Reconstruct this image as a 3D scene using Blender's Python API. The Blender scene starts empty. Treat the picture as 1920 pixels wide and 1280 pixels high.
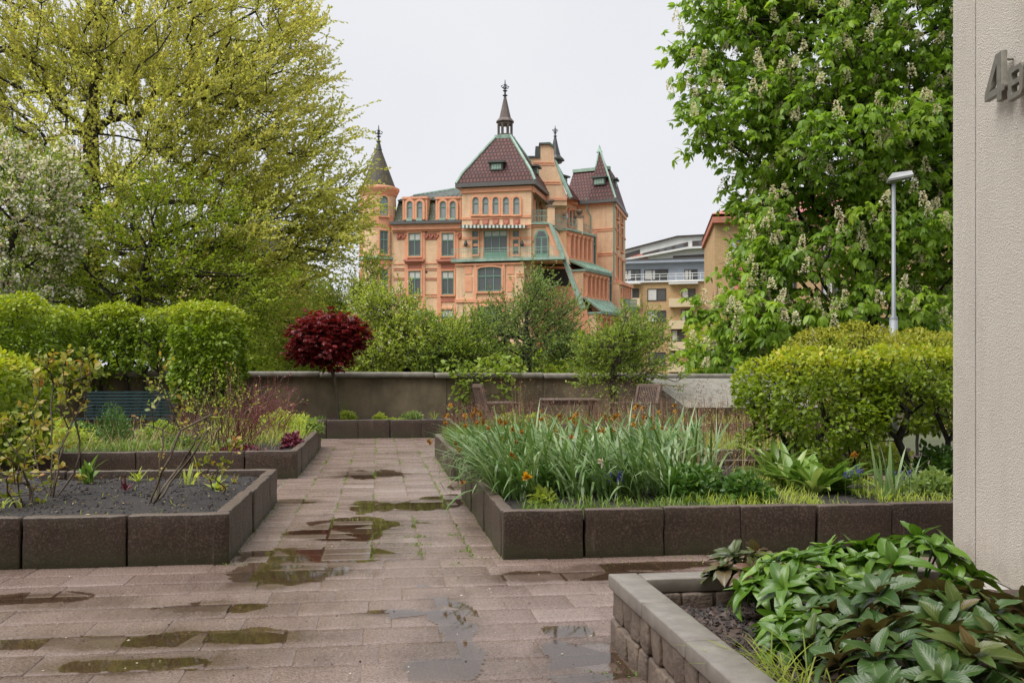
import bpy, bmesh, math, random
import numpy as np
from mathutils import Vector, Matrix, noise
R = math.radians
rng = np.random.default_rng(11)
random.seed(5)
scene = bpy.context.scene
COL = scene.collection
# ------------------------------------------------------------------ camera
H, F, HZ = 1.2, 1867.0, 698.0
YAW = R(7.63)
FW = np.array([math.sin(YAW), math.cos(YAW), 0.0])
RT = np.array([math.cos(YAW), -math.sin(YAW), 0.0])
UP = np.array([0.0, 0.0, 1.0])
CAM = np.array([0.0, 0.0, H])
def P(px, py, D):
    return CAM + D*FW + D*(px-960)/F*RT - D*(py-HZ)/F*UP
def G(px, py, z=0.0):
    return P(px, py, (H-z)*F/(py-HZ))
def V3(p): return Vector((float(p[0]), float(p[1]), float(p[2])))
cd = bpy.data.cameras.new('camera'); cam = bpy.data.objects.new('camera', cd); COL.objects.link(cam)
cd.sensor_width = 36; cd.lens = 36*F/1920; cd.shift_y = (HZ-640)/1920
cd.clip_start = 0.05; cd.clip_end = 3000
cam.location = (0, 0, H); cam.rotation_euler = (R(90), 0, -YAW)
scene.camera = cam

# ------------------------------------------------------------------ object helpers
def tag(o, label=None, cat=None, group=None, kind=None):
    if label: o['label'] = label
    if cat: o['category'] = cat
    if group: o['group'] = group
    if kind: o['kind'] = kind
    return o
def thing(name, label, cat, loc=(0, 0, 0), group=None, rz=0.0):
    o = bpy.data.objects.new(name, None); COL.objects.link(o)
    o.location = [float(v) for v in loc]; o.rotation_euler = (0, 0, rz)
    o.empty_display_size = 0.2
    return tag(o, label, cat, group)
def link(name, me, parent=None, local=False):
    o = bpy.data.objects.new(name, me); COL.objects.link(o)
    if parent is not None:
        o.parent = parent
        if not local and parent.type == 'EMPTY':   # geometry was written in world coordinates
            o.matrix_parent_inverse = Matrix.Translation(parent.location).inverted()
    return o
def copy_tree(o, parent=None):
    c = o.copy(); COL.objects.link(c)
    if parent is not None: c.parent = parent
    for ch in [x for x in o.children]: copy_tree(ch, c)
    return c
def box_uv(me):
    n = len(me.loops)
    if not n: return
    me.calc_loop_triangles()
    uv = me.uv_layers.new(name='UVMap')
    lv = np.empty(n, np.int32); me.loops.foreach_get('vertex_index', lv)
    co = np.empty(len(me.vertices)*3); me.vertices.foreach_get('co', co); co = co.reshape(-1, 3)
    nf = len(me.polygons)
    nr = np.empty(nf*3); me.polygons.foreach_get('normal', nr); nr = nr.reshape(-1, 3)
    tot = np.empty(nf, np.int32); me.polygons.foreach_get('loop_total', tot)
    ln = np.repeat(nr, tot, axis=0); p = co[lv]
    t = np.stack([-ln[:, 1], ln[:, 0], np.zeros(n)], 1)
    L = np.linalg.norm(t, axis=1)
    flat = L < 0.3
    t[flat] = (1, 0, 0); L[flat] = 1; t /= L[:, None]
    v = np.cross(ln, t); v[flat] = (0, 1, 0)
    out = np.stack([(p*t).sum(1), (p*v).sum(1)], 1).astype(np.float32)
    uv.data.foreach_set('uv', out.ravel())
class MB:
    def __init__(s): s.v = []; s.f = []
    def add(s, vs, fs):
        b = len(s.v); s.v += [tuple(float(c) for c in p) for p in vs]; s.f += [tuple(i+b for i in f) for f in fs]
    def prism(s, poly, vec):
        n = len(poly); poly = [np.array(p, float) for p in poly]; vec = np.array(vec, float)
        s.add(poly+[p+vec for p in poly], [tuple(range(n))[::-1], tuple(range(n, 2*n))]+[(i, (i+1) % n, (i+1) % n+n, i+n) for i in range(n)])
    def box(s, c, d, rz=0.0):
        c = np.array(c, float); ca, sa = math.cos(rz), math.sin(rz); vs = []
        for z in (-.5, .5):
            for x, y in ((-.5, -.5), (.5, -.5), (.5, .5), (-.5, .5)):
                X, Y = x*d[0], y*d[1]
                vs.append(c+np.array((X*ca-Y*sa, X*sa+Y*ca, z*d[2])))
        s.add(vs, [(3, 2, 1, 0), (4, 5, 6, 7), (0, 1, 5, 4), (1, 2, 6, 5), (2, 3, 7, 6), (3, 0, 4, 7)])
    def bar(s, a, b, w, h, up=(0, 0, 1)):
        a = np.array(a, float); b = np.array(b, float); d = b-a; L = np.linalg.norm(d); d = d/L
        u = np.array(up, float); sd = np.cross(d, u); sd /= np.linalg.norm(sd); u = np.cross(sd, d)
        q = [a+sd*w/2*i+u*h/2*j for i, j in ((-1, -1), (1, -1), (1, 1), (-1, 1))]
        s.prism(q, d*L)
    def tube(s, pts, rad, n=6, cap=True):
        pts = [np.array(p, float) for p in pts]; m = len(pts)
        if np.isscalar(rad): rad = [rad]*m
        vs = []; ref = np.array((0.31, 0.17, 0.93))
        for i in range(m):
            d = pts[min(i+1, m-1)]-pts[max(i-1, 0)]; d = d/(np.linalg.norm(d)+1e-9)
            a = np.cross(d, ref); l = np.linalg.norm(a)
            if l < 0.05: a = np.cross(d, (1, 0, 0)); l = np.linalg.norm(a)
            a /= l; b = np.cross(d, a)
            for k in range(n):
                t = 2*math.pi*k/n; vs.append(pts[i]+rad[i]*(math.cos(t)*a+math.sin(t)*b))
        fs = [(i*n+k, i*n+(k+1) % n, (i+1)*n+(k+1) % n, (i+1)*n+k) for i in range(m-1) for k in range(n)]
        if cap: fs += [tuple(range(n))[::-1], tuple(range((m-1)*n, m*n))]
        s.add(vs, fs)
    def lathe(s, c, prof, n=16, a0=0.0):
        c = np.array(c, float); m = len(prof)
        vs = [c+np.array((r*math.cos(a0+2*math.pi*k/n), r*math.sin(a0+2*math.pi*k/n), z)) for r, z in prof for k in range(n)]
        fs = [(i*n+k, i*n+(k+1) % n, (i+1)*n+(k+1) % n, (i+1)*n+k) for i in range(m-1) for k in range(n)]
        fs += [tuple(range(n))[::-1], tuple(range((m-1)*n, m*n))]
        s.add(vs, fs)
    def rbox(s, c, d, rz=0.0, r=0.02, n=5, amp=0.0, seed=0.0, freq=6.0):
        "rounded, slightly rough block"
        key = {}; vs = []; fs = []
        c = np.array(c, float); ca, sa = math.cos(rz), math.sin(rz); hd = np.array(d)/2
        def samples(L):
            k = max(2, min(9, int(L/0.09)+2)); inner = np.linspace(-L/2+r, L/2-r, k)
            return [-L/2]+list(inner)+[L/2]
        S = [samples(L) for L in d]
        def vert(p):
            k = tuple(int(round(x*1e5)) for x in p)
            if k in key: return key[k]
            q = np.clip(p, -(hd-r), hd-r); o = np.array(p)-q; l = np.linalg.norm(o)
            p2 = q+o/l*r if l > 1e-9 else np.array(p)
            w = np.array((p2[0]*ca-p2[1]*sa, p2[0]*sa+p2[1]*ca, p2[2]))+c
            if amp:
                nv = noise.noise_vector(Vector(w*freq)+Vector((seed, seed*.7, 0))); w = w+np.array(nv)*amp
            key[k] = len(vs); vs.append(w); return key[k]
        for ax in range(3):
            a, b = (ax+1) % 3, (ax+2) % 3
            for sg in (-1, 1):
                for i in range(len(S[a])-1):
                    for j in range(len(S[b])-1):
                        q = []
                        for ii, jj in ((i, j), (i+1, j), (i+1, j+1), (i, j+1)):
                            p = [0, 0, 0]; p[ax] = sg*hd[ax]; p[a] = S[a][ii]; p[b] = S[b][jj]; q.append(vert(p))
                        if sg < 0: q = q[::-1]
                        if len(set(q)) == 4: fs.append(tuple(q))
        s.add(vs, fs)
    def build(s, name, mat, parent=None, smooth=False, local=False):
        me = bpy.data.meshes.new(name); me.from_pydata(s.v, [], s.f); me.update()
        bm = bmesh.new(); bm.from_mesh(me); bmesh.ops.recalc_face_normals(bm, faces=bm.faces); bm.to_mesh(me); bm.free()
        if smooth: me.polygons.foreach_set('use_smooth', [True]*len(me.polygons))
        box_uv(me); me.materials.append(mat)
        return link(name, me, parent, local)
def mesh_np(name, V, Q, mat, rnd=None, parent=None, smooth=False, attrs=None, uv=None, local=False):
    "fast all-quad mesh"
    V = np.asarray(V, np.float32); Q = np.asarray(Q, np.int32)
    me = bpy.data.meshes.new(name); nq, k = Q.shape
    me.vertices.add(len(V)); me.vertices.foreach_set('co', V.ravel())
    me.loops.add(nq*k); me.loops.foreach_set('vertex_index', Q.ravel())
    me.polygons.add(nq); me.polygons.foreach_set('loop_start', np.arange(0, nq*k, k, dtype=np.int32))
    me.update(calc_edges=True)
    if smooth: me.polygons.foreach_set('use_smooth', np.ones(nq, bool))
    al = dict(attrs or {})
    if rnd is not None: al['rnd'] = rnd
    for kx, vals in al.items():
        a = me.attributes.new(kx, 'FLOAT', 'POINT'); a.data.foreach_set('value', np.asarray(vals, np.float32))
    if uv is not None:
        u = me.uv_layers.new(name='UVMap'); u.data.foreach_set('uv', np.asarray(uv, np.float32)[Q.ravel()].ravel())
    me.materials.append(mat)
    return link(name, me, parent, local)

# ------------------------------------------------------------------ materials
MATS = {}
class NT:
    def __init__(s, name):
        s.m = bpy.data.materials.new(name); s.m.use_nodes = True; s.t = s.m.node_tree; s.t.nodes.clear()
        s.out = s.t.nodes.new('ShaderNodeOutputMaterial')
    def n(s, typ, **kw):
        x = s.t.nodes.new('ShaderNode'+typ)
        for k, v in kw.items():
            if k in x.bl_rna.properties and k not in x.inputs: setattr(x, k, v)
            else:
                i = x.inputs[k.replace('_', ' ')] if not k.startswith('i') or not k[1:].isdigit() else x.inputs[int(k[1:])]
                if hasattr(v, 'is_linked') or isinstance(v, bpy.types.NodeSocket): s.t.links.new(v, i)
                else: i.default_value = v
        return x
    def mix(s, fac, a, b, mode='MIX'):
        x = s.t.nodes.new('ShaderNodeMix'); x.data_type = 'RGBA'; x.blend_type = mode
        for i, v in ((0, fac), (6, a), (7, b)):
            if isinstance(v, bpy.types.NodeSocket): s.t.links.new(v, x.inputs[i])
            else: x.inputs[i].default_value = v if i == 0 else (*v[:3], 1)
        return x.outputs[2]
    def math(s, op, a, b=0.0, clamp=False):
        x = s.t.nodes.new('ShaderNodeMath'); x.operation = op; x.use_clamp = clamp
        for i, v in ((0, a), (1, b)):
            if isinstance(v, bpy.types.NodeSocket): s.t.links.new(v, x.inputs[i])
            else: x.inputs[i].default_value = v
        return x.outputs[0]
    def ramp(s, fac, stops):
        x = s.t.nodes.new('ShaderNodeValToRGB'); s.t.links.new(fac, x.inputs[0]); e = x.color_ramp.elements
        while len(e) < len(stops): e.new(0.5)
        for el, (p, c) in zip(e, stops):
            el.position = p; el.color = (*c, 1) if len(c) == 3 else c
        return x.outputs[0]
    def noise(s, vec, scale, detail=4, rough=.6):
        x = s.n('TexNoise', Scale=scale, Detail=detail, Roughness=rough)
        if vec is not None: s.t.links.new(vec, x.inputs['Vector'])
        return x.outputs[0]
    def coord(s, which='Object'): return s.n('TexCoord').outputs[which]
    def scaled(s, vec, sc):
        return s.n('Mapping', Vector=vec, Scale=sc).outputs[0]
    def bump(s, h, strength=.3, dist=.01, normal=None):
        x = s.n('Bump', Height=h, Strength=strength, Distance=dist)
        if normal is not None: s.t.links.new(normal, x.inputs['Normal'])
        return x.outputs[0]
    def done(s, bsdf):
        s.t.links.new(bsdf, s.out.inputs['Surface']); return s.m
def pbr(nt, color, rough=.6, normal=None, metal=0.0, spec=.5, coat=0.0):
    b = nt.t.nodes.new('ShaderNodeBsdfPrincipled')
    for k, v in (('Base Color', color), ('Roughness', rough), ('Normal', normal), ('Metallic', metal), ('Specular IOR Level', spec), ('Coat Weight', coat)):
        if v is None: continue
        if isinstance(v, bpy.types.NodeSocket): nt.t.links.new(v, b.inputs[k])
        else: b.inputs[k].default_value = (*v, 1) if k == 'Base Color' else v
    return b.outputs[0]
def plain(name, c1, c2=None, rough=.6, scale=6.0, bump=.2, bscale=40., bdist=.004, metal=0., spec=.5, stain=None):
    nt = NT(name); co = nt.coord()
    c2 = c2 or tuple(x*.7 for x in c1)
    n1 = nt.noise(co, scale, 6, .65)
    col = nt.mix(nt.ramp(n1, [(.35, (0, 0, 0)), (.68, (1, 1, 1))]), c1, c2)
    if stain:
        n3 = nt.noise(nt.scaled(co, (1.2, 1.2, .25)), scale*.5, 5, .7)
        col = nt.mix(nt.ramp(n3, [(.5, (0, 0, 0)), (.7, (.8, .8, .8))]), col, stain)
    nb = nt.noise(co, bscale, 4, .6)
    return nt.done(pbr(nt, col, rough, nt.bump(nb, bump, bdist), metal, spec))
def leafmat(name, stops, rough=.42, trans=.35, spec=.5, vein=False, back=None):
    "stops: colours from the per-leaf random value"
    nt = NT(name); a = nt.n('Attribute', attribute_name='rnd').outputs['Fac']
    col = nt.ramp(a, [(p, c) for p, c in stops])
    co = nt.coord(); n = nt.noise(co, 9., 3, .6)
    col = nt.mix(nt.math('MULTIPLY', n, .35), col, nt.mix(1., col, (.45, .5, .4), 'MULTIPLY'))
    nrm = None
    if vein:
        uv = nt.coord('UV'); sx = nt.n('SeparateXYZ', Vector=uv)
        ax = nt.math('ABSOLUTE', nt.math('SUBTRACT', sx.outputs[0], .5))
        rib = nt.math('LESS_THAN', ax, .035)
        w = nt.n('TexWave', Scale=3.2, Distortion=0.6, Vector=nt.n('CombineXYZ', X=nt.math('SUBTRACT', sx.outputs[1], nt.math('MULTIPLY', ax, .55))).outputs[0]).outputs[1]
        col = nt.mix(nt.math('MULTIPLY', rib, .5), col, nt.mix(.5, col, (.35, .42, .18)))
        nrm = nt.bump(w, .12, .003)
    if back:
        col = nt.mix(nt.n('NewGeometry').outputs['Backfacing'], col, back)
    p = pbr(nt, col, rough, nrm, 0, spec)
    tr = nt.n('BsdfTranslucent', Color=nt.mix(1., col, (1.25, 1.25, .8), 'MULTIPLY'))
    ms = nt.n('MixShader', Fac=trans); nt.t.links.new(p, ms.inputs[1]); nt.t.links.new(tr.outputs[0], ms.inputs[2])
    return nt.done(ms.outputs[0])
def brickmat(name, c1, c2, mortar, bw=.25, bh=.08, rough=.8, m=.012, var=.5, stain=None, bump=.4, spec=.4):
    nt = NT(name); uv = nt.coord('UV')
    b = nt.n('TexBrick', Vector=uv, Scale=1.0, Mortar_Size=m, Brick_Width=bw, Row_Height=bh, Color1=(*c1, 1), Color2=(*c2, 1), Mortar=(*mortar, 1), Bias=0.0)
    col = b.outputs[0]; co = nt.coord()
    n = nt.noise(co, .9, 6, .65)
    col = nt.mix(nt.math('MULTIPLY', nt.ramp(n, [(.35, (0, 0, 0)), (.7, (1, 1, 1))]), var), col, nt.mix(1., col, (.68, .66, .64), 'MULTIPLY'))
    if stain:
        n3 = nt.noise(nt.scaled(co, (2.2, 2.2, .16)), 1.2, 6, .75)
        col = nt.mix(nt.ramp(n3, [(.50, (0, 0, 0)), (.68, (.75, .75, .75))]), col, stain)
    return nt.done(pbr(nt, col, rough, nt.bump(b.outputs[1], -bump, .01), 0, spec))
def glassmat(name, c, rough=.06):
    nt = NT(name); co = nt.coord(); n = nt.noise(co, .8, 3)
    return nt.done(pbr(nt, nt.mix(nt.math('MULTIPLY', n, .8), c, tuple(x*.5 for x in c)), rough, None, 0, .6))

# ------------------------------------------------------------------ foliage helpers
def unit(v): v = np.asarray(v, float); return v/(np.linalg.norm(v, axis=-1, keepdims=True)+1e-9)
def scatter(T, TF, pos, fwd, up, scale, wscale=None):
    pos = np.asarray(pos, float); N = len(pos); y = unit(fwd); z = np.asarray(up, float)
    x = unit(np.cross(y, z)); z = np.cross(x, y)
    sc = np.broadcast_to(np.asarray(scale, float), (N,))[:, None, None]; T = np.asarray(T, float)
    ws = 1.0 if wscale is None else np.broadcast_to(np.asarray(wscale, float), (N,))[:, None, None]
    V = pos[:, None]+sc*(T[None, :, 0:1]*ws*x[:, None]+T[None, :, 1:2]*y[:, None]+T[None, :, 2:3]*z[:, None])
    k = len(T); Q = (np.asarray(TF)[None]+(np.arange(N)*k)[:, None, None]).reshape(-1, len(TF[0]))
    return V.reshape(-1, 3), Q, k
def kite(w=.5, fold=.12, mid=.42):
    return np.array([(0, 0, 0), (w/2, mid, fold), (0, 1, -.06), (-w/2, mid, fold)]), [(0, 1, 2, 3)]
def leaf2(w=.5, fold=.1, droop=.15):
    T = np.array([(0, 0, 0), (w*.42, .3, fold), (w*.46, .62, fold*.6-droop*.4), (0, 1, -droop), (-w*.46, .62, fold*.6-droop*.4), (-w*.42, .3, fold), (0, .33, 0), (0, .66, -droop*.45)])
    return T, [(0, 1, 7-1, 5), (1, 2, 7, 6), (6, 7, 4, 5), (7, 2, 3, 4)]
def leafgrid(w=.35, fold=.1, curl=.5, nu=4, nv=7, wave=.02, peak=.8, seed=0, serr=0.0):
    r = np.random.default_rng(seed); V = []; UV = []
    for j in range(nv+1):
        t = j/nv; ww = w*(math.sin(math.pi*min(1, max(0, t))**peak)**.75 if 0 < t < 1 else 0.0)*.5+.006
        a = curl*t; y = math.sin(a)/max(curl, 1e-3) if curl else t; z = -(1-math.cos(a))/max(curl, 1e-3)
        if serr and j % 2: ww *= 1-serr
        for i in range(nu+1):
            s = 2*i/nu-1
            V.append((s*ww, y, z+abs(s)*ww*fold*4+wave*math.sin(t*11+s*3+seed)*abs(s))); UV.append((i/nu, t))
    Q = [(j*(nu+1)+i, j*(nu+1)+i+1, (j+1)*(nu+1)+i+1, (j+1)*(nu+1)+i) for j in range(nv) for i in range(nu)]
    return np.array(V), Q, np.array(UV)
class Leaves:
    def __init__(s): s.V = []; s.Q = []; s.r = []; s.uv = []; s.n = 0
    def put(s, T, TF, pos, fwd, up, scale, rnd, wscale=None, uv=None):
        if len(pos) == 0: return
        V, Q, k = scatter(T, TF, pos, fwd, up, scale, wscale)
        s.V.append(V); s.Q.append(Q+s.n); s.n += len(V); s.r.append(np.repeat(rnd, k))
        if uv is not None: s.uv.append(np.tile(uv, (len(pos), 1)))
    def raw(s, V, Q, r):
        s.V.append(V); s.Q.append(Q+s.n); s.n += len(V); s.r.append(r)
    def build(s, name, mat, parent=None, smooth=False):
        return mesh_np(name, np.concatenate(s.V), np.concatenate(s.Q), mat, np.concatenate(s.r), parent, smooth, uv=np.concatenate(s.uv) if s.uv else None)
def blades(base, az, lean, curl, length, width, seg=5, taper=1.0, fold=0.0, kink=None):
    "vectorised strips that bend over; az = compass angle of the lean"
    base = np.asarray(base, float); N = len(base)
    az, lean, curl, length, width = [np.broadcast_to(np.asarray(q, float), (N,)) for q in (az, lean, curl, length, width)]
    d = np.stack([np.cos(az), np.sin(az), np.zeros(N)], 1); sd = np.stack([-np.sin(az), np.cos(az), np.zeros(N)], 1)
    p = base.copy(); rows = []
    for j in range(seg+1):
        t = j/seg
        w = width*(np.minimum(1, .55+t*1.5) if t < .6 else np.maximum(.04, (1-((t-.6)/.4)**1.6)) if taper else 1)
        rows.append((p-sd*w[:, None]/2, p+sd*w[:, None]/2))
        th = lean+curl*(t+.5/seg)**1.4
        if kink is not None: th = th+np.where(t >= kink, 1.3, 0)
        p = p+(length/seg)[:, None]*(np.sin(th)[:, None]*d+np.cos(th)[:, None]*UP)
    V = np.stack([np.stack(r, 1) for r in rows], 1).reshape(N, -1, 3)
    k = 2*(seg+1); q = np.array([(2*j, 2*j+1, 2*j+3, 2*j+2) for j in range(seg)])
    Q = (q[None]+(np.arange(N)*k)[:, None, None]).reshape(-1, 4)
    return V.reshape(-1, 3), Q, k, p
def lobes_sample(lobes, n, r, shell=.45):
    "points inside ellipsoids given by picture position, radii in px, distance and depth radius"
    vol = np.array([a[2]*a[3] for a in lobes], float); idx = r.choice(len(lobes), n, p=vol/vol.sum()); out = []
    for i in idx:
        px, py, rx, ry, D, rd = lobes[i]
        v = r.normal(size=3); v /= np.linalg.norm(v); q = v*(shell+(1-shell)*r.random())**.6 if r.random() < .75 else v*r.random()**(1/3)
        out.append(P(px+q[0]*rx, py+q[1]*ry, D)+FW*q[2]*rd)
    return np.array(out)
def grow(trunk, att, r, seg=.5, pathw=.45, tip=.008, expo=2.4, sag=.0, wob=.06):
    "branch skeleton: every attractor hooks on to the cheapest existing node"
    nodes = [np.array(p, float) for p in trunk]; par = [-1]+list(range(len(trunk)-1)); pl = [0.0]
    for i in range(1, len(nodes)): pl.append(pl[-1]+np.linalg.norm(nodes[i]-nodes[i-1])*.25)
    cap = 12000; A = np.zeros((cap, 3)); L = np.zeros(cap); n = len(nodes); A[:n] = nodes; L[:n] = pl
    order = np.argsort([min(np.linalg.norm(a-q) for q in nodes) for a in att]); ends = []
    first = max(1, len(trunk)//4)
    for k in order:
        a = att[k]; dd = np.linalg.norm(A[first:n]-a, axis=1); below = np.maximum(0, A[first:n, 2]-a[2])
        j = int(np.argmin(dd+pathw*L[first:n]+below*.5))+first
        d = a-A[j]; dist = np.linalg.norm(d); m = max(1, int(dist/seg)); prev = j
        for i in range(1, m+1):
            t = i/m; q = A[j]+d*t+UP*(-sag*dist*math.sin(math.pi*t)*.3)
            if i < m: q = q+r.normal(size=3)*wob*dist/m**.5
            if n >= cap: break
            A[n] = q; L[n] = L[prev]+dist/m; par.append(prev); prev = n; n += 1
        ends.append(prev)
    A = A[:n]; par = np.array(par); rad = np.zeros(n); acc = np.zeros(n); cnt = np.zeros(n, int)
    for i in range(n-1, -1, -1):
        if cnt[i] == 0: acc[i] = tip**expo
        rad[i] = acc[i]**(1/expo)
        if par[i] >= 0: acc[par[i]] += acc[i]; cnt[par[i]] += 1
    return A, par, rad, ends
def skeleton_mesh(mb, A, par, rad, trunk_r=None, rmax=1.0, sides=6, ground=None):
    n = len(A); kids = [[] for _ in range(n)]
    for i in range(n):
        if par[i] >= 0: kids[par[i]].append(i)
    sc = (trunk_r/rad[0]) if trunk_r else 1.0
    rr = np.minimum(rad*(1+(sc-1)*np.clip((rad/rad[0]), 0, 1)**.6), rmax)
    stack = [(0, None)]
    while stack:
        s0, pre = stack.pop(); pts = [] if pre is None else [A[pre]]; rs = [] if pre is None else [min(rr[pre], rr[s0]*1.25)]
        i = s0
        while True:
            pts.append(A[i]); rs.append(rr[i])
            if not kids[i]: break
            ks = sorted(kids[i], key=lambda q: -rad[q]); stack += [(q, i) for q in ks[1:]]; i = ks[0]
        if len(pts) > 1: mb.tube(pts, rs, sides if rs[0] > .04 else 4 if rs[0] > .015 else 3, cap=rs[0] > .03)
def twigs(ends_pts, center, r, n_tw=4, length=.6, up=.25, spread=.7, jitter=.1, out=1.0):
    "twig base, direction, length"
    base = np.repeat(ends_pts, n_tw, axis=0)+r.normal(size=(len(ends_pts)*n_tw, 3))*jitter
    o = base-center; o[:, 2] *= .5; d = unit(o)*out+r.normal(size=o.shape)*spread; d[:, 2] += up
    return base, unit(d), length*(.6+.8*r.random(len(base)))
def twig_leaves(lv, T, TF, base, d, L, r, per=10, size=.06, ang=.8, flat=.6, droop=.0, cl=None, clw=.5, wv=.35, start=.15):
    N = len(base); t = start+(1-start)*(np.tile(np.arange(per), N)+r.random(N*per)*.7)/per
    b = np.repeat(base, per, 0); dd = np.repeat(d, per, 0); LL = np.repeat(L, per)
    pos = b+dd*(t*LL)[:, None]; pos[:, 2] -= droop*(t*LL)**2
    nrm = unit(np.array([0, 0, 1.])*flat+r.normal(size=pos.shape)*(1-flat)*1.2)
    side = unit(np.cross(dd, nrm)); sg = np.where(np.tile(np.arange(per), N) % 2, 1, -1)[:, None]
    f = unit(dd*math.cos(ang)+side*sg*math.sin(ang)+r.normal(size=pos.shape)*.25)
    f[:, 2] -= droop*.5
    c = (r.random(N) if cl is None else cl); rv = np.clip(np.repeat(c, per)*clw+r.random(N*per)*(1-clw), 0, 1)
    lv.put(T, TF, pos, f, nrm, size*(1-wv+2*wv*r.random(N*per)), rv)
def twig_mesh(mb, base, d, L, rad=.006, droop=0.0):
    for b, q, l in zip(base, d, L):
        mb.tube([b, b+q*l*.5-UP*droop*(l*.5)**2, b+q*l-UP*droop*l*l], [rad, rad*.75, rad*.4], 3, cap=False)
# ------------------------------------------------------------------ light, sky
EXPO, SKYS, SUNS = 1.66, 0.06, 1.5
SUN_EL, SUN_AZ = 63.0, 245.0     # the soft sun stands high to the left behind the viewer
w = bpy.data.worlds.new('World'); scene.world = w; w.use_nodes = True
nt = w.node_tree; nt.nodes.clear()
sky = nt.nodes.new('ShaderNodeTexSky'); sky.sky_type = 'NISHITA'; sky.sun_disc = False
sky.sun_elevation = R(SUN_EL); sky.sun_rotation = R(SUN_AZ); sky.air_density = 1.0; sky.dust_density = 3.0
hs = nt.nodes.new('ShaderNodeHueSaturation'); hs.inputs['Saturation'].default_value = .12; nt.links.new(sky.outputs[0], hs.inputs['Color'])
tc = nt.nodes.new('ShaderNodeTexCoord'); nz = nt.nodes.new('ShaderNodeTexNoise'); nz.inputs['Scale'].default_value = 1.6; nz.inputs['Detail'].default_value = 5
nt.links.new(tc.outputs['Generated'], nz.inputs['Vector'])
cr = nt.nodes.new('ShaderNodeValToRGB'); nt.links.new(nz.outputs[0], cr.inputs[0])
cr.color_ramp.elements[0].position = .3; cr.color_ramp.elements[0].color = (.86, .875, .905, 1)
cr.color_ramp.elements[1].position = .7; cr.color_ramp.elements[1].color = (1, 1, 1.01, 1)
cl = nt.nodes.new('ShaderNodeMix'); cl.data_type = 'RGBA'; cl.blend_type = 'MULTIPLY'; cl.inputs[0].default_value = 1
cl.inputs[6].default_value = (4.7, 4.75, 4.9, 1); nt.links.new(cr.outputs[0], cl.inputs[7])
mx = nt.nodes.new('ShaderNodeMix'); mx.data_type = 'RGBA'; mx.inputs[0].default_value = .85
nt.links.new(hs.outputs[0], mx.inputs[6]); nt.links.new(cl.outputs[2], mx.inputs[7])
bg = nt.nodes.new('ShaderNodeBackground'); bg.inputs['Strength'].default_value = SKYS; nt.links.new(mx.outputs[2], bg.inputs['Color'])
ow = nt.nodes.new('ShaderNodeOutputWorld'); nt.links.new(bg.outputs[0], ow.inputs['Surface'])
sd = bpy.data.lights.new('sun', 'SUN'); sd.energy = SUNS; sd.angle = R(60); sd.color = (1, .965, .91)
so = bpy.data.objects.new('sun', sd); COL.objects.link(so)
az = R(SUN_AZ); dirn = Vector((-math.sin(az)*math.cos(R(SUN_EL)), -math.cos(az)*math.cos(R(SUN_EL)), -math.sin(R(SUN_EL))))
so.rotation_euler = dirn.to_track_quat('-Z', 'Y').to_euler()
scene.view_settings.view_transform = 'Standard'; scene.view_settings.look = 'None'
scene.view_settings.exposure = EXPO; scene.view_settings.gamma = 1
scene.cycles.max_bounces = 6; scene.cycles.diffuse_bounces = 3; scene.cycles.glossy_bounces = 3
scene.cycles.transmission_bounces = 4; scene.cycles.transparent_max_bounces = 8
scene.cycles.caustics_reflective = False; scene.cycles.caustics_refractive = False
scene.cycles.use_denoising = True

# ------------------------------------------------------------------ materials
M = {}
def kerbmat():
    nt = NT('kerb_concrete'); co = nt.coord(); a = nt.noise(co, 2.6, 6, .7); g = nt.noise(co, 75., 3, .85); g2 = nt.noise(nt.scaled(co, (1, 1, 2.2)), 28., 5, .75)
    col = nt.mix(nt.ramp(a, [(.35, (0, 0, 0)), (.68, (1, 1, 1))]), (.052, .034, .025), (.026, .0175, .013))
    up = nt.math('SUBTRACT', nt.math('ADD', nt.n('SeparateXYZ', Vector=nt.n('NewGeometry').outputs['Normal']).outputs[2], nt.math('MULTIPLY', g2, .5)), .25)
    col = nt.mix(nt.ramp(up, [(.45, (0, 0, 0)), (.85, (1, 1, 1))]), col, nt.mix(a, (.125, .088, .072), (.085, .062, .05)))  # upward faces coloured lighter, standing in for sky light on the kerb tops
    col = nt.mix(nt.ramp(g, [(.50, (0, 0, 0)), (.68, (.8, .8, .8))]), col, (.17, .125, .10))
    col = nt.mix(nt.ramp(g, [(.26, (.8, .8, .8)), (.42, (0, 0, 0))]), col, (.022, .016, .013))
    m = nt.noise(nt.scaled(co, (1.3, 1.3, .5)), 1.9, 5, .75); col = nt.mix(nt.ramp(m, [(.55, (0, 0, 0)), (.72, (.6, .6, .6))]), col, (.045, .045, .02))
    z = nt.n('SeparateXYZ', Vector=co).outputs[2]; sp = nt.math('SUBTRACT', nt.math('MULTIPLY', nt.noise(nt.scaled(co, (1, 1, .5)), 9., 5, .8), .34), z)
    col = nt.mix(nt.ramp(sp, [(.0, (0, 0, 0)), (.16, (.75, .75, .75))]), col, (.038, .042, .018))
    lm = nt.noise(nt.scaled(co, (7, 7, .5)), 1.7, 5, .8); col = nt.mix(nt.ramp(lm, [(.60, (0, 0, 0)), (.72, (.5, .5, .5))]), col, (.19, .16, .135))
    h = nt.math('ADD', nt.math('MULTIPLY', g, .7), g2)
    return nt.done(pbr(nt, col, nt.ramp(g2, [(.3, (.30, .30, .30)), (.7, (.58, .58, .58))]), nt.bump(h, .35, .010), 0, .45))
M['soil'] = plain('soil', (.033, .027, .027), (.012, .010, .0105), .85, 14, .6, 70, .012)
M['clod'] = plain('clod', (.045, .035, .033), (.014, .012, .012), .7, 20)
M['mulch'] = plain('mulch', (.10, .06, .045), (.025, .018, .016), .6, 30)
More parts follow.
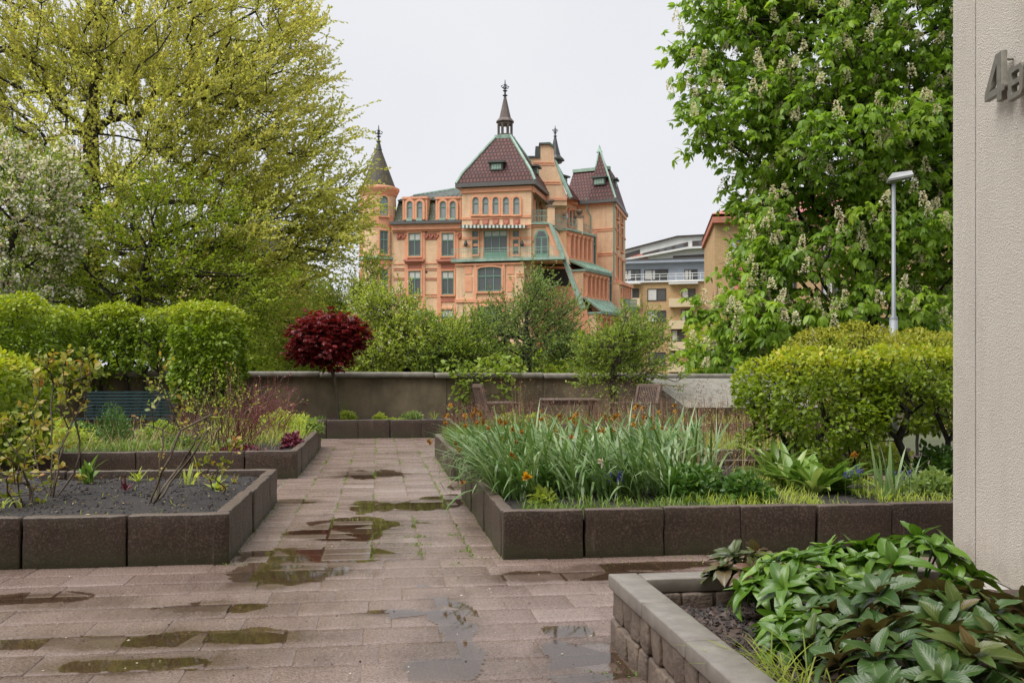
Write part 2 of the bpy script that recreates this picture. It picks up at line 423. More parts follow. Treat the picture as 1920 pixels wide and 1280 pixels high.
M['kerb'] = kerbmat()
M['parapet'] = plain('parapet_concrete', (.235, .185, .115), (.085, .066, .04), .75, 1.1, .4, 50, .006, stain=(.035, .032, .018))
M['coping'] = plain('coping_concrete', (.25, .235, .20), (.14, .125, .10), .8, 5, .5, 70, .005)
M['slabgrey'] = plain('pale_concrete', (.25, .235, .205), (.15, .14, .115), .7, 9, .6, 40, .008)
M['granite'] = plain('granite', (.27, .245, .22), (.17, .15, .135), .36, 10, .5, 160, .003)
M['rockface'] = plain('split_granite', (.20, .15, .115), (.10, .075, .06), .65, 7, .9, 40, .012)
M['wood'] = plain('weathered_teak', (.17, .12, .095), (.09, .062, .05), .6, 6, .4, 50, .003)
M['benchgreen'] = plain('blue_green_paint', (.035, .075, .085), (.02, .05, .055), .35, 8)
M['steel'] = plain('galvanised_steel', (.24, .26, .28), (.19, .205, .22), .5, 12, .05, 40, .001, metal=.2)
M['lampgrey'] = plain('lamp_housing_grey', (.36, .37, .38), (.29, .30, .31), .45, 9)
M['lens'] = glassmat('lamp_lens', (.2, .2, .19), .15)
M['letter'] = plain('cast_metal', (.21, .195, .165), (.14, .13, .11), .5, 25, .2, 80, .001, metal=.3)
M['bark'] = plain('bark', (.042, .035, .029), (.018, .015, .012), .85, 9, .8, 30, .015)
M['barkgreen'] = plain('mossy_bark', (.10, .085, .055), (.045, .038, .025), .85, 9, .7, 30, .012)
M['redtwig'] = plain('red_twig', (.20, .055, .045), (.11, .035, .03), .6, 12)
M['rosecane'] = plain('rose_cane', (.10, .075, .038), (.05, .025, .018), .6, 14)
M['straw'] = leafmat('dry_straw', [(0, (.30, .20, .10)), (.6, (.46, .34, .18)), (1, (.58, .47, .28))], .7, .2, .3)
M['drybrown'] = leafmat('dry_red_stalk', [(0, (.13, .06, .045)), (.6, (.22, .11, .08)), (1, (.32, .19, .13))], .7, .1, .3)
def wallbase():
    nt = NT('roughcast_render'); co = nt.coord()
    v = nt.n('TexVoronoi', Scale=105., Vector=co); n = nt.noise(co, 150., 4, .7); big = nt.noise(co, 1.3, 5)
    h = nt.math('ADD', nt.math('MULTIPLY', v.outputs[0], .8), n)
    col = nt.mix(big, (.60, .55, .485), (.68, .63, .565))
    sk = nt.noise(nt.scaled(co, (1.7, 1.7, .35)), 1.3, 6, .75); col = nt.mix(nt.ramp(sk, [(.48, (0, 0, 0)), (.68, (.35, .35, .35))]), col, (.40, .36, .31))
    zz = nt.n('SeparateXYZ', Vector=co).outputs[2]; sp = nt.math('SUBTRACT', nt.math('MULTIPLY', nt.noise(co, 7., 5, .75), .7), zz); col = nt.mix(nt.ramp(sp, [(.05, (0, 0, 0)), (.35, (.55, .55, .55))]), col, (.25, .215, .165))
    col = nt.mix(nt.ramp(n, [(.3, (1, 1, 1)), (.5, (0, 0, 0))]), col, (.50, .45, .395))
    return nt.done(pbr(nt, col, .85, nt.bump(h, .75, .012)))
M['render'] = wallbase()
M['plinth'] = plain('plinth_concrete', (.45, .43, .39), (.36, .34, .31), .8, 6, .5, 80, .004)
def pavermat():
    nt = NT('wet_paver'); co = nt.coord()
    rn = nt.n('Attribute', attribute_name='rnd').outputs['Fac']; wet = nt.n('Attribute', attribute_name='wet').outputs['Fac']
    base = nt.ramp(rn, [(0, (.17, .112, .094)), (.5, (.235, .162, .140)), (.85, (.29, .212, .188)), (1, (.36, .285, .26))])
    sp = nt.noise(co, 85., 3, .95); blot = nt.noise(co, 2.2, 6, .7); md = nt.noise(co, 30., 5, .7)
    base = nt.mix(nt.ramp(sp, [(.48, (0, 0, 0)), (.66, (.8, .8, .8))]), base, (.42, .335, .29))
    base = nt.mix(nt.ramp(sp, [(.37, (.9, .9, .9)), (.47, (0, 0, 0))]), base, (.07, .05, .042))
    base = nt.mix(nt.math('MULTIPLY', nt.ramp(blot, [(.35, (0, 0, 0)), (.7, (1, 1, 1))]), .62), base, nt.mix(1., base, (.6, .58, .56), 'MULTIPLY'))
    ed = nt.noise(nt.scaled(co, (1, .3, 1)), 6.5, 5, .6); w2 = nt.math('ADD', wet, nt.math('MULTIPLY', nt.math('SUBTRACT', ed, .5), .75))
    film = nt.ramp(w2, [(.47, (0, 0, 0)), (.80, (.8, .8, .8))])
    damp = nt.ramp(w2, [(.2, (0, 0, 0)), (.6, (1, 1, 1))])
    col = nt.mix(nt.math('MULTIPLY', damp, .62), base, nt.mix(1., base, (.30, .25, .19), 'MULTIPLY'))
    rough = nt.n('MapRange', Value=film); rough.inputs['To Min'].default_value = .33; rough.inputs['To Max'].default_value = .035
    h = nt.math('ADD', nt.math('MULTIPLY', sp, .6), md)
    rr_ = nt.n('MapRange', Value=nt.math('ADD', nt.math('MULTIPLY', blot, .6), nt.math('MULTIPLY', md, .4))); rr_.inputs['From Min'].default_value = .38; rr_.inputs['From Max'].default_value = .62; rr_.inputs['To Min'].default_value = .13; rr_.inputs['To Max'].default_value = .38
    nt.t.links.new(rr_.outputs[0], rough.inputs['To Min'])
    st = nt.math('MULTIPLY', nt.math('SUBTRACT', 1., film), .5)
    bp = nt.n('Bump', Height=h, Strength=st, Distance=.006)
    return nt.done(pbr(nt, col, rough.outputs[0], bp.outputs[0], 0, .55))
M['paver'] = pavermat()
def watermat():
    nt = NT('rain_water'); co = nt.coord(); tr = nt.n('BsdfTransparent', Color=(.86, .80, .70, 1)); gl = nt.n('BsdfGlossy', Roughness=.03)
    nrm = nt.bump(nt.noise(co, 22., 2, .5), .02, .004); nt.t.links.new(nrm, gl.inputs['Normal'])
    fr = nt.n('Fresnel', IOR=1.52); ms = nt.n('MixShader', Fac=fr.outputs[0]); nt.t.links.new(tr.outputs[0], ms.inputs[1]); nt.t.links.new(gl.outputs[0], ms.inputs[2])
    return nt.done(ms.outputs[0])
M['water'] = watermat()
M['ground'] = plain('town_ground', (.09, .10, .05), (.05, .055, .03), .9, .3)
M['joint'] = plain('sandy_joint', (.19, .142, .122), (.12, .09, .076), .8, 30)
# building
SAL = (.50, .225, .125)
M['ybrick'] = brickmat('yellow_brick', (.86, .575, .345), (.78, .475, .265), (.74, .55, .38), .3, .1, stain=(.52, .33, .22), m=.02, var=.6)
M['salmon'] = plain('salmon_terracotta', (.76, .37, .22), (.65, .295, .17), .75, 2.0, .2, 20, .01)
M['redbrick'] = plain('red_terracotta', (.50, .19, .125), (.38, .14, .095), .75, 3)
M['gframe'] = plain('verdigris_paint', (.17, .31, .235), (.13, .25, .185), .5, 3)
M['copper'] = plain('verdigris_copper', (.31, .44, .36), (.22, .34, .275), .65, 2.2, .1, 10, .01, stain=(.13, .17, .14))
M['seam'] = plain('old_copper_sheet', (.075, .085, .072), (.05, .056, .05), .65, 1.2, .2, 6, .02, stain=(.10, .15, .125))
M['spire'] = plain('brown_copper', (.12, .085, .07), (.065, .055, .05), .5, 2.0)
M['iron'] = plain('dark_iron', (.05, .055, .055), (.035, .038, .038), .5, 4)
M['rtile'] = brickmat('glazed_brown_tile', (.150, .058, .05), (.105, .042, .04), (.035, .017, .018), .30, .42, .6, .06, .4, bump=1., spec=.2)
M['gtile'] = brickmat('mossy_green_tile', (.085, .105, .045), (.052, .07, .033), (.03, .038, .02), .26, .36, .5, .05, .6, bump=1.)
M['ctile'] = brickmat('mossy_slate', (.11, .095, .07), (.075, .068, .055), (.03, .027, .022), .22, .22, .7, .02, .6, stain=(.17, .14, .035))
M['pane'] = glassmat('window_glass', (.11, .12, .12))
M['panel'] = glassmat('pale_window_glass', (.34, .36, .375), .1)  # pale colour paints the sky's reflection into the arched panes
M['blind'] = plain('white_blind', (.62, .62, .58), (.5, .5, .47), .7)
M['dark'] = plain('dark_interior', (.03, .027, .024), (.02, .018, .017), .8)
M['stone'] = plain('stone_urn', (.22, .16, .12), (.13, .1, .08), .8)
M['awn'] = plain('awning_green', (.10, .15, .12), (.07, .11, .09), .7); M['awnw'] = plain('awning_white', (.7, .7, .66), None, .7)
M['gutter'] = plain('gutter_grey', (.12, .115, .11), (.08, .08, .08), .5)
M['bluegrey'] = plain('blue_grey_panel', (.38, .42, .48), (.32, .36, .42), .6, .5)
M['whitepanel'] = plain('white_panel', (.68, .68, .66), (.58, .58, .56), .6, .4)
M['cream'] = plain('cream_render', (.64, .52, .33), (.56, .45, .28), .7, .4)
M['brownframe'] = plain('brown_frame', (.06, .045, .04), None, .5)
M['obrick'] = brickmat('ochre_brick', (.62, .41, .20), (.50, .32, .15), (.42, .3, .18), .28, .09, m=.015)
M['pinkroof'] = brickmat('pink_tile', (.52, .19, .16), (.44, .15, .13), (.25, .09, .08), .25, .3, .6, .03)
M['flagred'] = plain('faded_red_sheet', (.60, .17, .17), (.50, .13, .13), .6)
M['slatewall'] = brickmat('grey_slate_wall', (.30, .30, .31), (.22, .22, .235), (.1, .1, .1), .35, .2)
# leaves
M['l_beech'] = leafmat('beech_leaf', [(0, (.44, .50, .11)), (.45, (.63, .63, .16)), (.8, (.74, .68, .22)), (1, (.74, .56, .26))], .6, .55)
M['l_beech2'] = leafmat('fresh_green_leaf', [(0, (.20, .30, .02)), (.6, (.34, .43, .035)), (1, (.46, .50, .06))], .55, .5)
M['l_chest'] = leafmat('chestnut_leaf', [(0, (.12, .23, .02)), (.5, (.25, .41, .035)), (.8, (.38, .53, .06)), (1, (.50, .61, .09))], .42, .5)
M['petal'] = leafmat('cream_blossom', [(0, (.74, .63, .47)), (1, (.9, .86, .74))], .6, .35)
M['petalpink'] = leafmat('pinkish_blossom', [(0, (.74, .50, .46)), (.3, (.88, .80, .77)), (1, (.93, .92, .90))], .6, .4)
M['l_apple'] = leafmat('apple_leaf', [(0, (.14, .24, .03)), (.5, (.27, .38, .05)), (1, (.42, .50, .09))], .5, .45)
M['l_lime'] = leafmat('light_green_leaf', [(0, (.28, .37, .05)), (.5, (.44, .53, .08)), (1, (.58, .62, .15))], .55, .5)
M['l_grey'] = leafmat('grey_green_leaf', [(0, (.14, .22, .06)), (.5, (.25, .35, .10)), (1, (.38, .46, .15))], .55, .45)
M['l_hedge'] = leafmat('hornbeam_leaf', [(0, (.105, .205, .011)), (.5, (.26, .365, .018)), (1, (.47, .50, .036))], .42, .38)
M['l_hedgey'] = leafmat('golden_green_leaf', [(0, (.11, .19, .01)), (.5, (.27, .37, .02)), (.85, (.47, .50, .03)), (1, (.62, .52, .05))], .42, .42)
M['l_box'] = leafmat('box_leaf', [(0, (.20, .23, .015)), (1, (.42, .41, .035))], .55, .35)
M['l_maple'] = leafmat('red_maple_leaf', [(0, (.085, .009, .013)), (.55, (.19, .014, .019)), (1, (.42, .038, .032))], .38, .35)
M['l_rose'] = leafmat('rose_leaf', [(0, (.16, .24, .03)), (.45, (.32, .36, .04)), (.75, (.48, .36, .06)), (1, (.50, .18, .05))], .4, .35)
M['l_daf'] = leafmat('daffodil_leaf', [(0, (.06, .14, .022)), (.5, (.155, .27, .07)), (1, (.36, .46, .24))], .30, .25, .65)
M['l_grass'] = leafmat('grass_blade', [(0, (.08, .17, .015)), (.5, (.15, .26, .02)), (1, (.28, .34, .05))], .45, .35)
M['l_herb'] = leafmat('herb_leaf', [(0, (.045, .12, .018)), (.6, (.09, .20, .03)), (1, (.18, .30, .05))], .42, .32)
M['l_broad'] = leafmat('broad_leaf', [(0, (.11, .22, .035)), (.6, (.22, .35, .065)), (1, (.38, .47, .16))], .3, .3, .6, vein=True)
M['l_hell'] = leafmat('hellebore_leaf', [(0, (.06, .145, .014)), (.55, (.12, .25, .022)), (1, (.25, .39, .05))], .28, .22, .6, vein=True)
M['l_helld'] = leafmat('dark_hellebore_leaf', [(0, (.032, .088, .018)), (.6, (.068, .138, .028)), (.8, (.12, .16, .032)), (1, (.16, .095, .03))], .28, .2, .5, vein=True, back=(.115, .085, .035))
M['l_bronze'] = leafmat('bronze_leaf', [(0, (.06, .10, .03)), (.5, (.12, .14, .045)), (.75, (.19, .12, .07)), (1, (.28, .14, .12))], .3, .2, .6, vein=True)
M['orange'] = leafmat('withered_orange', [(0, (.30, .12, .02)), (.6, (.52, .23, .03)), (1, (.65, .36, .06))], .6, .3)
M['yellow'] = leafmat('yellow_petal', [(0, (.7, .33, .01)), (1, (.85, .55, .02))], .5, .3)
M['blue'] = leafmat('blue_bell', [(0, (.07, .06, .30)), (1, (.14, .12, .48))], .5, .2)
M['purple'] = leafmat('purple_leaf', [(0, (.10, .012, .03)), (1, (.22, .03, .06))], .4, .2)
# ------------------------------------------------------------------ the brick mansion
class Fac:
    "a vertical facade plane through two picture columns at given distances"
    def __init__(s, px0, D0, px1, D1):
        a, b = P(px0, HZ, D0), P(px1, HZ, D1); s.o = a; d = b-a; d[2] = 0; s.L = np.linalg.norm(d); s.u = d/s.L
        n = np.array((s.u[1], -s.u[0], 0.0)); s.n = n if np.dot(n, CAM-a) > 0 else -n
    def p(s, px, py, off=0.0):
        d = FW+(px-960)/F*RT-(py-HZ)/F*UP; t = np.dot(s.o-CAM, s.n)/np.dot(d, s.n); return CAM+d*t+s.n*off
    def rect(s, mb, x0, y0, x1, y1, back, front):
        "true rectangle in the plane"
        m = (s.p(x0, y1)+0); a = s.p(x0, (y0+y1)/2); b = s.p(x1, (y0+y1)/2); c = (x0+x1)/2
        z1, z0 = s.p(c, y0)[2], s.p(c, y1)[2]
        q = [np.array((a[0], a[1], z0)), np.array((b[0], b[1], z0)), np.array((b[0], b[1], z1)), np.array((a[0], a[1], z1))]
        mb.prism([v+s.n*back for v in q], s.n*(front-back))
    def poly(s, mb, pts, back, front):
        mb.prism([s.p(x, y, 0)+s.n*back for x, y in pts], s.n*(front-back))
    def uz(s, px, py): q = s.p(px, py); return float(np.dot(q-s.o, s.u)), float(q[2])
    def at(s, u, z, off=0.0): return np.array((s.o[0]+s.u[0]*u+s.n[0]*off, s.o[1]+s.u[1]*u+s.n[1]*off, z))
def arch_pts(u0, u1, z0, z1, rise, n=8):
    if rise <= 0: return [(u0, z0), (u1, z0), (u1, z1), (u0, z1)]
    c = (u0+u1)/2; h = (u1-u0)/2
    return [(u0, z0), (u1, z0)]+[(c+h*math.cos(t), z1-rise+rise*math.sin(t)) for t in np.linspace(0, math.pi, n+1)]
def window(f, root, x0, y0, x1, y1, arch=0, mull=1, tran=.68, blind=False, surround='salmon', sw=.14, off=0.0, name='window', frame='gframe', fw=.075, sub=None):
    "frame (part) with pane and blind (sub-parts) and a raised surround"
    (u0, zb), (u1, zt) = f.uz(x0, (y0+y1)/2), f.uz(x1, (y0+y1)/2)
    cx = (x0+x1)/2; zt = f.uz(cx, y0)[1]; zb = f.uz(cx, y1)[1]; W = u1-u0; rise = W/2*arch
    fr = MB()
    out = arch_pts(u0, u1, zb, zt, rise); inn = arch_pts(u0+fw, u1-fw, zb+fw, zt-fw, max(0, rise-fw*.6) if arch else 0)
    n = len(out)
    for i in range(n):
        j = (i+1) % n
        fr.prism([f.at(*out[i], off-.02), f.at(*out[j], off-.02), f.at(*inn[j], off-.02), f.at(*inn[i], off-.02)], f.n*.09)
    zi = zb+fw
    for k in range(1, mull+1):
        u = u0+W*k/(mull+1); fr.prism([f.at(u-.035, zb+fw*.8, off-.01), f.at(u+.035, zb+fw*.8, off-.01), f.at(u+.035, zt-fw*.8, off-.01), f.at(u-.035, zt-fw*.8, off-.01)], f.n*.06)
    if tran:
        z = zb+(zt-zb)*tran; fr.prism([f.at(u0+fw*.8, z-.04, off-.014), f.at(u1-fw*.8, z-.04, off-.014), f.at(u1-fw*.8, z+.04, off-.014), f.at(u0+fw*.8, z+.04, off-.014)], f.n*.072)
    wd = fr.build(name, M[frame], root)
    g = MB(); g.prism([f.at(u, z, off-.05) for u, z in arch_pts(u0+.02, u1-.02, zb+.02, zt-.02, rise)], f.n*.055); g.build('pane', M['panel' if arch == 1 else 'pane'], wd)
    if blind:
        b = MB(); z = zb+(zt-zb)*(tran or .7); b.prism([f.at(u0+fw, z+.05, off+.008), f.at(u1-fw, z+.05, off+.008), f.at(u1-fw, zt-fw, off+.008), f.at(u0+fw, zt-fw, off+.008)], f.n*.012); b.build('blind', M['blind'], wd)
    if surround:
        sm = MB(); o2 = arch_pts(u0-sw, u1+sw, zb-.02, zt+sw, rise+sw if arch else 0); o1 = arch_pts(u0, u1, zb, zt, rise)
        m = len(o1)
        for i in range(1, m):
            j = (i+1) % m
            sm.prism([f.at(*o1[i], off-.05), f.at(*o1[j], off-.05), f.at(*o2[j], off-.05), f.at(*o2[i], off-.05)], f.n*.19)
        sm.prism([f.at(u0-sw, zb-.16, off-.05), f.at(u1+sw, zb-.16, off-.05), f.at(u1+sw, zb-.025, off-.05), f.at(u0-sw, zb-.025, off-.05)], f.n*.25)
        sm.build('surround', M[surround], wd)
    return wd
def pyramid(mb, base, top): 
    n = len(base); mb.add(list(base)+list(top), [(i, (i+1) % n, (i+1) % n+n, i+n) for i in range(n)]+[tuple(range(n))[::-1], tuple(range(n, 2*n))])
def finial(mb, c, z0, z1, s=1.0):
    h = z1-z0; r = .09*s
    mb.lathe((c[0], c[1], 0), [(r*2.4, z0), (r*2.4, z0+.04*h), (r, z0+.08*h), (r*.8, z0+.25*h), (r*2.2, z0+.30*h), (r*2.2, z0+.34*h), (r*.7, z0+.38*h), (r*.6, z0+.62*h), (r*1.8, z0+.68*h), (r*.6, z0+.74*h), (r*.3, z1)], 8)
    for k in range(4):
        a = k*math.pi/2+.3; d = np.array((math.cos(a), math.sin(a), 0)); b = np.array((c[0], c[1], z0+.45*h))
        mb.tube([b, b+d*.28*s+UP*.05*h, b+d*.36*s+UP*.14*h, b+d*.22*s+UP*.18*h], .045*s, 5)
mans = thing('brick_mansion', 'ornate orange and yellow brick mansion with turret, tiled pyramid roofs and green windows', 'mansion', (*P(920, HZ, 86)[:2], -6))
def part(name, mb, mat, parent=None, smooth=False): return mb.build(name, M[mat], parent or mans, smooth)
zat = lambda py, D: H-(py-HZ)*D/F
# left wing
fl = Fac(736, 85.0, 868, 84.0)
b = MB(); fl.rect(b, 734, 414, 870, 960, -9, 0); wl = part('left_wing_wall', b, 'ybrick')
b = MB()
fl.rect(b, 736, 420.5, 866, 431, 0, .35); fl.rect(b, 736, 431.5, 866, 434, 0, .2)
for y in (483, 545): fl.rect(b, 737, y+10, 866, y+12, 0, .06)
for x0, x1 in ((759, 765.2), (790.8, 797), (820, 827.2), (852.8, 860)): fl.rect(b, x0, 436, x1, 600, 0, .09)
part('cornice', b, 'salmon')
for x0, x1 in ((738, 758.5), (797.3, 819.7), (860.3, 866)):
    b = MB()
    for y in (502.6, 505.9, 520.8, 524.1, 551.8, 555.2): fl.rect(b, x0, y, x1, y+1.1, 0, .05)
    part('string_courses', b, 'redbrick')
b = MB(); fl.rect(b, 735, 415.5, 867, 421, 0, .62); part('gutter', b, 'gutter')
b = MB()
for x in (742, 795, 797, 857): pass
for x0, x1 in ((744, 762), (795, 823), (857, 866)):
    b = MB(); fl.rect(b, x0, 437, x1, 449.5, 0, .05)
    k = max(1, int((x1-x0)/9))
    for i in range(k):
        xa = x0+(x1-x0)*i/k+1; xb = x0+(x1-x0)*(i+1)/k-1; n = 7
        pts = [fl.p(xa+(xb-xa)*t, 440+6*math.sin(math.pi*t), .11) for t in np.linspace(0, 1, n)]; b.tube(pts, .09, 5)
    part('swag_relief', b, 'redbrick')
for x0, x1 in ((759, 797), (820, 860)):
    b = MB(); fl.rect(b, x0, 487, x1, 491, 0, .42); fl.rect(b, x0+2, 491, x1-2, 494, 0, .25); fl.rect(b, x0+7, 496, x1-7, 505, 0, .07)
    part('window_canopy', b, 'redbrick')
    b = MB(); fl.rect(b, x0+5, 558, x1-5, 566, 0, .08); part('relief_panel', b, 'redbrick')
for x0, x1 in ((766.5, 789.5), (828.5, 851.5)):
    window(fl, mans, x0, 437, x1, 480, blind=True); window(fl, mans, x0, 508, x1, 552, blind=True); window(fl, mans, x0, 580, x1, 624, blind=True)
b = MB()
for x, y in ((799.5, 434.5), (799.5, 510), (799.5, 582)): fl.rect(b, x-1.6, y-1.6, x+1.6, y+1.6, 0, .04)
part('wall_vents', b, 'dark')
# mansard with dormers, sheet roof above
zc = fl.p(800, 415)[2]; zm = fl.p(800, 369)[2]
def fq(x0, x1, y, off): a = fl.p(x0, 400, off); c = fl.p(x1, 400, off); z = fl.p((x0+x1)/2, y)[2]; a[2] = c[2] = z; return a, c
a0, a1 = fq(736, 868, 415.5, -.15); b0, b1 = fq(740, 868, 369, -1.3)
k0, k1 = fq(736, 868, 415.5, -8.5); l0, l1 = fq(740, 868, 369, -8)
b = MB(); pyramid(b, [a0, a1, k1, k0], [b0, b1, l1, l0]); part('mansard_roof', b, 'gtile')
b = MB(); e0, e1 = fq(740, 868, 369.5, -.95); g0 = fl.p(750, 351, -4.4); g1 = fl.p(874, 331, -4.4); h0, h1 = fq(741, 868, 371, -8.2)
e0b, e1b = e0-UP*.12, e1-UP*.12; g0b, g1b = g0-UP*.3, g1-UP*.3
b.add([e0, e1, g1, g0, h1, h0, e0b, e1b], [(0, 1, 2, 3), (3, 2, 4, 5), (0, 3, 5), (1, 4, 2), (0, 6, 7, 1), (6, 5, 4, 7)])
tr = part('upper_roof', b, 'seam')
b = MB()
for t in np.linspace(.04, .97, 15):
    b.bar(e0+(e1-e0)*t+UP*.03, g0+(g1-g0)*t+UP*.03, .05, .08)
part('standing_seams', b, 'seam', tr)
b = MB(); b.bar(g0+UP*.06, g1+UP*.06, .22, .14); part('ridge_cap', b, 'copper', tr)
for x0, x1, ws in ((755, 801, ((763.3, 774.2), (782, 792.8))), (817, 865.5, ((825, 837), (843.8, 855.2)))):
    b = MB(); fl.rect(b, x0, 370.5, x1, 413, -3.0, -.05); dm = part('dormer', b, 'ybrick')
    b = MB(); fl.rect(b, x0-1, 369, x1+1, 373, -3.0, .12); fl.rect(b, x0, 373, x0+3, 413, -.05, .05); fl.rect(b, x1-3, 373, x1, 413, -.05, .05); part('dormer_trim', b, 'salmon', dm)
    for u0, u1 in ws: window(fl, mans, u0, 377.5, u1, 409, arch=1, mull=0, tran=.66, sw=.2, off=.0)
    b = MB()
    for u0, u1 in ws: fl.rect(b, u0, 410.2, u1, 415.4, -.3, .32)
    part('copper_apron', b, 'copper', dm)
# turret
ct = P(710, HZ, 86.0); rt = 32.5*86/F
b = MB(); zz = lambda y: zat(y, 86.0)
b.lathe((ct[0], ct[1], 0), [(rt, -6), (rt, zz(352))], 32); tu = part('turret_wall', b, 'ybrick', smooth=False)
b = MB()
b.lathe((ct[0], ct[1], 0), [(rt*1.0, zz(372)), (rt*1.05, zz(369)), (rt*1.08, zz(366)), (rt*1.16, zz(361)), (rt*1.2, zz(358)), (rt*1.2, zz(355)), (rt*.97, zz(353))], 32)
part('turret_cornice', b, 'salmon', tu); b = MB(); b.lathe((ct[0], ct[1], 0), [(rt*1.0, zz(431)), (rt*1.035, zz(430)), (rt*1.035, zz(407)), (rt*1.0, zz(406))], 32)
part('turret_band', b, 'salmon', tu)
for y in (492, 564): b = MB(); b.lathe((ct[0], ct[1], 0), [(rt*.99, zz(y+7)), (rt*1.05, zz(y+6)), (rt*1.05, zz(y)), (rt*.99, zz(y-1))], 32); part('turret_band', b, 'salmon', tu)
b = MB(); b.lathe((ct[0], ct[1], 0), [(rt*1.0, zz(489.5)), (rt*1.14, zz(489)), (rt*1.14, zz(486)), (rt*1.0, zz(483))], 32); part('turret_ledge', b, 'copper', tu)
b = MB(); b.lathe((ct[0], ct[1], 0), [(rt*.98, zz(353.6)), (rt*.96, zz(351)), (rt*.16, zz(281))], 32); cn = part('turret_roof', b, 'ctile')
b = MB(); b.lathe((ct[0], ct[1], 0), [(rt*.2, zz(282)), (rt*.17, zz(279)), (rt*.05, zz(263))], 16); part('roof_tip', b, 'iron', cn)
b = MB(); finial(b, ct, zz(266), zz(235), 1.0); part('finial', b, 'iron', cn)
for aa in (-62, 12+16, 12+16-45-3):
    pass
for ang, kind in ((-78, 'w'), (-24, 'p'), (24, 'w')):
    nrm = -FW*math.cos(R(ang))+RT*math.sin(R(ang)); u = np.array((-nrm[1], nrm[0], 0)); u = u if np.dot(u, RT) > 0 else -u
    f2 = Fac(0, 80, 10, 80); f2.o = ct+nrm*(rt*math.cos(R(9))-.02); f2.u = u; f2.n = nrm
    class Q(Fac):
        pass
    def mk(za, zb_, hw, arch):
        f3 = Q.__new__(Q); f3.o, f3.u, f3.n = f2.o, f2.u, f2.n
        f3.uz = lambda px, py: (px, py)
        return f3
    f3 = mk(0, 0, 0, 0)
    if kind == 'w':
        for ya, yb, ar in ((373, 409, 1), (437, 480, 0), (508, 552, 0)): window(f3, mans, -.36, zz(ya), .36, zz(yb), arch=ar, mull=1, tran=.62, off=.03, sw=.12)
    else:
        b = MB()
        pts = arch_pts(-.42, .42, zz(409), zz(374), .42); ins = arch_pts(-.34, .34, zz(407.5), zz(376), .34)
        for i in range(len(pts)):
            j = (i+1) % len(pts); b.prism([f3.at(*pts[i], -.05), f3.at(*pts[j], -.05), f3.at(*ins[j], -.05), f3.at(*ins[i], -.05)], f3.n*.16)
        b.prism([f3.at(-.34, zz(387), 0), f3.at(.34, zz(387), 0), f3.at(.34, zz(383.5), 0), f3.at(-.34, zz(383.5), 0)], f3.n*.08)
        part('blind_arch', b, 'salmon', tu)
# centre tower
ft = Fac(866, 83.0, 996, 81.6); LT = ft.L
c0, c1 = ft.p(866, 400), ft.p(996, 400); dep = 6.0
zt = ft.p(930, 350)[2]; z490 = ft.p(930, 490)[2]
b = MB(); b.prism([np.array((*q[:2], -6)) for q in (c0, c1, c1-ft.n*dep, c0-ft.n*dep)], (0, 0, zt+6)); tw = part('tower_wall', b, 'ybrick')
b = MB()
ft.rect(b, 864.5, 351.5, 997.5, 360, 0, .16)
for y in (405.5, 424, 428): ft.rect(b, 866, y, 996, y+2, 0, .06)
for y in (444, 457): ft.rect(b, 866.5, y, 906, y+5, 0, .04); ft.rect(b, 953, y, 995.5, y+5, 0, .04)
ft.rect(b, 866.3, 408, 995.7, 410, 0, .08); ft.rect(b, 866.3, 423, 995.7, 424, 0, .1)
side = Fac(0, 80, 10, 80); side.o = c1; side.u = -ft.n; side.n = ft.u*1.0; side.L = dep
b.prism([side.at(0, ft.p(990, 360)[2]), side.at(dep, ft.p(990, 360)[2]), side.at(dep, zt-.05), side.at(0, zt-.05)], side.n*.16)
part('tower_bands', b, 'salmon', tw)
for zx0, zx1 in ((763, 803), (826, 865), (890, 928), (955, 994), (1020, 1060)):
    x0, x1 = 660+.2969*zx0, 660+.2969*zx1
    window(ft, mans, x0, 370, x1, 402, arch=1, mull=0, tran=.66, sw=.17)
b = MB()
for zx0, zx1 in ((763, 803), (826, 865), (890, 928), (955, 994), (1020, 1060)):
    x0, x1 = 660+.2969*zx0, 660+.2969*zx1; c = (x0+x1)/2
    b = MB(); ft.rect(b, x0-.5, 410.5, x1+.5, 422.5, 0, .035); ft.poly(b, [(c-4.2, 412.5), (c+4.2, 412.5), (c+4.2, 418), (c, 421.5), (c-4.2, 418)], .03, .12); part('shield_panel', b, 'redbrick', tw)
# awning
for nm, mt, par in (('awning_valance', 'awn', 0), ('awning_stripes', 'awnw', 1)):
    b = MB(); n = 34
    for i in range(n):
        if i % 2 == par:
            x0 = 869+(989-869)*i/n; x1 = 869+(989-869)*(i+1)/n; ft.poly(b, [(x0, 425.5), (x1, 425.5), (x1, 430.5), (x0, 430.5)], .9, .94)
            q = [ft.p(x0, 423, .1), ft.p(x1, 423, .1), ft.p(x1, 425.4, .94), ft.p(x0, 425.4, .94)]; b.prism(q, UP*.03)
    part(nm, b, mt)
# tower windows below
window(ft, mans, 907.5, 432.5, 952, 486.5, mull=2, tran=.8, blind=True, sw=.12)
b = MB(); ft.rect(b, 907.9, 473, 951.6, 486.2, .03, .11); part('door_panels', b, 'gframe')
for x0, x1 in ((886, 897.5), (962, 973.5)):
    window(ft, mans, x0, 432.8, x1, 444.5, mull=0, tran=0, sw=.08); window(ft, mans, x0, 450, x1, 477, mull=0, tran=.35, sw=.08)
b = MB()
for x in (875.5, 980.5): b.tube([ft.p(x, 458, .02), ft.p(x, 457, .3), ft.p(x, 453, .35)], .05, 5); b.lathe(ft.p(x, 459, .35), [(.1, -.2), (.16, 0), (.08, .3), (.02, .34)], 8)
part('wall_lamp', b, 'iron')
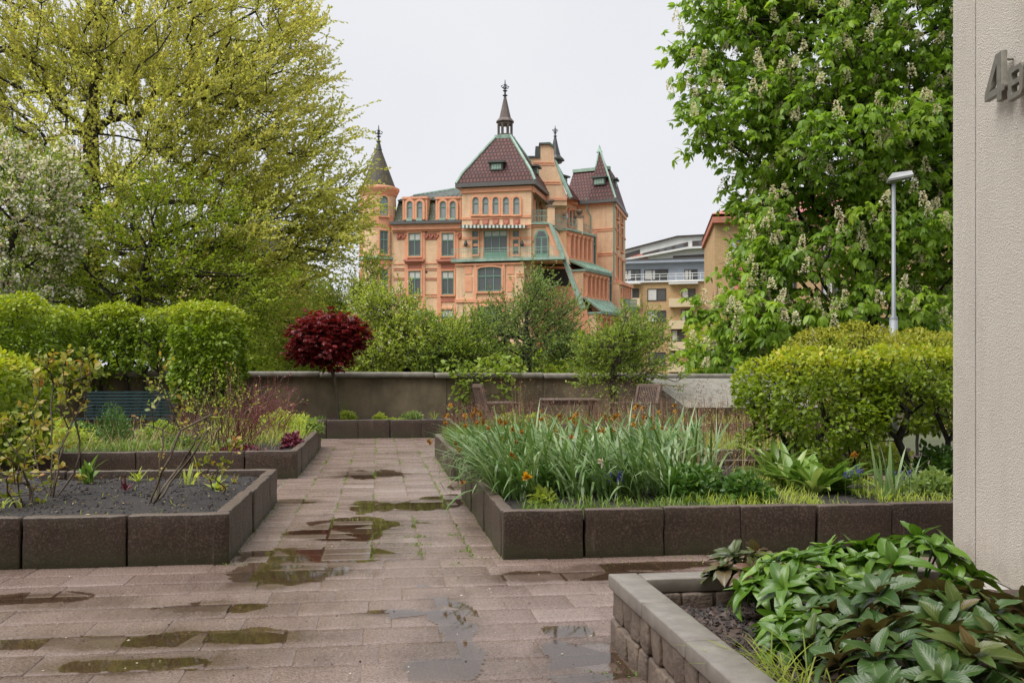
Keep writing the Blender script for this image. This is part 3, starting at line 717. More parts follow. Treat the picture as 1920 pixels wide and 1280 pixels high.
# balcony on the first storey
b = MB(); q = [ft.p(852, 489, .0), ft.p(1062, 487, .0), ft.p(1062, 487, 1.0), ft.p(852, 489, 1.0)]
zq = q[0][2]; q = [np.array((*v[:2], zq)) for v in q]; b.prism(q, (0, 0, -.22)); bal = part('balcony', b, 'copper')
b = MB(); A_, B_ = q[3]-ft.n*.06, q[2]-ft.n*.06; hh = 19*82.5/F
for z in (hh, hh*.72, .1): b.bar(A_+UP*z, B_+UP*z, .04, .04)
for t in np.linspace(0, 1, 64): b.bar(A_+(B_-A_)*t, A_+(B_-A_)*t+UP*hh, .016, .016, up=(1, 0, 0))
b.bar(A_, q[0], .03, .03)
part('railing', b, 'copper', bal)
# lower bay
fb = Fac(854, 82.4, 984, 81.0)
b = MB(); fb.rect(b, 855, 493.2, 983, 960, -6, 0); by = part('bay_wall', b, 'ybrick')
b = MB(); fb.rect(b, 854.5, 493.5, 983.5, 497, 0, .14)
for y in (512, 517): fb.rect(b, 968, y, 983, y+2, 0, .05)
fb.rect(b, 889, 495, 894, 600, 0, .1); fb.rect(b, 942, 495, 947, 600, 0, .1)
for x0, x1 in ((872, 885), (951, 964)): fb.rect(b, x0, 499, x1, 514, 0, .05); fb.rect(b, x0, 518, x1, 547, 0, .05)
fb.rect(b, 854.5, 560, 983.5, 566, 0, .12)
part('bay_trim', b, 'salmon', by)
window(fb, mans, 896, 500.5, 941, 546, arch=.18, mull=2, tran=.62, sw=.13); window(fb, mans, 896, 575, 941, 620, mull=2, tran=.62)
# roof of the tower
ov = .55; ov = .45; eb = [ft.at(-ov, zt, ov), ft.at(LT+ov, zt, ov), ft.at(LT+ov, zt, -dep-ov), ft.at(-ov, zt, -dep-ov)]
b = MB(); b.prism(eb, (0, 0, .3)); part('eaves', b, 'gutter')
zt2 = zt+.55; ztop = zat(256, 84.5)
rb = [ft.at(-.4, zt+.3, .4), ft.at(LT+.4, zt+.3, .4), ft.at(LT+.4, zt+.3, -dep-.4), ft.at(-.4, zt+.3, -dep-.4)]
cc = sum(rb)/4; tops = [np.array((cc[0]+(q[0]-cc[0])*.19, cc[1]+(q[1]-cc[1])*.19, ztop)) for q in rb]
mid = [q+(np.array((cc[0]+(q[0]-cc[0])*.88, cc[1]+(q[1]-cc[1])*.88, zt+1.15))-q) for q in rb]
b = MB(); pyramid(b, rb, mid); pyramid(b, mid, tops); rf = part('tower_roof', b, 'rtile')
b = MB()
for i in range(4): b.tube([rb[i]+UP*.03, mid[i]+UP*.05, tops[i]+UP*.05], .12, 6)
t2 = [np.array((cc[0]+(q[0]-cc[0])*1.15, cc[1]+(q[1]-cc[1])*1.15, ztop-.15)) for q in tops]; b.prism(t2, (0, 0, .32)); part('copper_hips', b, 'copper', rf)
def roofdormer(ctr, u, n, w, h, parent):
    b = MB(); b.prism([ctr-u*w/2-UP*h/2, ctr+u*w/2-UP*h/2, ctr+u*w/2+UP*h/2, ctr-u*w/2+UP*h/2], n*-1.4); b.prism([ctr-u*(w/2+.2)+UP*h/2+n*.2, ctr+u*(w/2+.2)+UP*h/2+n*.2, ctr+u*(w/2+.2)+UP*(h/2+.14)+n*.2, ctr-u*(w/2+.2)+UP*(h/2+.14)+n*.2], n*-2)
    d = b.build('roof_window', M['seam'], parent)
    b = MB(); k = 4
    for i in range(k): b.prism([ctr+u*(-w/2+.1+(w-.2)*(i+.06)/k)+UP*(-h/2+.1), ctr+u*(-w/2+.1+(w-.2)*(i+.94)/k)+UP*(-h/2+.1), ctr+u*(-w/2+.1+(w-.2)*(i+.94)/k)+UP*(h/2-.1), ctr+u*(-w/2+.1+(w-.2)*(i+.06)/k)+UP*(h/2-.1)], n*.03)
    b.build('pane', M['copper'], d)
rd = Fac(866, 82.0, 996, 80.6)
def slope(e0, e1, t0, t1, s, z):
    a, c = e0+(e1-e0)*s, t0+(t1-t0)*s; return a+(c-a)*((z-a[2])/(c[2]-a[2]))
roofdormer(slope(mid[0], mid[1], tops[0], tops[1], .5, zat(313, 82.5))+ft.n*.3, ft.u, ft.n, 1.05, .62, rf)
roofdormer(slope(mid[1], mid[2], tops[1], tops[2], .45, zat(320, 84))+ft.u*.3, -ft.n, ft.u, 1.0, .6, rf)
# lantern
lb = np.array((cc[0], cc[1], 0)); D_l = float(np.dot(cc-CAM, FW)); zl = lambda y: zat(y, D_l); rl = 14.2*D_l/F
b = MB(); b.lathe(lb, [(rl*1.08, ztop+.1), (rl*1.08, ztop+.3), (rl*.8, ztop+.34)], 8, .3)
for k in range(8):
    a = .3+k*math.pi/4; p = lb+np.array((math.cos(a), math.sin(a), 0))*rl*.92; b.tube([p+UP*(ztop+.3), p+UP*zl(232)], .1, 6)
    a2 = a+math.pi/4; p2 = lb+np.array((math.cos(a2), math.sin(a2), 0))*rl*.92
    pts = [p+(p2-p)*t+UP*(zl(239)+.45*math.sin(math.pi*t)**.6) for t in np.linspace(0, 1, 7)]; b.tube(pts, .06, 5)
b.lathe(lb, [(rl*.95, zl(235)), (rl*1.0, zl(234.5)), (rl*1.0, zl(231)), (rl*1.25, zl(230)), (rl*1.25, zl(228.5)), (rl*.9, zl(228.2))], 8, .3)
ln = part('lantern', b, 'spire')
b = MB(); b.lathe(lb, [(rl*1.22, zl(228.6)), (rl*.82, zl(222)), (rl*.55, zl(206)), (rl*.1, zl(178))], 8, .3); part('spire', b, 'spire', ln)
b = MB(); finial(b, cc, zl(180), zl(150), 1.0); part('finial', b, 'iron', ln)
# tower side: arched window, awning
for u in (1.5, 3.6):
    f3 = Q.__new__(Q); f3.o, f3.u, f3.n = side.o, side.u, side.n; f3.uz = lambda px, py: (px, py)
    window(f3, mans, u-.4, ft.p(990, 372)[2], u+.4, ft.p(990, 412)[2], arch=1, mull=0, sw=.2)
b = MB(); za = ft.p(996, 356)[2]; b.prism([side.at(.6, za, .05), side.at(5.2, za, .05), side.at(5.2, za-.9, 1.1), side.at(.6, za-.9, 1.1)], UP*.05); part('side_awning', b, 'gutter')
# door section right of the tower, with the inclined copper gable edge
fd = Fac(994, 81.9, 1094, 80.9)
b = MB(); fd.poly(b, [(994, 421), (1030, 421), (1058, 489), (994, 489)], -5, -.05); dw = part('gable_wall', b, 'ybrick')
b = MB(); fd.rect(b, 994, 421, 1030, 425, -.1, .1)
fd.poly(b, [(994, 446), (1001, 446), (1001, 452), (994, 452)], -.04, .03); fd.poly(b, [(1022, 424), (1031, 424), (1058, 489), (1046, 489)], -.04, .06)
part('gable_trim', b, 'salmon', dw)
b = MB(); fd.poly(b, [(1003, 486.5), (1003, 441), (1009.5, 431), (1021.5, 431), (1028, 441), (1028, 486.5)], -.02, .1); dr = part('door', b, 'gframe')
for xa, xb in ((1005.5, 1014), (1017, 1025.8)): b = MB(); fd.rect(b, xa, 446, xb, 475, .1, .115); part('pane', b, 'pane', dr)
b = MB(); fd.poly(b, [(1006, 443.5), (1010.5, 434), (1020.5, 434), (1025, 443.5)], .1, .115); part('pane', b, 'pane', dr)
b = MB(); fd.poly(b, [(1029.5, 419.5), (1035, 419.5), (1097, 578), (1089, 578)], -.6, .3); fd.poly(b, [(994, 418.5), (1033, 418.5), (1033, 421), (994, 421)], -5, .25); part('inclined_coping', b, 'copper')
b = MB(); fd.poly(b, [(984, 493.5), (1058, 493.5), (1092, 578), (1100, 640), (1100, 960), (984, 960)], -6, -2.4); part('recess_wall', b, 'salmon')
b = MB(); fd.poly(b, [(1000, 499), (1050, 499), (1062, 531), (1000, 531)], -2.4, -2.3); part('recess_opening', b, 'dark')  # flat dark sheet painting the shade of the recess under the balcony
# terrace railing with brick piers and urns
b = MB()
def rail(b, p0, p1, h=.9, n=14):
    for z in (h, h*.55, .08): b.bar(p0+UP*z, p1+UP*z, .04, .045)
    for t in np.linspace(0, 1, n): b.bar(p0+(p1-p0)*t, p0+(p1-p0)*t+UP*h, .022, .022, up=(1, .2, 0))
r0, r1 = fd.p(995, 418, -.1), fd.p(1029, 418, -.1); rail(b, r0, r1, 1.05, 14)
fw_ = Fac(1036, 83.2, 1112, 89.3)
r2, r3 = fw_.p(1037, 420, 0), fw_.p(1086, 438, 0); r3[2] = r2[2] = r1[2]; rail(b, r2, r3, 1.0, 26); r4 = fw_.p(1112, 440, 0); r4[2] = r1[2]-.3; rail(b, r3, r4, 1.0, 12)
part('terrace_railing', b, 'copper')
for q in (r1+RT*.15, r3, ):
    b = MB(); b.box(q+UP*.55, (.55, .55, 1.5)); pr = part('terrace_pier', b, 'ybrick')
    b = MB(); b.box(q+UP*1.36, (.72, .72, .14)); b.lathe(q+UP*1.43, [(.12, 0), (.1, .12), (.3, .34), (.32, .46), (.2, .5), (.1, .55)], 10); part('urn', b, 'stone', pr)
# stepped wing: upper storey, two pilaster storeys, copper skirts
def storey(f, x0, x1, ya, yb, deep, cols, doorx=None):
    z1, z0 = f.p(x0, ya)[2], f.p(x0, yb)[2]
    ua, ub = f.uz(x0, 500)[0], f.uz(x1, 500)[0]
    b = MB(); b.prism([f.at(ua, z0, 0), f.at(ub, z0, 0), f.at(ub, z1, 0), f.at(ua, z1, 0)], -f.n*deep); w = part('terrace_wall', b, 'ybrick')
    b = MB()
    for k in range(cols):
        u = ua+(ub-ua)*(k+.5)/cols; b.prism([f.at(u-.13, z0+.3, 0), f.at(u+.13, z0+.3, 0), f.at(u+.13, z1-.5, 0), f.at(u-.13, z1-.5, 0)], f.n*.22)
        b.prism([f.at(u-.2, z1-.52, 0), f.at(u+.2, z1-.52, 0), f.at(u+.2, z1-.36, 0), f.at(u-.2, z1-.36, 0)], f.n*.3)
    for za, zb, o in ((z1-.36, z1-.14, .14), (z0+.05, z0+.3, .2)): b.prism([f.at(ua, za, 0), f.at(ub, za, 0), f.at(ub, zb, 0), f.at(ua, zb, 0)], f.n*o)
    part('pilasters', b, 'salmon', w)
    b = MB()
    for k in range(cols-1):
        u = ua+(ub-ua)*(k+1)/cols; h2 = (ub-ua)/cols*.26; b.prism([f.at(u-h2, z0+.55, .003), f.at(u+h2, z0+.55, .003), f.at(u+h2, z1-.75, .003), f.at(u-h2, z1-.75, .003)], f.n*.03)
    part('recessed_panels', b, 'redbrick', w)
    b = MB(); b.prism([f.at(ua-.1, z1-.14, .35), f.at(ub+.3, z1-.14, .35), f.at(ub+.3, z1+.02, .35), f.at(ua-.1, z1+.02, .35)], -f.n*deep); part('ledge', b, 'copper', w)
    return ua, ub, z0, z1
u = storey(fw_, 1061, 1109, 429, 489, 7, 6)
f2_ = Fac(1089, 83.0, 1141, 88.2)
v = storey(f2_, 1093, 1139, 505, 561, 7, 6)
f3_ = Fac(1118, 82.8, 1160, 87.5)
x_ = storey(f3_, 1120, 1160, 585, 660, 9, 5)
b = MB()
def skirt(fa, ua, ub, za, fb_, va, vb, zb):
    q = [fa.at(ua, za, .1), fa.at(ub, za, .1), fb_.at(vb, zb, .4), fb_.at(va, zb, .4)]; b.prism(q, np.array((0, 0, .14)))
    for t in np.linspace(0, 1, 9): b.bar(q[0]+(q[1]-q[0])*t+UP*.17, q[3]+(q[2]-q[3])*t+UP*.17, .05, .08)
skirt(fw_, u[0]-.3, u[1], u[2]+.05, f2_, v[0]-.2, v[1], v[3]); skirt(f2_, v[0]-.2, v[1], v[2]+.05, f3_, x_[0], x_[1], x_[3])
part('copper_skirts', b, 'copper')
for f, x0, x1, ya, yb in ((fw_, 1109.5, 1116, 440, 500), (f2_, 1139.5, 1145.5, 516, 566)):
    b = MB(); f.rect(b, x0-4, ya-8, x1+6, yb+8, -5, -.1); cw = part('end_wall', b, 'salmon'); window(f, mans, x0, ya, x1, yb, mull=0, tran=.7, sw=.1, name='terrace_door')
# upper storey set back under the chimney
fu = Fac(1000, 87.0, 1082, 92.5)
b = MB(); fu.poly(b, [(1018, 372), (1082, 385), (1082, 470), (1018, 470)], -6, 0); uw = part('upper_wall', b, 'ybrick')
b = MB(); fu.poly(b, [(1030, 367), (1083, 378), (1083, 386), (1030, 375)], -.2, .3); part('upper_cornice', b, 'salmon', uw)
for x0, x1 in ((1066, 1070), (1072, 1076.5)): window(fu, mans, x0, 394, x1, 424, arch=1, mull=0, sw=.2)
b = MB(); b.lathe(fu.p(1057, 406, .25), [(.05, -.35), (.2, -.25), (.2, .2), (.05, .32)], 8); part('wall_lantern', b, 'awnw')
# stepped chimney gable
fc = Fac(990, 86.5, 1066, 86.5)
b = MB(); fc.poly(b, [(994, 296), (1006, 293), (1006, 276), (1012, 276), (1012, 271.5), (1032, 270), (1038, 277), (1039.5, 303), (1063, 368), (1063, 385), (1010, 385), (1003, 330)], -2.2, 0); ch = part('chimney', b, 'ybrick')
b = MB(); fc.poly(b, [(1010.5, 272), (1010.5, 268.5), (1031, 267.5), (1039, 274), (1039, 278), (1031, 271.5)], -2.4, .18); fc.rect(b, 1004, 274.5, 1013, 292, -2.3, .05); fc.rect(b, 990, 293, 1013, 296.5, -2.3, .12); part('chimney_cap', b, 'seam', ch)
b = MB()
for y in (304, 308, 340, 344): fc.rect(b, 1000, y, 1038+(y-300)*.3, y+2, 0, .06)
fc.rect(b, 1012, 371, 1063, 376, 0, .1)
part('chimney_bands', b, 'salmon', ch)
# rear spirelet
cs = P(1041, HZ, 90); zs = lambda y: zat(y, 90)
b = MB(); b.lathe(cs*np.array((1, 1, 0)), [(.62, zs(306)), (.62, zs(303)), (.85, zs(302)), (.85, zs(299)), (.5, zs(292)), (.28, zs(275)), (.07, zs(254))], 8); sp = part('rear_spire', b, 'iron')
b = MB(); finial(b, cs, zs(256), zs(236), .8); part('finial', b, 'iron', sp)
# right block
fr_ = Fac(1066, 93.0, 1152, 91.0); fs_ = Fac(1152, 91.0, 1166, 96.5)
z1 = fr_.p(1110, 383)[2]
A0, A1 = fr_.p(1062, 400), fr_.p(1152, 400); A2 = A1+(fs_.u*8.5)*np.array((1, 1, 0)); A3 = A0+(fs_.u*8.5)*np.array((1, 1, 0))
b = MB(); b.prism([np.array((*q[:2], -6)) for q in (A0, A1, A2, A3)], (0, 0, z1+6)); rbk = part('right_block_wall', b, 'ybrick')
b = MB()
fr_.rect(b, 1062, 380, 1152.5, 386.5, 0, .16)
for y in (428, 432, 474, 478): fr_.rect(b, 1106, y, 1152.3, y+1.8, 0, .05)
for u_ in (0, 1): pass
def srect(f, u0, u1, z0, z1, o): b.prism([f.at(u0, z0, 0), f.at(u1, z0, 0), f.at(u1, z1, 0), f.at(u0, z1, 0)], f.n*o)
srect(fs_, 0, 8.5, z1-.35, z1-.02, .16)
for y in (428, 474, 520): srect(fs_, 0, 8.5, zat(y+3, 92), zat(y, 92), .07)
part('block_bands', b, 'salmon', rbk)
f3 = Q.__new__(Q); f3.o, f3.u, f3.n = fs_.o, fs_.u, fs_.n; f3.uz = lambda px, py: (px, py)
for u0 in (1.3, 4.6):
    for ya, yb in ((394, 410), (420, 464), (482, 526), (545, 585)): window(f3, mans, u0, zat(ya, 93), u0+1.2, zat(yb, 93), mull=1, tran=.7, sw=.14)
b = MB(); b.tube([fr_.p(1102, 372, .3), fr_.p(1103, 395, .3), fr_.p(1108, 405, .12), fr_.p(1108, 430, .12)], .06, 6); b.tube([A1+fr_.n*.12+UP*(z1-A1[2]), A1+fr_.n*.12-UP*18], .07, 6); part('drainpipes', b, 'gframe')
# right block roof
ov = .45
def ring(s, z, shx=0):
    c = (A0+A1+A2+A3)/4; return [np.array((c[0]+(q[0]-c[0])*s, c[1]+(q[1]-c[1])*s, z)) for q in (A0, A1, A2, A3)]
b = MB(); b.prism(ring(1.11, z1), (0, 0, .3)); part('block_eaves', b, 'gutter')
zr = zat(319, 94); base = ring(1.07, z1+.3); top = ring(.62, zr)
top[0] = fr_.p(1058, 319, -2.2); top[3] = top[0]+fs_.u*3.5; top[1] = fr_.p(1128, 315, -2.2); top[2] = top[1]+fs_.u*3.5
for q in top: q[2] = zr
b = MB(); pyramid(b, base, top); rr_ = part('block_roof', b, 'rtile')
b = MB(); b.bar(top[0]+UP*.1, top[1]+UP*.1, .4, .3); part('ridge_copper', b, 'copper', rr_)
apx = P(1124, 280, 93.5); pb = [base[1]+(base[0]-base[1])*.52, base[1]+UP*.04, base[2]+UP*.04, base[2]+(base[3]-base[2])*.52]
pb[0] = pb[0]+UP*.04; pb[3] = pb[3]+UP*.04
b = MB(); b.add(pb+[apx], [(0, 1, 4), (1, 2, 4), (2, 3, 4), (3, 0, 4), (3, 2, 1, 0)]); pk = part('peak_roof', b, 'rtile')
b = MB(); b.tube([pb[1], apx+UP*.1], .09, 6); b.tube([pb[0]*.35+apx*.65, apx+UP*.1], .08, 6); b.lathe(apx-UP*.3, [(.3, 0), (.12, .4), (.03, .7)], 8); part('peak_copper', b, 'copper', pk)
roofdormer(slope(pb[0], pb[1], apx, apx, .45, zat(343, 92.5))+fr_.n*.3, fr_.u, fr_.n, 1.15, .66, pk)
roofdormer(slope(pb[1], pb[2], apx, apx, .45, zat(345, 94))+fs_.n*.3, fs_.u, fs_.n, 1.1, .7, pk)
# roof between the chimney and the block
b = MB(); q = [fc.p(1040, 300, -.4), fc.p(1070, 372, .3), fu.p(1083, 378, .3), fc.p(1060, 318, -3.5)]; b.prism(q, -fc.n*.35-RT*.1); lr = part('link_roof', b, 'rtile')
b = MB(); b.tube([q[0], q[1]], .17, 6); b.tube([q[0], q[3]], .15, 6); part('link_copper', b, 'copper', lr)
roofdormer((q[1]*.4+q[3]*.3+q[0]*.3)+RT*.1, fu.u, fu.n, .8, .6, lr)
# rear balconies at the right end
b = MB(); e = Fac(1160, 90, 1186, 95); e.rect(b, 1161, 532, 1182, 960, -5, 0); ew = part('rear_wall', b, 'ybrick')
b = MB(); e.rect(b, 1161, 531, 1183, 537, -5, .25)
for x in (1164, 1168, 1172, 1176, 1180): e.rect(b, x, 540, x+1.5, 560, 0, .15)
part('rear_trim', b, 'salmon', ew)
b = MB(); q0 = P(1172, 581, 86.5); q1 = P(1194, 579, 87.5); q1[2] = q0[2]; dd = unit(FW)*1.1
b.prism([q0, q1, q1+dd, q0+dd], (0, 0, .1)); rail(b, q0+UP*.1, q1+UP*.1, .85, 26); rail(b, q0+UP*.1, q0+dd+UP*.1, .85, 10)
b.bar(q0, q0-UP*2+dd, .06, .06); b.bar(q1, q1-UP*2+dd, .06, .06); part('green_balcony', b, 'gframe')
# ------------------------------------------------------------------ ground, paving, puddles
WALL_Y = 19.9
def terrain():
    xs = np.concatenate([[-1500, -600, -300, -150, -80, -50], np.linspace(-35, 45, 33), [60, 90, 150, 300, 600, 1500]])
    ys = np.concatenate([[-300, -60, -20, 0, 10, 18, 20.05, 20.3], np.linspace(21.5, 40, 9), [50, 70, 100, 150, 300, 700, 2000]])
    X, Y = np.meshgrid(xs, ys); Z = np.where(Y < 20.2, -.06, -.06-6.0*np.clip((Y-20.2)/9, 0, 1)**.7)
    V = np.stack([X, Y, Z], -1).reshape(-1, 3); n = len(xs); Q = [(j*n+i, j*n+i+1, (j+1)*n+i+1, (j+1)*n+i) for j in range(len(ys)-1) for i in range(n-1)]
    return tag(mesh_np('ground', V, Q, M['ground']), kind='structure')
terrain()
b = MB(); b.box((0, 9.0, -.0355), (16, 20.5, .06)); tag(b.build('paving_bed', M['joint']), kind='structure')
PUD = [(60, 1122, .34, .10), (390, 1138, .33, .10), (300, 1200, .55, .13), (440, 1196, .42, .10), (230, 1247, .40, .11), (40, 1205, .25, .10), (520, 1085, .30, .22), (620, 1040, .6, .26), (560, 1072, .42, .2),
       (640, 1000, .45, .3), (690, 985, .5, .3), (750, 948, .45, .3), (555, 940, .25, .14), (840, 941, .28, .35), (1010, 1080, .42, .13), (1110, 1078, .45, .14), (1200, 1062, .6, .10), (1290, 1058, .5, .08),
       (1072, 1184, .12, .08), (1100, 1222, .22, .14), (1140, 1250, .25, .2), (690, 890, .5, .35), (880, 912, .2, .3), (740, 1150, .25, .06)]
PW = [(G(x, y), a, c*1.35, 1.0) for x, y, a, c in PUD]+[(G(x, y), a, c, k) for x, y, a, c, k in ((845, 1150, .16, .55, .70), (850, 1235, .22, .45, .68), (650, 1010, .8, .9, .50), (1120, 1235, .2, .3, .58), (300, 1190, .9, .3, .50), (480, 1090, .6, .35, .5), (740, 960, .7, .5, .48), (1050, 1085, .7, .2, .52), (60, 1130, .8, .3, .55), (420, 1140, .9, .3, .5), (250, 1245, .9, .3, .55), (1090, 1080, .9, .35, .55), (700, 880, .7, .6, .46))]
def wetness(x, y):
    w = np.zeros_like(x)
    nx_ = np.array([noise.noise_vector(Vector((p*5, q*5, 2))) for p, q in zip(x, y)]); x = x+nx_[:, 0]*.13; y = y+nx_[:, 1]*.09
    n3 = np.array([noise.noise(Vector((p*1.1, q*1.1, 9))) for p, q in zip(x, y)]); w = np.clip(n3*.7, 0, .42)
    for g, a, c, kk in PW: w = np.maximum(w, kk*np.exp(-(((x-g[0])/a)**2+((y-g[1])/c)**2)*.9))
    return w
def paving():
    V = []; Q = []; rn = []; wt = []; nb = 0; r = np.random.default_rng(3); joints = []
    k = 7; tt = np.array([0, .03, .2, .4, .6, .8, .97, 1.0]) ; m = len(tt)
    def slab(x0, y0, x1, y1):
        nonlocal nb
        g = .0011+.0018*r.random()**2; x0 += g; y0 += g; x1 -= g; y1 -= g
        dz = np.clip(r.normal()*.0014, -.003, .0024); tx, ty = r.normal(size=2)*.003
        X, Y = np.meshgrid(x0+(x1-x0)*tt, y0+(y1-y0)*tt); cx, cy = (x0+x1)/2, (y0+y1)/2
        Z = dz+(X-cx)*tx+(Y-cy)*ty+.0; edge = np.zeros((m, m), bool); edge[0] = edge[-1] = True; edge[:, 0] = edge[:, -1] = True
        Z[edge] -= .003
        base = np.stack([X, Y, Z], -1).reshape(-1, 3)
        sk = np.array([(x0, y0, -.03), (x1, y0, -.03), (x1, y1, -.03), (x0, y1, -.03)])
        q = [(j*m+i, j*m+i+1, (j+1)*m+i+1, (j+1)*m+i) for j in range(m-1) for i in range(m-1)]
        c = [0, m-1, m*m-1, m*m-m]; s = m*m; q += [(s+a, s+(a+1) % 4, c[(a+1) % 4], c[a]) for a in range(4)]
        V.append(np.concatenate([base, sk])); Q.append(np.array(q)+nb)
        n = m*m+4; rn.append(np.full(n, np.clip(r.normal(.45, .22), 0, 1)))
        w = wetness(base[:, 0], base[:, 1]) + dz*-9
        wt.append(np.concatenate([w, np.zeros(4)])); nb += n
    # cross rows in front (running bond), stack bond up the path
    y = 1.6
    while y < 6.25:
        h = .285; off = r.random()*.35; x = -4.6-off
        while x < 4.4:
            L = .35; slab(x, y, x+L, y+h); x += L
        y += h
    y0 = y
    while y < 19.0:
        x = -1.02
        for i in range(6):
            L = .325; slab(x, y, x+L, y+.215); x += L
        y += .215
    for (xa, xb, ya, yb) in ((-7, -1.02, 9.55, 11.45), (.93, 6.5, 9.8, 10.9), (-7, -1.02, 16.4, 18.3), (.93, 6.5, 14.4, 19.0)):
        yy = ya
        while yy < yb-.05:
            x = xa
            while x < xb-.05: slab(x, yy, min(x+.35, xb), min(yy+.28, yb)); x += .35
            yy += .28
    o = mesh_np('paving', np.concatenate(V), np.concatenate(Q), M['paver'], np.concatenate(rn), attrs={'wet': np.concatenate(wt)}, smooth=False)
    return tag(o, kind='structure')
paving()
def puddles():
    "standing rain water: one level sheet that the higher slabs poke through"
    V = []; Q = []; n = 0; cell = set(); s = .014
    for g, a, c, k in PW:
        if k < .6: continue
        ii = range(int((g[0]-a*1.3)/s), int((g[0]+a*1.3)/s)); jj = range(int((g[1]-c*1.3)/s), int((g[1]+c*1.3)/s))
        for i in ii:
            for j in jj:
                x, y = i*s, j*s; e = math.exp(-(((x-g[0])/a)**2+((y-g[1])/c)**2)*.9)
                nz = noise.noise(Vector((x*3.2, y*1.5, 5)))*.55+noise.noise(Vector((x*11, y*6, 1)))*.18
                if e+nz > .52: cell.add((i, j))
    cell = {c for c in cell if not (c[0]*s < -.95 and c[1]*s > 6.36) and not (c[0]*s > .76 and c[1]*s > 6.28) and not (c[0]*s > 1.0 and c[1]*s < 4.38)}
    idx = {}
    for i, j in cell:
        q = []
        for a, b_ in ((i, j), (i+1, j), (i+1, j+1), (i, j+1)):
            if (a, b_) not in idx: idx[(a, b_)] = n; n += 1; V.append((a*s, b_*s, .0006+.0010*noise.noise(Vector((a*s*.8, b_*s*.5, 3)))))
            q.append(idx[(a, b_)])
        Q.append(q)
    return tag(mesh_np('puddle_water', V, Q, M['water'], smooth=True), kind='structure')
puddles()
# moss and seedlings in the joints
lv = Leaves(); r = np.random.default_rng(21); pos = []
for i in range(7):
    x = -1.02+.325*i
    for y in np.arange(6.4, 18.6, .02):
        d = noise.noise(Vector((x*3, y*1.3, 4)))
        if d > .06 and r.random() < .75: pos += [(x+r.normal()*.008, y+r.random()*.02, .0)]*2
        if d > .38 and r.random() < .5: pos += [(x+r.normal()*.02, y+r.random()*.03, .004) for _ in range(3)]
for c, n, s in (((855, 1003), 70, .035), ((780, 1006), 60, .03), ((784, 1021), 60, .035), ((870, 1033), 30, .03), ((640, 975), 30, .05), ((705, 1000), 30, .06), ((700, 1018), 20, .05), ((862, 1058), 25, .04), ((440, 1058), 30, .05), ((950, 1046), 60, .1), ((1250, 1047), 60, .25), ((1500, 1040), 80, .3), ((1190, 1262), 60, .06)):
    g = G(*c); pos += [tuple(g+np.array((r.normal()*s*1.6, r.normal()*s*.6, 0))) for _ in range(n)]
for x, ya, yb in ((-.93, 6.5, 9.4), (.80, 6.5, 9.5), (-.92, 11.6, 16.2), (.80, 11.1, 14.3)):
    pos += [(x+abs(r.normal())*.02*(1 if x < 0 else -1)+(.0 if x < 0 else 0), y, 0) for y in r.uniform(ya, yb, 130)]
pos = np.array(pos); n = len(pos)
T, TF = kite(.5, .1); f = r.normal(size=(n, 3)); f[:, 2] = np.abs(f[:, 2])*.8+.2
lv.put(T, TF, pos, f, np.tile(UP, (n, 1))+r.normal(size=(n, 3))*.4, .008+.016*r.random(n)**2, r.random(n))
tag(lv.build('joint_moss', M['l_grass']), kind='stuff')
# litter: bud scales and grit on the wet paving
r = np.random.default_rng(31); b = MB()
for i in range(110):
    p = G(r.uniform(120, 1160), 830+440*r.random()**.8)
    if p[1] > 6.3 and not (-.85 < p[0] < .75): continue
    s = .002+.0045*r.random()**2; q = (np.array([(1, 0, 0), (-1, 0, 0), (0, 1.5, 0), (0, -1.4, 0), (0, 0, .5), (0, 0, -.5)])+r.normal(size=(6, 3))*.2)*s; b.add(p+UP*s*.3+q, [(0, 2, 4), (2, 1, 4), (1, 3, 4), (3, 0, 4), (2, 0, 5), (1, 2, 5), (3, 1, 5), (0, 3, 5)])
tag(b.build('grit', M['clod']), kind='stuff')
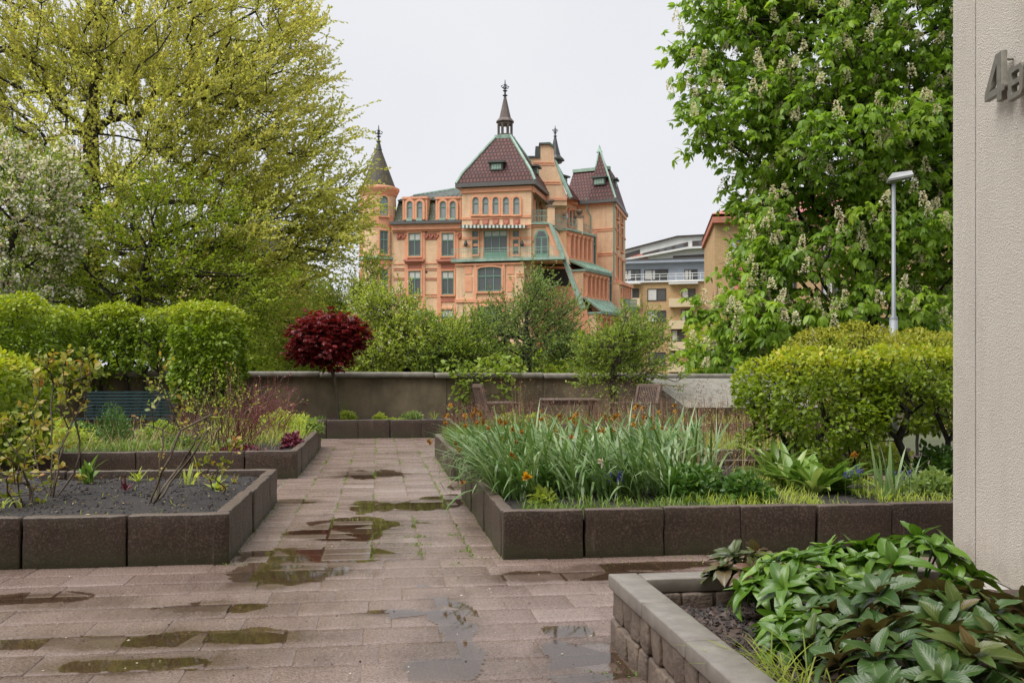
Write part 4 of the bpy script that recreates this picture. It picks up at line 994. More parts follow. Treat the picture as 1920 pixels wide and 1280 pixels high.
# ------------------------------------------------------------------ raised beds
BH = .315
def bed(name, label, x0, y0, x1, y1, runs, h=BH, soilz=.25, group=None, soilmat='soil', seed=1, bl=.56, clods=500):
    t = thing(name, label, 'raised bed', ((x0+x1)/2, (y0+y1)/2, 0), group)
    r = np.random.default_rng(seed); th = .085; k = 0
    for side, a, c in runs:
        L = c-a; n = max(1, round(L/bl)); l = L/n
        for i in range(n):
            s = a+l*(i+.5); mb = MB(); jt = r.normal(size=3)*(.004, .005, .004)
            if side in 'FB': pos = (s, (y0+th/2) if side == 'F' else (y1-th/2), h/2-.02); d = (l-.009, th, h+.04)
            else: pos = ((x0+th/2) if side == 'L' else (x1-th/2), s, h/2-.02); d = (th, l-.009, h+.04)
            mb.rbox(np.array(pos)+jt, d, r.normal()*.007, .010, amp=.007, seed=seed*10+k, freq=9); k += 1
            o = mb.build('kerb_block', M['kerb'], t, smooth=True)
    nx, ny = int((x1-x0)/.07)+2, int((y1-y0)/.07)+2
    X, Y = np.meshgrid(np.linspace(x0+.05, x1-.05, nx), np.linspace(y0+.05, y1-.05, ny))
    Z = np.array([[soilz+.035*noise.noise(Vector((xx*1.7, yy*1.7, seed)))+.016*noise.noise(Vector((xx*9, yy*9, seed))) for xx in X[0]] for yy in Y[:, 0]])
    Vv = np.stack([X, Y, Z], -1).reshape(-1, 3); Q = [(j*nx+i, j*nx+i+1, (j+1)*nx+i+1, (j+1)*nx+i) for j in range(ny-1) for i in range(nx-1)]
    mesh_np('soil', Vv, Q, M[soilmat], parent=t, smooth=True)
    mb = MB()
    for i in range(clods):
        x, y = r.uniform(x0+.1, x1-.1), r.uniform(y0+.1, y1-.1); s = .004+.011*r.random()**3
        z = soilz+.035*noise.noise(Vector((x*1.7, y*1.7, seed)))+s*.2
        q = r.normal(size=(6, 3))*.25; o = np.array([(1, 0, 0), (-1, 0, 0), (0, 1, 0), (0, -1, 0), (0, 0, .8), (0, 0, -.8)])+q
        mb.add(np.array((x, y, z))+o*s, [(0, 2, 4), (2, 1, 4), (1, 3, 4), (3, 0, 4), (2, 0, 5), (1, 2, 5), (3, 1, 5), (0, 3, 5)])
    if clods: tag(mb.build('soil_clods', M['clod'], t), kind='stuff')
    return t
GB = 'raised flower beds of brown concrete blocks'
bed('raised_bed', 'raised bed of dark bare soil with rose canes in front left of the path', -4.63, 6.42, -.93, 9.45, [('F', -4.63, -.93), ('R', 6.51, 9.36), ('B', -4.63, -.93)], soilz=.245, group=GB, seed=2, bl=.617, clods=5000)
bed('raised_bed', 'raised bed with red twigs and green herbs in front of the green bench', -6.2, 11.5, -.91, 16.25, [('F', -6.2, -.91), ('R', 11.59, 16.16), ('B', -6.2, -.91)], group=GB, seed=3, bl=.587)
bed('raised_bed', 'raised bed crossing the end of the path under the concrete wall with the red maple', -1.5, 18.32, 1.35, 19.88, [('F', -1.5, 1.35), ('L', 18.41, 19.8), ('R', 18.41, 19.8)], h=.34, soilz=.3, group=GB, seed=4, bl=.60)
bed('raised_bed', 'raised bed full of daffodils and green plants beside the rendered wall corner', .79, 6.33, 4.5, 9.7, [('F', .79, 4.5), ('L', 6.42, 9.61), ('B', .79, 4.5)], group=GB, seed=5, bl=.57, clods=1500)
bed('raised_bed', 'raised bed of chives and dry grass behind the daffodils', .80, 10.97, 6.2, 14.4, [('F', .80, 6.2), ('L', 11.06, 14.31), ('B', .80, 6.2)], group=GB, seed=6, bl=.6)
bed('raised_bed', 'raised bed of reddish dry stalks in front of the sloping pale concrete slab', 2.7, 16.9, 8.4, 17.6, [('F', 2.7, 8.4), ('L', 16.99, 17.5)], h=.31, group=GB, seed=7, bl=.6)
# ------------------------------------------------------------------ parapet wall
pw = thing('parapet_wall', 'long stained concrete garden wall with rounded coping behind the beds', 'wall', (0, WALL_Y+.15, 0))
b = MB()
xs = np.linspace(-9.5, 12, 60)
b.box((1.25, WALL_Y+.15, -2.4), (21.5, .3, 7.0)); b.build('wall_body', M['parapet'], pw)
xj = [-9.5, -5.9, -3.35, -1.15, 1.1, 3.3, 5.6, 8.2, 12]
for i in range(len(xj)-1):
    b = MB(); L = xj[i+1]-xj[i]; b.rbox(((xj[i]+xj[i+1])/2, WALL_Y+.13, 1.155-.012*i+.03), (L-.012, .46, .12), 0, .04, amp=.004, seed=i, freq=5); b.build('coping_stone', M['coping'], pw, smooth=True)
b = MB()
for x in (-3.35, 1.35, 3.3, 5.6): b.box((x, WALL_Y-.001, .5), (.012, .006, 1.15))
b.build('wall_joint', M['dark'], pw)
# sloping pale slab
s0, s1, s2, s3 = P(1212, 709, 19.75), P(1402, 711, 19.1), P(1402, 764, 18.2), P(1288, 764, 18.2)
s1 = s0+np.array((1, -.02, 0))*3.2; s1[2] = s0[2]; s2 = np.array((s1[0], s3[1], s3[2]))
b = MB(); b.prism([s0, s1, s2, s3], (0, .12, -.12)); sl = b.build('sloping_slab', M['slabgrey'])
tag(sl, 'pale grey sloping concrete slab leaning off the garden wall', 'concrete slab')
b = MB(); b.prism([s3-UP*.1+np.array((.1, .3, 0)), s2-UP*.1+np.array((0, .3, 0)), np.array((s2[0], s2[1]+.3, 0)), np.array((s3[0]+.1, s3[1]+.3, 0))], (0, .15, 0)); o = b.build('slab_base', M['parapet'], sl)
# ------------------------------------------------------------------ house on the right with the number
c0 = P(1787, HZ, 6.2); dr = -(FW*math.cos(R(3.03))+RT*math.sin(R(3.03))); nr = np.array((dr[1], -dr[0], 0)); nr = nr if np.dot(nr, -RT) > 0 else -nr
hs_ = thing('house', 'beige roughcast house corner at the right edge with a vertical joint', 'house', (c0[0], c0[1], 0))
inn = -nr
def wallbox(u0, u1, z0, z1, o0, o1):
    mb = MB(); q = [c0*np.array((1, 1, 0))+dr*u+nr*o0 for u in (u0, u1)]
    a, c = q; dd = nr*(o1-o0)
    mb.prism([a+UP*z0, c+UP*z0, c+UP*z1, a+UP*z1], dd); return mb
wallbox(0, .332, -.05, 7, -2.5, 0).build('wall_corner', M['render'], hs_)
wallbox(.346, 4.2, .03, 7, -2.5, 0.0).build('wall', M['render'], hs_)
wallbox(.33, .348, -.05, 7, -2.4, -.022).build('joint', M['parapet'], hs_)
wallbox(.30, 4.2, -.05, .022, -2.5, .16).build('plinth', M['plinth'], hs_)
sg = thing('house_number', 'grey cast metal number 4B fixed to the beige house wall', 'house number', c0+dr*.8+UP*1.7)
def glyph(name, loops, u0, z0, h, off=.045, th=.028):
    cu = bpy.data.curves.new(name, 'CURVE'); cu.dimensions = '2D'; cu.fill_mode = 'BOTH'; cu.extrude = th/2; cu.bevel_depth = .0015
    for lp in loops:
        sp = cu.splines.new('POLY'); sp.points.add(len(lp)-1); sp.use_cyclic_u = True
        for p_, (x, y) in zip(sp.points, lp): p_.co = (x*h, y*h, 0, 1)
    tmp = bpy.data.objects.new(name, cu); me = bpy.data.meshes.new_from_object(tmp); bpy.data.objects.remove(tmp)
    # glyph x runs along the wall towards the viewer, y up, depth along the wall normal
    o = c0*np.array((1, 1, 0))+dr*u0+nr*(off+th/2)+UP*z0
    Mx = Matrix(((dr[0], 0, nr[0], o[0]), (dr[1], 0, nr[1], o[1]), (0, 1, 0, o[2]), (0, 0, 0, 1)))
    me.transform(Mx); me.materials.clear(); me.materials.append(M['letter']); me.update()
    return link(name, me, sg)
def rr(x0, y0, x1, y1, r, n=5, corners=(1, 1, 1, 1)):
    out = []
    for (cx, cy, a), on in zip(((x1-r, y0+r, -90), (x1-r, y1-r, 0), (x0+r, y1-r, 90), (x0+r, y0+r, 180)), corners):
        if on: out += [(cx+r*math.cos(R(a+90*t/n)), cy+r*math.sin(R(a+90*t/n))) for t in range(n+1)]
        else: out.append({-90: (x1, y0), 0: (x1, y1), 90: (x0, y1), 180: (x0, y0)}[a])
    return out
def zpx(py, u):
    D = float(np.dot(c0+dr*u-CAM, FW)); return H-(py-HZ)*D/F
def ucol(px):
    a = float(np.dot(c0-CAM, RT)); k = (px-960)/F; a += float(np.dot(nr*.06, RT)); Dc = float(np.dot(c0+nr*.06-CAM, FW)); dl, dD = float(np.dot(dr, RT)), float(np.dot(dr, FW)); return (a-k*Dc)/(k*dD-dl)
u4 = ucol(1851); uB = ucol(1886); z4 = zpx(193, ucol(1870)); h4 = zpx(104, ucol(1870))-z4
w4 = (ucol(1889)-u4)/h4*.98; t = .17
four = [[(w4*.62, 0), (w4*.86, 0), (w4*.86, .16), (w4*1.0, .16), (w4*1.0, .30), (w4*.86, .30), (w4*.86, 1), (w4*.55, 1), (0, .30), (0, .16), (w4*.62, .16)],
        [(w4*.20, .30), (w4*.62, .30), (w4*.62, .80)]]
glyph('numeral', four, u4, z4, h4)
zB = zpx(184, ucol(1905)); hB = zpx(126, ucol(1905))-zB; wB = (ucol(1922)-ucol(1895))/hB
let = [rr(0, 0, wB, 1, .2, corners=(1, 1, 0, 0)), rr(.25, .15, wB-.2, .43, .1, corners=(1, 1, 0, 0)), rr(.25, .58, wB-.2, .85, .1, corners=(1, 1, 0, 0))]
glyph('letter', let, ucol(1895), zB, hB)
b = MB()
for u, z in ((u4+.75*w4*h4, z4+h4*.85), (u4+.7*w4*h4, z4+.25*h4), (uB+.05, zB+.8*hB), (uB+.05, zB+.2*hB)):
    a = c0*np.array((1, 1, 0))+dr*u+UP*z; b.tube([a-nr*.01, a+nr*.05], .005, 6)
b.build('fixing_pins', M['letter'], sg)
# ------------------------------------------------------------------ granite planter in front
pl = thing('granite_planter', 'low planter of split granite blocks with smooth grey cap stones', 'planter', (2.2, 3.2, 0))
X0, Y1 = 1.02, 4.37; r = np.random.default_rng(8)
ys = [4.37, 3.80, 3.24, 2.68, 2.1, 1.5]
for i in range(len(ys)-1):
    L = ys[i]-ys[i+1]; b = MB(); b.rbox((X0+.066, (ys[i]+ys[i+1])/2, .268), (.132, L-.006, .062), 0, .006, amp=.0018, seed=i, freq=14); b.build('cap_stone', M['granite'], pl, smooth=True)
xs_ = [1.155, 1.72, 2.3, 2.75]
for i in range(len(xs_)-1):
    b = MB(); b.rbox(((xs_[i]+xs_[i+1])/2, Y1-.066, .266), (xs_[i+1]-xs_[i]-.006, .132, .062), 0, .006, amp=.0018, seed=9+i, freq=14); b.build('cap_stone', M['granite'], pl, smooth=True)
k = 0
for row, (z0, z1) in enumerate(((-.03, .105), (.108, .235))):
    y = Y1-.02
    while y > 1.6:
        L = .11+.08*r.random(); b = MB(); b.rbox((X0+.072+r.normal()*.004-.01*(row == 0), y-L/2, (z0+z1)/2), (.115, L-.008, z1-z0-.006), r.normal()*.03, .009, amp=.009, seed=k, freq=11); b.build('wall_stone', M['rockface'], pl, smooth=True); y -= L; k += 1
    x = X0+.16
    while x < 2.7:
        L = .12+.08*r.random(); b = MB(); b.rbox((x+L/2, Y1-.09, (z0+z1)/2), (L-.01, .13, z1-z0-.006), r.normal()*.02, .009, amp=.009, seed=k, freq=11); b.build('wall_stone', M['rockface'], pl, smooth=True); x += L; k += 1
b = MB(); b.box((X0+.09, 3.0, .1), (.1, 2.7, .26)); b.box((1.95, Y1-.09, .1), (1.6, .08, .26)); b.build('mortar', M['joint'], pl)
nx, ny = 70, 80
X, Y = np.meshgrid(np.linspace(X0+.14, 3.4, nx), np.linspace(1.4, Y1-.13, ny)); pz = lambda x, y: .19+.03*noise.noise(Vector((x*2, y*2, 1)))+.012*noise.noise(Vector((x*14, y*14, 3)))
Z = np.array([[pz(a, c) for a in X[0]] for c in Y[:, 0]])
mesh_np('soil', np.stack([X, Y, Z], -1).reshape(-1, 3), [(j*nx+i, j*nx+i+1, (j+1)*nx+i+1, (j+1)*nx+i) for j in range(ny-1) for i in range(nx-1)], M['mulch'], parent=pl, smooth=True)
for mt, cnt in (('mulch', 3200), ('clod', 2600)):
    b = MB()
    for i in range(cnt):
        x = X0+.15+1.3*r.random()**1.2; y = r.uniform(2.2, Y1-.15); s = .005+.013*r.random()**2
        o = (np.array([(1, 0, 0), (-1, 0, 0), (0, 1, 0), (0, -1, 0), (0, 0, .7), (0, 0, -.7)])+r.normal(size=(6, 3))*.3)*np.array((1, 1.5, 1))
        b.add(np.array((x, y, pz(x, y)+s*.3))+o*s, [(0, 2, 4), (2, 1, 4), (1, 3, 4), (3, 0, 4), (2, 0, 5), (1, 2, 5), (3, 1, 5), (0, 3, 5)])
    tag(b.build('gravel', M[mt], pl), kind='stuff')
# ------------------------------------------------------------------ furniture
def armchair(label, x, y, rz):
    t = thing('garden_armchair', label, 'garden chair', (x, y, 0), 'slatted wooden garden armchairs', rz)
    def pt(name, f):
        mb = MB(); f(mb); return mb.build(name, M['wood'], t, local=True)
    W, Dp = .58, .52
    def seat(m):
        for k in range(6): m.box((0, -Dp/2+.05+k*.085, .42), (W-.06, .07, .022))
        m.box((0, -Dp/2, .385), (W-.09, .03, .06))
    pt('seat', seat)
    for sx in (-1, 1):
        pt('leg', lambda m: m.bar((sx*(W/2-.03), -Dp/2+.02, 0), (sx*(W/2-.03), -Dp/2+.02, .64), .055, .05, up=(0, 1, 0)))
        pt('leg', lambda m: (m.bar((sx*(W/2-.03), Dp/2-.02, 0), (sx*(W/2-.03), Dp/2, .45), .05, .05, up=(0, 1, 0)), m.bar((sx*(W/2-.03), Dp/2, .45), (sx*(W/2-.03), Dp/2+.13, .95), .05, .05, up=(0, 1, 0))))
        pt('armrest', lambda m: m.rbox((sx*(W/2-.02), -.02, .655), (.075, Dp+.14, .032), 0, .01))
    def back(m):
        m.bar((-W/2+.06, Dp/2+.01, .48), (W/2-.06, Dp/2+.01, .48), .035, .05); m.rbox((0, Dp/2+.135, .955), (W-.0, .04, .07), 0, .012)
        for k in range(11):
            xx = -W/2+.085+k*(W-.17)/10; m.bar((xx, Dp/2+.015, .47), (xx, Dp/2+.13, .93), .026, .016, up=(1, 0, 0))
    pt('backrest', back)
    return t
a = P(1190, HZ, 17.7); armchair('wooden slatted armchair right of the garden table, its broad back showing', a[0], a[1], R(-58))
a = P(935, HZ, 17.9); armchair('wooden armchair left of the garden table, seen from its side', a[0], a[1], R(100))
a = P(1068, HZ, 17.9); t = thing('garden_table', 'weathered wooden garden table between the two armchairs', 'table', (a[0], a[1], 0), None, R(-4))
b = MB()
for k in range(9): b.box((0, -.36+k*.09, .715), (1.02, .078, .026))
b.build('tabletop', M['wood'], t, local=True)
b = MB(); b.box((0, -.33, .66), (.9, .025, .08)); b.box((0, .33, .66), (.9, .025, .08)); b.box((-.44, 0, .66), (.025, .64, .08)); b.box((.44, 0, .66), (.025, .64, .08)); b.build('apron', M['wood'], t, local=True)
for sx in (-1, 1):
    for sy in (-1, 1): b = MB(); b.box((sx*.44, sy*.33, .345), (.07, .07, .69)); b.build('leg', M['wood'], t, local=True)
# bench
a = P(252, HZ, 17.25); t = thing('garden_bench', 'blue green slatted bench in a niche of the clipped hedge', 'bench', (a[0], a[1], 0), None, 0)
Lb = 1.72
for nm, f in (('backrest', lambda m: [m.bar((-Lb/2, .12+.022*k, .46+.056*k), (Lb/2, .12+.022*k, .46+.056*k), .03, .034) for k in range(8)]), ('seat', lambda m: [m.bar((-Lb/2, -.36+.062*k, .42-.004*k), (Lb/2, -.36+.062*k, .42-.004*k), .045, .022) for k in range(8)])):
    b = MB(); f(b); b.build(nm, M['benchgreen'], t, local=True)
for x in (-.72, .72):
    b = MB(); b.tube([(x, -.36, 0), (x, -.34, .39), (x, .1, .37), (x, .16, .46), (x, .33, .88)], .022, 8); b.tube([(x, .1, .37), (x, .22, 0)], .022, 8); b.build('leg', M['iron'], t, local=True)
    b = MB(); b.tube([(x, -.34, .39), (x, -.36, .6), (x, .2, .62)], .018, 8); b.build('armrest', M['iron'], t, local=True)
# lamp
a = P(1675.5, HZ, 18.2); t = thing('street_lamp', 'grey metal street lamp with flat head in front of the chestnut tree', 'street lamp', (a[0], a[1], 0))
zl = lambda y: H-(y-HZ)*18.2/F
b = MB(); b.tube([a*np.array((1, 1, 0)), a*np.array((1, 1, 0))+UP*zl(598)], .075, 14); b.lathe(a*np.array((1, 1, 0)), [(.075, zl(600)), (.075, zl(596)), (.037, zl(590)), (.034, zl(344))], 14); b.build('pole', M['steel'], t, smooth=True)
hd = unit(RT*.95-FW*.25); sd = np.cross(UP, hd); c = a*np.array((1, 1, 0))
def ringz(u0, u1, w, z, z2): return [c+hd*u0-sd*w+UP*z, c+hd*u1-sd*w+UP*z2, c+hd*u1+sd*w+UP*z2, c+hd*u0+sd*w+UP*z]
b = MB(); za, zb = zl(341), zl(334)
pyramid(b, ringz(-.10, .32, .10, za, zb), ringz(-.11, .33, .11, za+.035, zb+.035)); pyramid(b, ringz(-.11, .33, .11, za+.036, zb+.036), ringz(-.03, .30, .075, za+.15, zb+.11)); b.build('lamp_head', M['lampgrey'], t)
b = MB(); pyramid(b, ringz(-.05, .27, .075, za-.018, zb-.018), ringz(-.06, .29, .085, za-.001, zb-.001)); b.build('lamp_glass', M['lens'], t)
# unseen wall added behind the viewer to keep sky light off the kerb fronts
b = MB(); b.box((-4, -3.6, 7), (34, 2, 14.2)); b.build('court_wall', M['render'], hs_)
# ------------------------------------------------------------------ houses behind
def win2(f, root, x0, y0, x1, y1, n=2, frame='brownframe', curtain=True):
    b = MB(); z1, z0 = f.p((x0+x1)/2, y0)[2], f.p((x0+x1)/2, y1)[2]; u0, u1 = f.uz(x0, 600)[0], f.uz(x1, 600)[0]; w = .1
    for p, q, r_, s in ((u0, u1, z0, z0+w), (u0, u1, z1-w, z1), (u0, u0+w, z0+w, z1-w), (u1-w, u1, z0+w, z1-w)): b.prism([f.at(p, r_, -.05), f.at(q, r_, -.05), f.at(q, s, -.05), f.at(p, s, -.05)], f.n*.13)
    for k in range(1, n):
        u = u0+(u1-u0)*k/n; b.prism([f.at(u-.05, z0+w, -.04), f.at(u+.05, z0+w, -.04), f.at(u+.05, z1-w, -.04), f.at(u-.05, z1-w, -.04)], f.n*.1)
    o = b.build('window', M[frame], root)
    b = MB(); b.prism([f.at(u0+.05, z0+.05, -.06), f.at(u1-.05, z0+.05, -.06), f.at(u1-.05, z1-.05, -.06), f.at(u0+.05, z1-.05, -.06)], f.n*.075); b.build('pane', M['pane'], o)
    if curtain:
        b = MB(); k = u0+(u1-u0)*random.choice((.3, .45, .5)); b.prism([f.at(u0+w, z0+w, .018), f.at(k, z0+w, .018), f.at(k, z1-w, .018), f.at(u0+w, z1-w, .018)], f.n*.012); b.build('curtain', M['blind'], o)
ap = thing('apartment_block', 'pale apartment block with grey glazed top floor and cream balconies right of the mansion', 'apartment block', (*P(1255, HZ, 130)[:2], -6))
fa = Fac(1150, 132, 1352, 128)
def ab(name, mt, rects, parent=None):
    b = MB()
    for x0, y0, x1, y1, bk, ft_ in rects: fa.rect(b, x0, y0, x1, y1, bk, ft_)
    return b.build(name, M[mt], parent or ap)
ab('brick_wall', 'obrick', [(1150, 528, 1352, 880, -14, 0)])
ab('top_storey', 'bluegrey', [(1152, 491, 1350, 527.5, -14, -.8)])
ab('roof_slab', 'bluegrey', [(1152, 486.5, 1350, 492, -14, .3)]); ab('roof_edge', 'gutter', [(1152, 484.7, 1350, 486.4, -14, .4)])
ab('terrace_slab', 'whitepanel', [(1152, 526, 1350, 529, -1, .35)])
b = MB(); z0, z1 = fa.p(1250, 526)[2], fa.p(1250, 513.5)[2]; u0, u1 = fa.uz(1163, 600)[0], fa.uz(1345, 600)[0]
for z in (z1, (z0+z1)/2+.1): b.bar(fa.at(u0, z, .3), fa.at(u1, z, .3), .06, .07)
for t_ in np.linspace(0, 1, 13): b.bar(fa.at(u0+(u1-u0)*t_, z0, .3), fa.at(u0+(u1-u0)*t_, z1, .3), .06, .06, up=(1, 0, 0))
b.build('railing', M['whitepanel'], ap)
fa.o = fa.o-fa.n*.8
for x0, x1 in ((1165, 1201), (1208, 1253), (1283, 1308), (1327, 1340)): win2(fa, ap, x0, 505.5, x1, 525, 3)
fa.o = fa.o+fa.n*.8
for x0, y0, x1, y1 in ((1214, 541, 1249, 564), (1323, 541, 1340, 564), (1278, 541.5, 1304, 560), (1214, 582, 1249, 604), (1277, 580, 1300, 601), (1259, 618, 1283, 640), (1215, 660, 1248, 685), (1256, 659, 1272, 681), (1180, 541, 1198, 559), (1182, 580, 1198, 600), (1182, 620, 1198, 640), (1182, 660, 1198, 682), (1323, 582, 1340, 604)): win2(fa, ap, x0, y0, x1, y1, 2)
for x0, x1, y in ((1256, 1309, 560), (1257, 1304, 601), (1256, 1300, 641), (1254, 1300, 681), (1163, 1202, 560), (1163, 1202, 601), (1163, 1202, 641), (1163, 1202, 681)):
    b = MB(); fa.rect(b, x0, y, x1, y+16, 0.02, 1.1); b.build('balcony', M['cream'], ap)
ab('balcony_canopy', 'whitepanel', [(1256, 530.5, 1310, 533.5, 0, 1.2), (1163, 530.5, 1203, 533.5, 0, 1.2)])
up = thing('apartment_block', 'white stepped apartment block with brown window bands rising behind the grey one', 'apartment block', (*P(1280, HZ, 170)[:2], -6))
fu2 = Fac(1140, 172, 1360, 168)
for nm, mt, polys in (('wall', 'whitepanel', [([(1150, 480), (1165, 472), (1270, 444.5), (1352, 440), (1352, 700), (1150, 700)], -20, 0)]),
                      ('roof', 'brownframe', [([(1150, 478), (1165, 470), (1270, 442.5), (1352, 438), (1352, 440.5), (1270, 445), (1165, 472.6), (1150, 480.5)], -21, .5)]),
                      ('window_band', 'brownframe', [([(1205, 475), (1290, 454), (1290, 463), (1205, 483)], .03, .15), ([(1298, 452), (1346, 450), (1346, 461), (1298, 462)], .03, .15), ([(1262, 480), (1330, 476), (1330, 484.6), (1262, 484.6)], .03, .12), ([(1165, 478), (1200, 468), (1200, 476), (1165, 487)], .03, .12)]),
                      ('parapet', 'whitepanel', [([(1160, 489), (1290, 464), (1350, 461.5), (1350, 465), (1290, 468), (1160, 492)], .03, 1.2)]),
                      ('brick_panel', 'redbrick', [([(1185, 479), (1215, 474), (1215, 486), (1185, 486)], .03, .1)])):
    b = MB()
    for pts, bk, ft_ in polys: fu2.poly(b, pts, bk, ft_)
    b.build(nm, M[mt], up)
for x0, x1, ya in ((1236, 1246, 467.5), (1250, 1260, 464), (1266, 1282, 459.5), (1310, 1322, 453), (1326, 1340, 452.5)): b = MB(); fu2.poly(b, [(x0, ya), (x1, ya-2), (x1, ya+5), (x0, ya+7)], .15, .2); b.build('pane', M['pane'], up)
yb = thing('brick_house', 'ochre brick house with pink tiled roof standing behind the chestnut tree', 'house', (*P(1500, HZ, 62)[:2], -6))
fy = Fac(1338, 62, 1800, 60)
b = MB(); fy.rect(b, 1340, 415, 1800, 960, -12, 0); b.build('wall', M['obrick'], yb)
b = MB(); fy.rect(b, 1335, 404, 1805, 415, -12.5, .5); b.build('eaves', M['redbrick'], yb)
b = MB(); q = [fy.p(1334, 403.5, .5), fy.p(1806, 403.5, .5)]; u = q[1]-q[0]; u[2] = 0; zr = fy.p(1500, 330)[2]; q[1][2] = q[0][2]
pyramid(b, [q[0], q[1], q[1]-fy.n*13, q[0]-fy.n*13], [q[0]+u*.3+UP*(zr-q[0][2])-fy.n*6, q[0]+u*.7+UP*(zr-q[0][2])-fy.n*6, q[0]+u*.7+UP*(zr-q[0][2])-fy.n*7, q[0]+u*.3+UP*(zr-q[0][2])-fy.n*7]); b.build('roof', M['pinkroof'], yb)
for x0, x1 in ((1369, 1412), (1450, 1493), (1540, 1583), (1640, 1683)):
    for y in (447, 520, 595): win2(fy, yb, x0, y, x1, y+35, 2)
pv = thing('red_roofed_pavilion', 'small slate walled pavilion with steep faded red roof and finial by the chestnut', 'pavilion', (*P(1396, HZ, 44)[:2], -6))
c = P(1396, HZ, 44); zp = lambda y: H-(y-HZ)*44/F
def sq(hw, z, dx=0): return [c*np.array((1, 1, 0))+RT*(x*hw+dx)+FW*y*hw+UP*z for x, y in ((-1, -1), (1, -1), (1, 1), (-1, 1))]
b = MB(); pyramid(b, sq(.62, -6), sq(.62, zp(604))); b.build('wall', M['slatewall'], pv)
b = MB(); pyramid(b, sq(.75, zp(606)), sq(.42, zp(560))); pyramid(b, sq(.419, zp(560.1)), sq(.33, zp(520))); pyramid(b, sq(.329, zp(520.1)), sq(.05, zp(472), -.1)); b.build('roof', M['flagred'], pv)
b = MB(); finial(b, c-RT*.1, zp(474), zp(446), 1.0); b.build('finial', M['redbrick'], pv)
lh = thing('brick_house', 'pinkish brick house with grey roof half hidden behind the beech', 'house', (*P(420, HZ, 58)[:2], -6))
fh = Fac(350, 58, 400, 57)
b = MB(); fh.rect(b, 330, 470, 405, 960, -8, 0); b.build('wall', M['ybrick'], lh)
b = MB(); q = [fh.p(328, 470, .4), fh.p(408, 470, .4)]; q[1][2] = q[0][2]; q2 = [v-fh.n*8.8 for v in q]; m_ = [(q[0]+q2[0])/2+UP*2.0, (q[1]+q2[1])/2+UP*2.0]
b.add([q[0], q[1], q2[1], q2[0], m_[0], m_[1]], [(0, 1, 5, 4), (2, 3, 4, 5), (1, 2, 5), (3, 0, 4), (3, 2, 1, 0)]); b.build('roof', M['slatewall'], lh)
for x in (345, 375): win2(fh, lh, x, 485, x+15, 510, 2)
# ------------------------------------------------------------------ trees
def tree(name, label, trunkpts, lobes, natt, leafm, seed, barkm='bark', trunk_r=.3, T=None, n_tw=4, tw_len=.6, per=10, size=.06, up=.25, spread=.7, flat=.55, ang=.8, droop=0.0, group=None, cat='tree',
         seg=.5, pathw=.45, tip=.008, shell=.45, twr=.006, blossom=None, clw=.5, sag=0., jitter=.1, rmax=1., tintz=0.0, wob=.06, out=1.0, mesh_twigs=True, extra_att=None):
    r = np.random.default_rng(seed); base = np.array(trunkpts[0], float)
    root = thing(name, label, cat, base, group)
    att = lobes_sample(lobes, natt, r, shell)
    if extra_att is not None: att = np.concatenate([att, extra_att])
    A, par, rad, ends = grow(trunkpts, att, r, seg, pathw, tip, sag=sag, wob=wob)
    mb = MB(); skeleton_mesh(mb, A, par, rad, trunk_r, rmax)
    ep = A[ends]; ctr = np.array([trunkpts[-1][0], trunkpts[-1][1], np.percentile(att[:, 2], 25)])
    b, d, L = twigs(ep, ctr, r, n_tw, tw_len, up, spread, jitter, out)
    if mesh_twigs: twig_mesh(mb, b, d, L, twr, droop*.5)
    mb.build('trunk', M[barkm], root, smooth=True)
    lv = Leaves(); T_, TF_ = T or kite(.62, .12)
    cl = r.random(len(ep)); cl = np.clip(np.repeat(cl, n_tw)+r.normal(size=len(b))*.12, 0, 1)
    if tintz:
        zz = (b[:, 2]-att[:, 2].min())/(np.ptp(att[:, 2])+1e-6); cl = np.clip(cl*(1-abs(tintz))+(zz if tintz > 0 else 1-zz)*abs(tintz), 0, 1)
    twig_leaves(lv, T_, TF_, b, d, L, r, per, size, ang, flat, droop, cl, clw)
    lv.build('crown', M[leafm], root)
    if blossom:
        frac, s, mt, k = blossom; sel = r.random(len(b)) < frac; bp = b[sel]+d[sel]*(L[sel]*r.uniform(.3, 1, sel.sum()))[:, None]
        bl = Leaves(); N = len(bp); pos = np.repeat(bp, k, 0)+r.normal(size=(N*k, 3))*s*.9; f = unit(r.normal(size=(N*k, 3)))
        bl.put(*kite(1.0, .2, .5), pos, f, r.normal(size=(N*k, 3))+UP, s*(.7+.6*r.random(N*k)), r.random(N*k)); bl.build('blossom', M[mt], root)
    return root, A, ends
# big beech on the left
tb = P(150, HZ, 27); tb[2] = -4
trk = [tb, tb+UP*4, P(165, 560, 27), P(172, 400, 27), P(170, 250, 27), P(185, 100, 27.3), P(200, -60, 27.5), P(220, -200, 27.6)]
lob = [(80, 60, 260, 190, 27, 3.6), (300, 60, 220, 180, 27, 3.4), (470, 90, 130, 130, 26.5, 2.6), (200, 260, 330, 180, 27, 3.6), (430, 250, 150, 120, 26, 2.4), (250, 420, 300, 130, 26, 3.2), (530, 330, 120, 80, 26, 2.0), (480, 450, 180, 100, 26, 2.4),
       (610, 400, 70, 50, 26, 1.4), (580, 470, 80, 60, 26, 1.5), (520, 30, 70, 80, 26.5, 1.5), (545, 130, 50, 50, 26.5, 1.2), (560, 240, 60, 40, 26.2, 1.2), (120, 520, 260, 90, 26, 2.6), (420, 560, 160, 70, 25.5, 2), (650, 345, 25, 20, 26, .7), (625, 250, 20, 45, 26, .7), (580, 190, 30, 22, 26, .7), (-80, 150, 90, 250, 27, 2.5), (200, -90, 300, 60, 27, 3)]
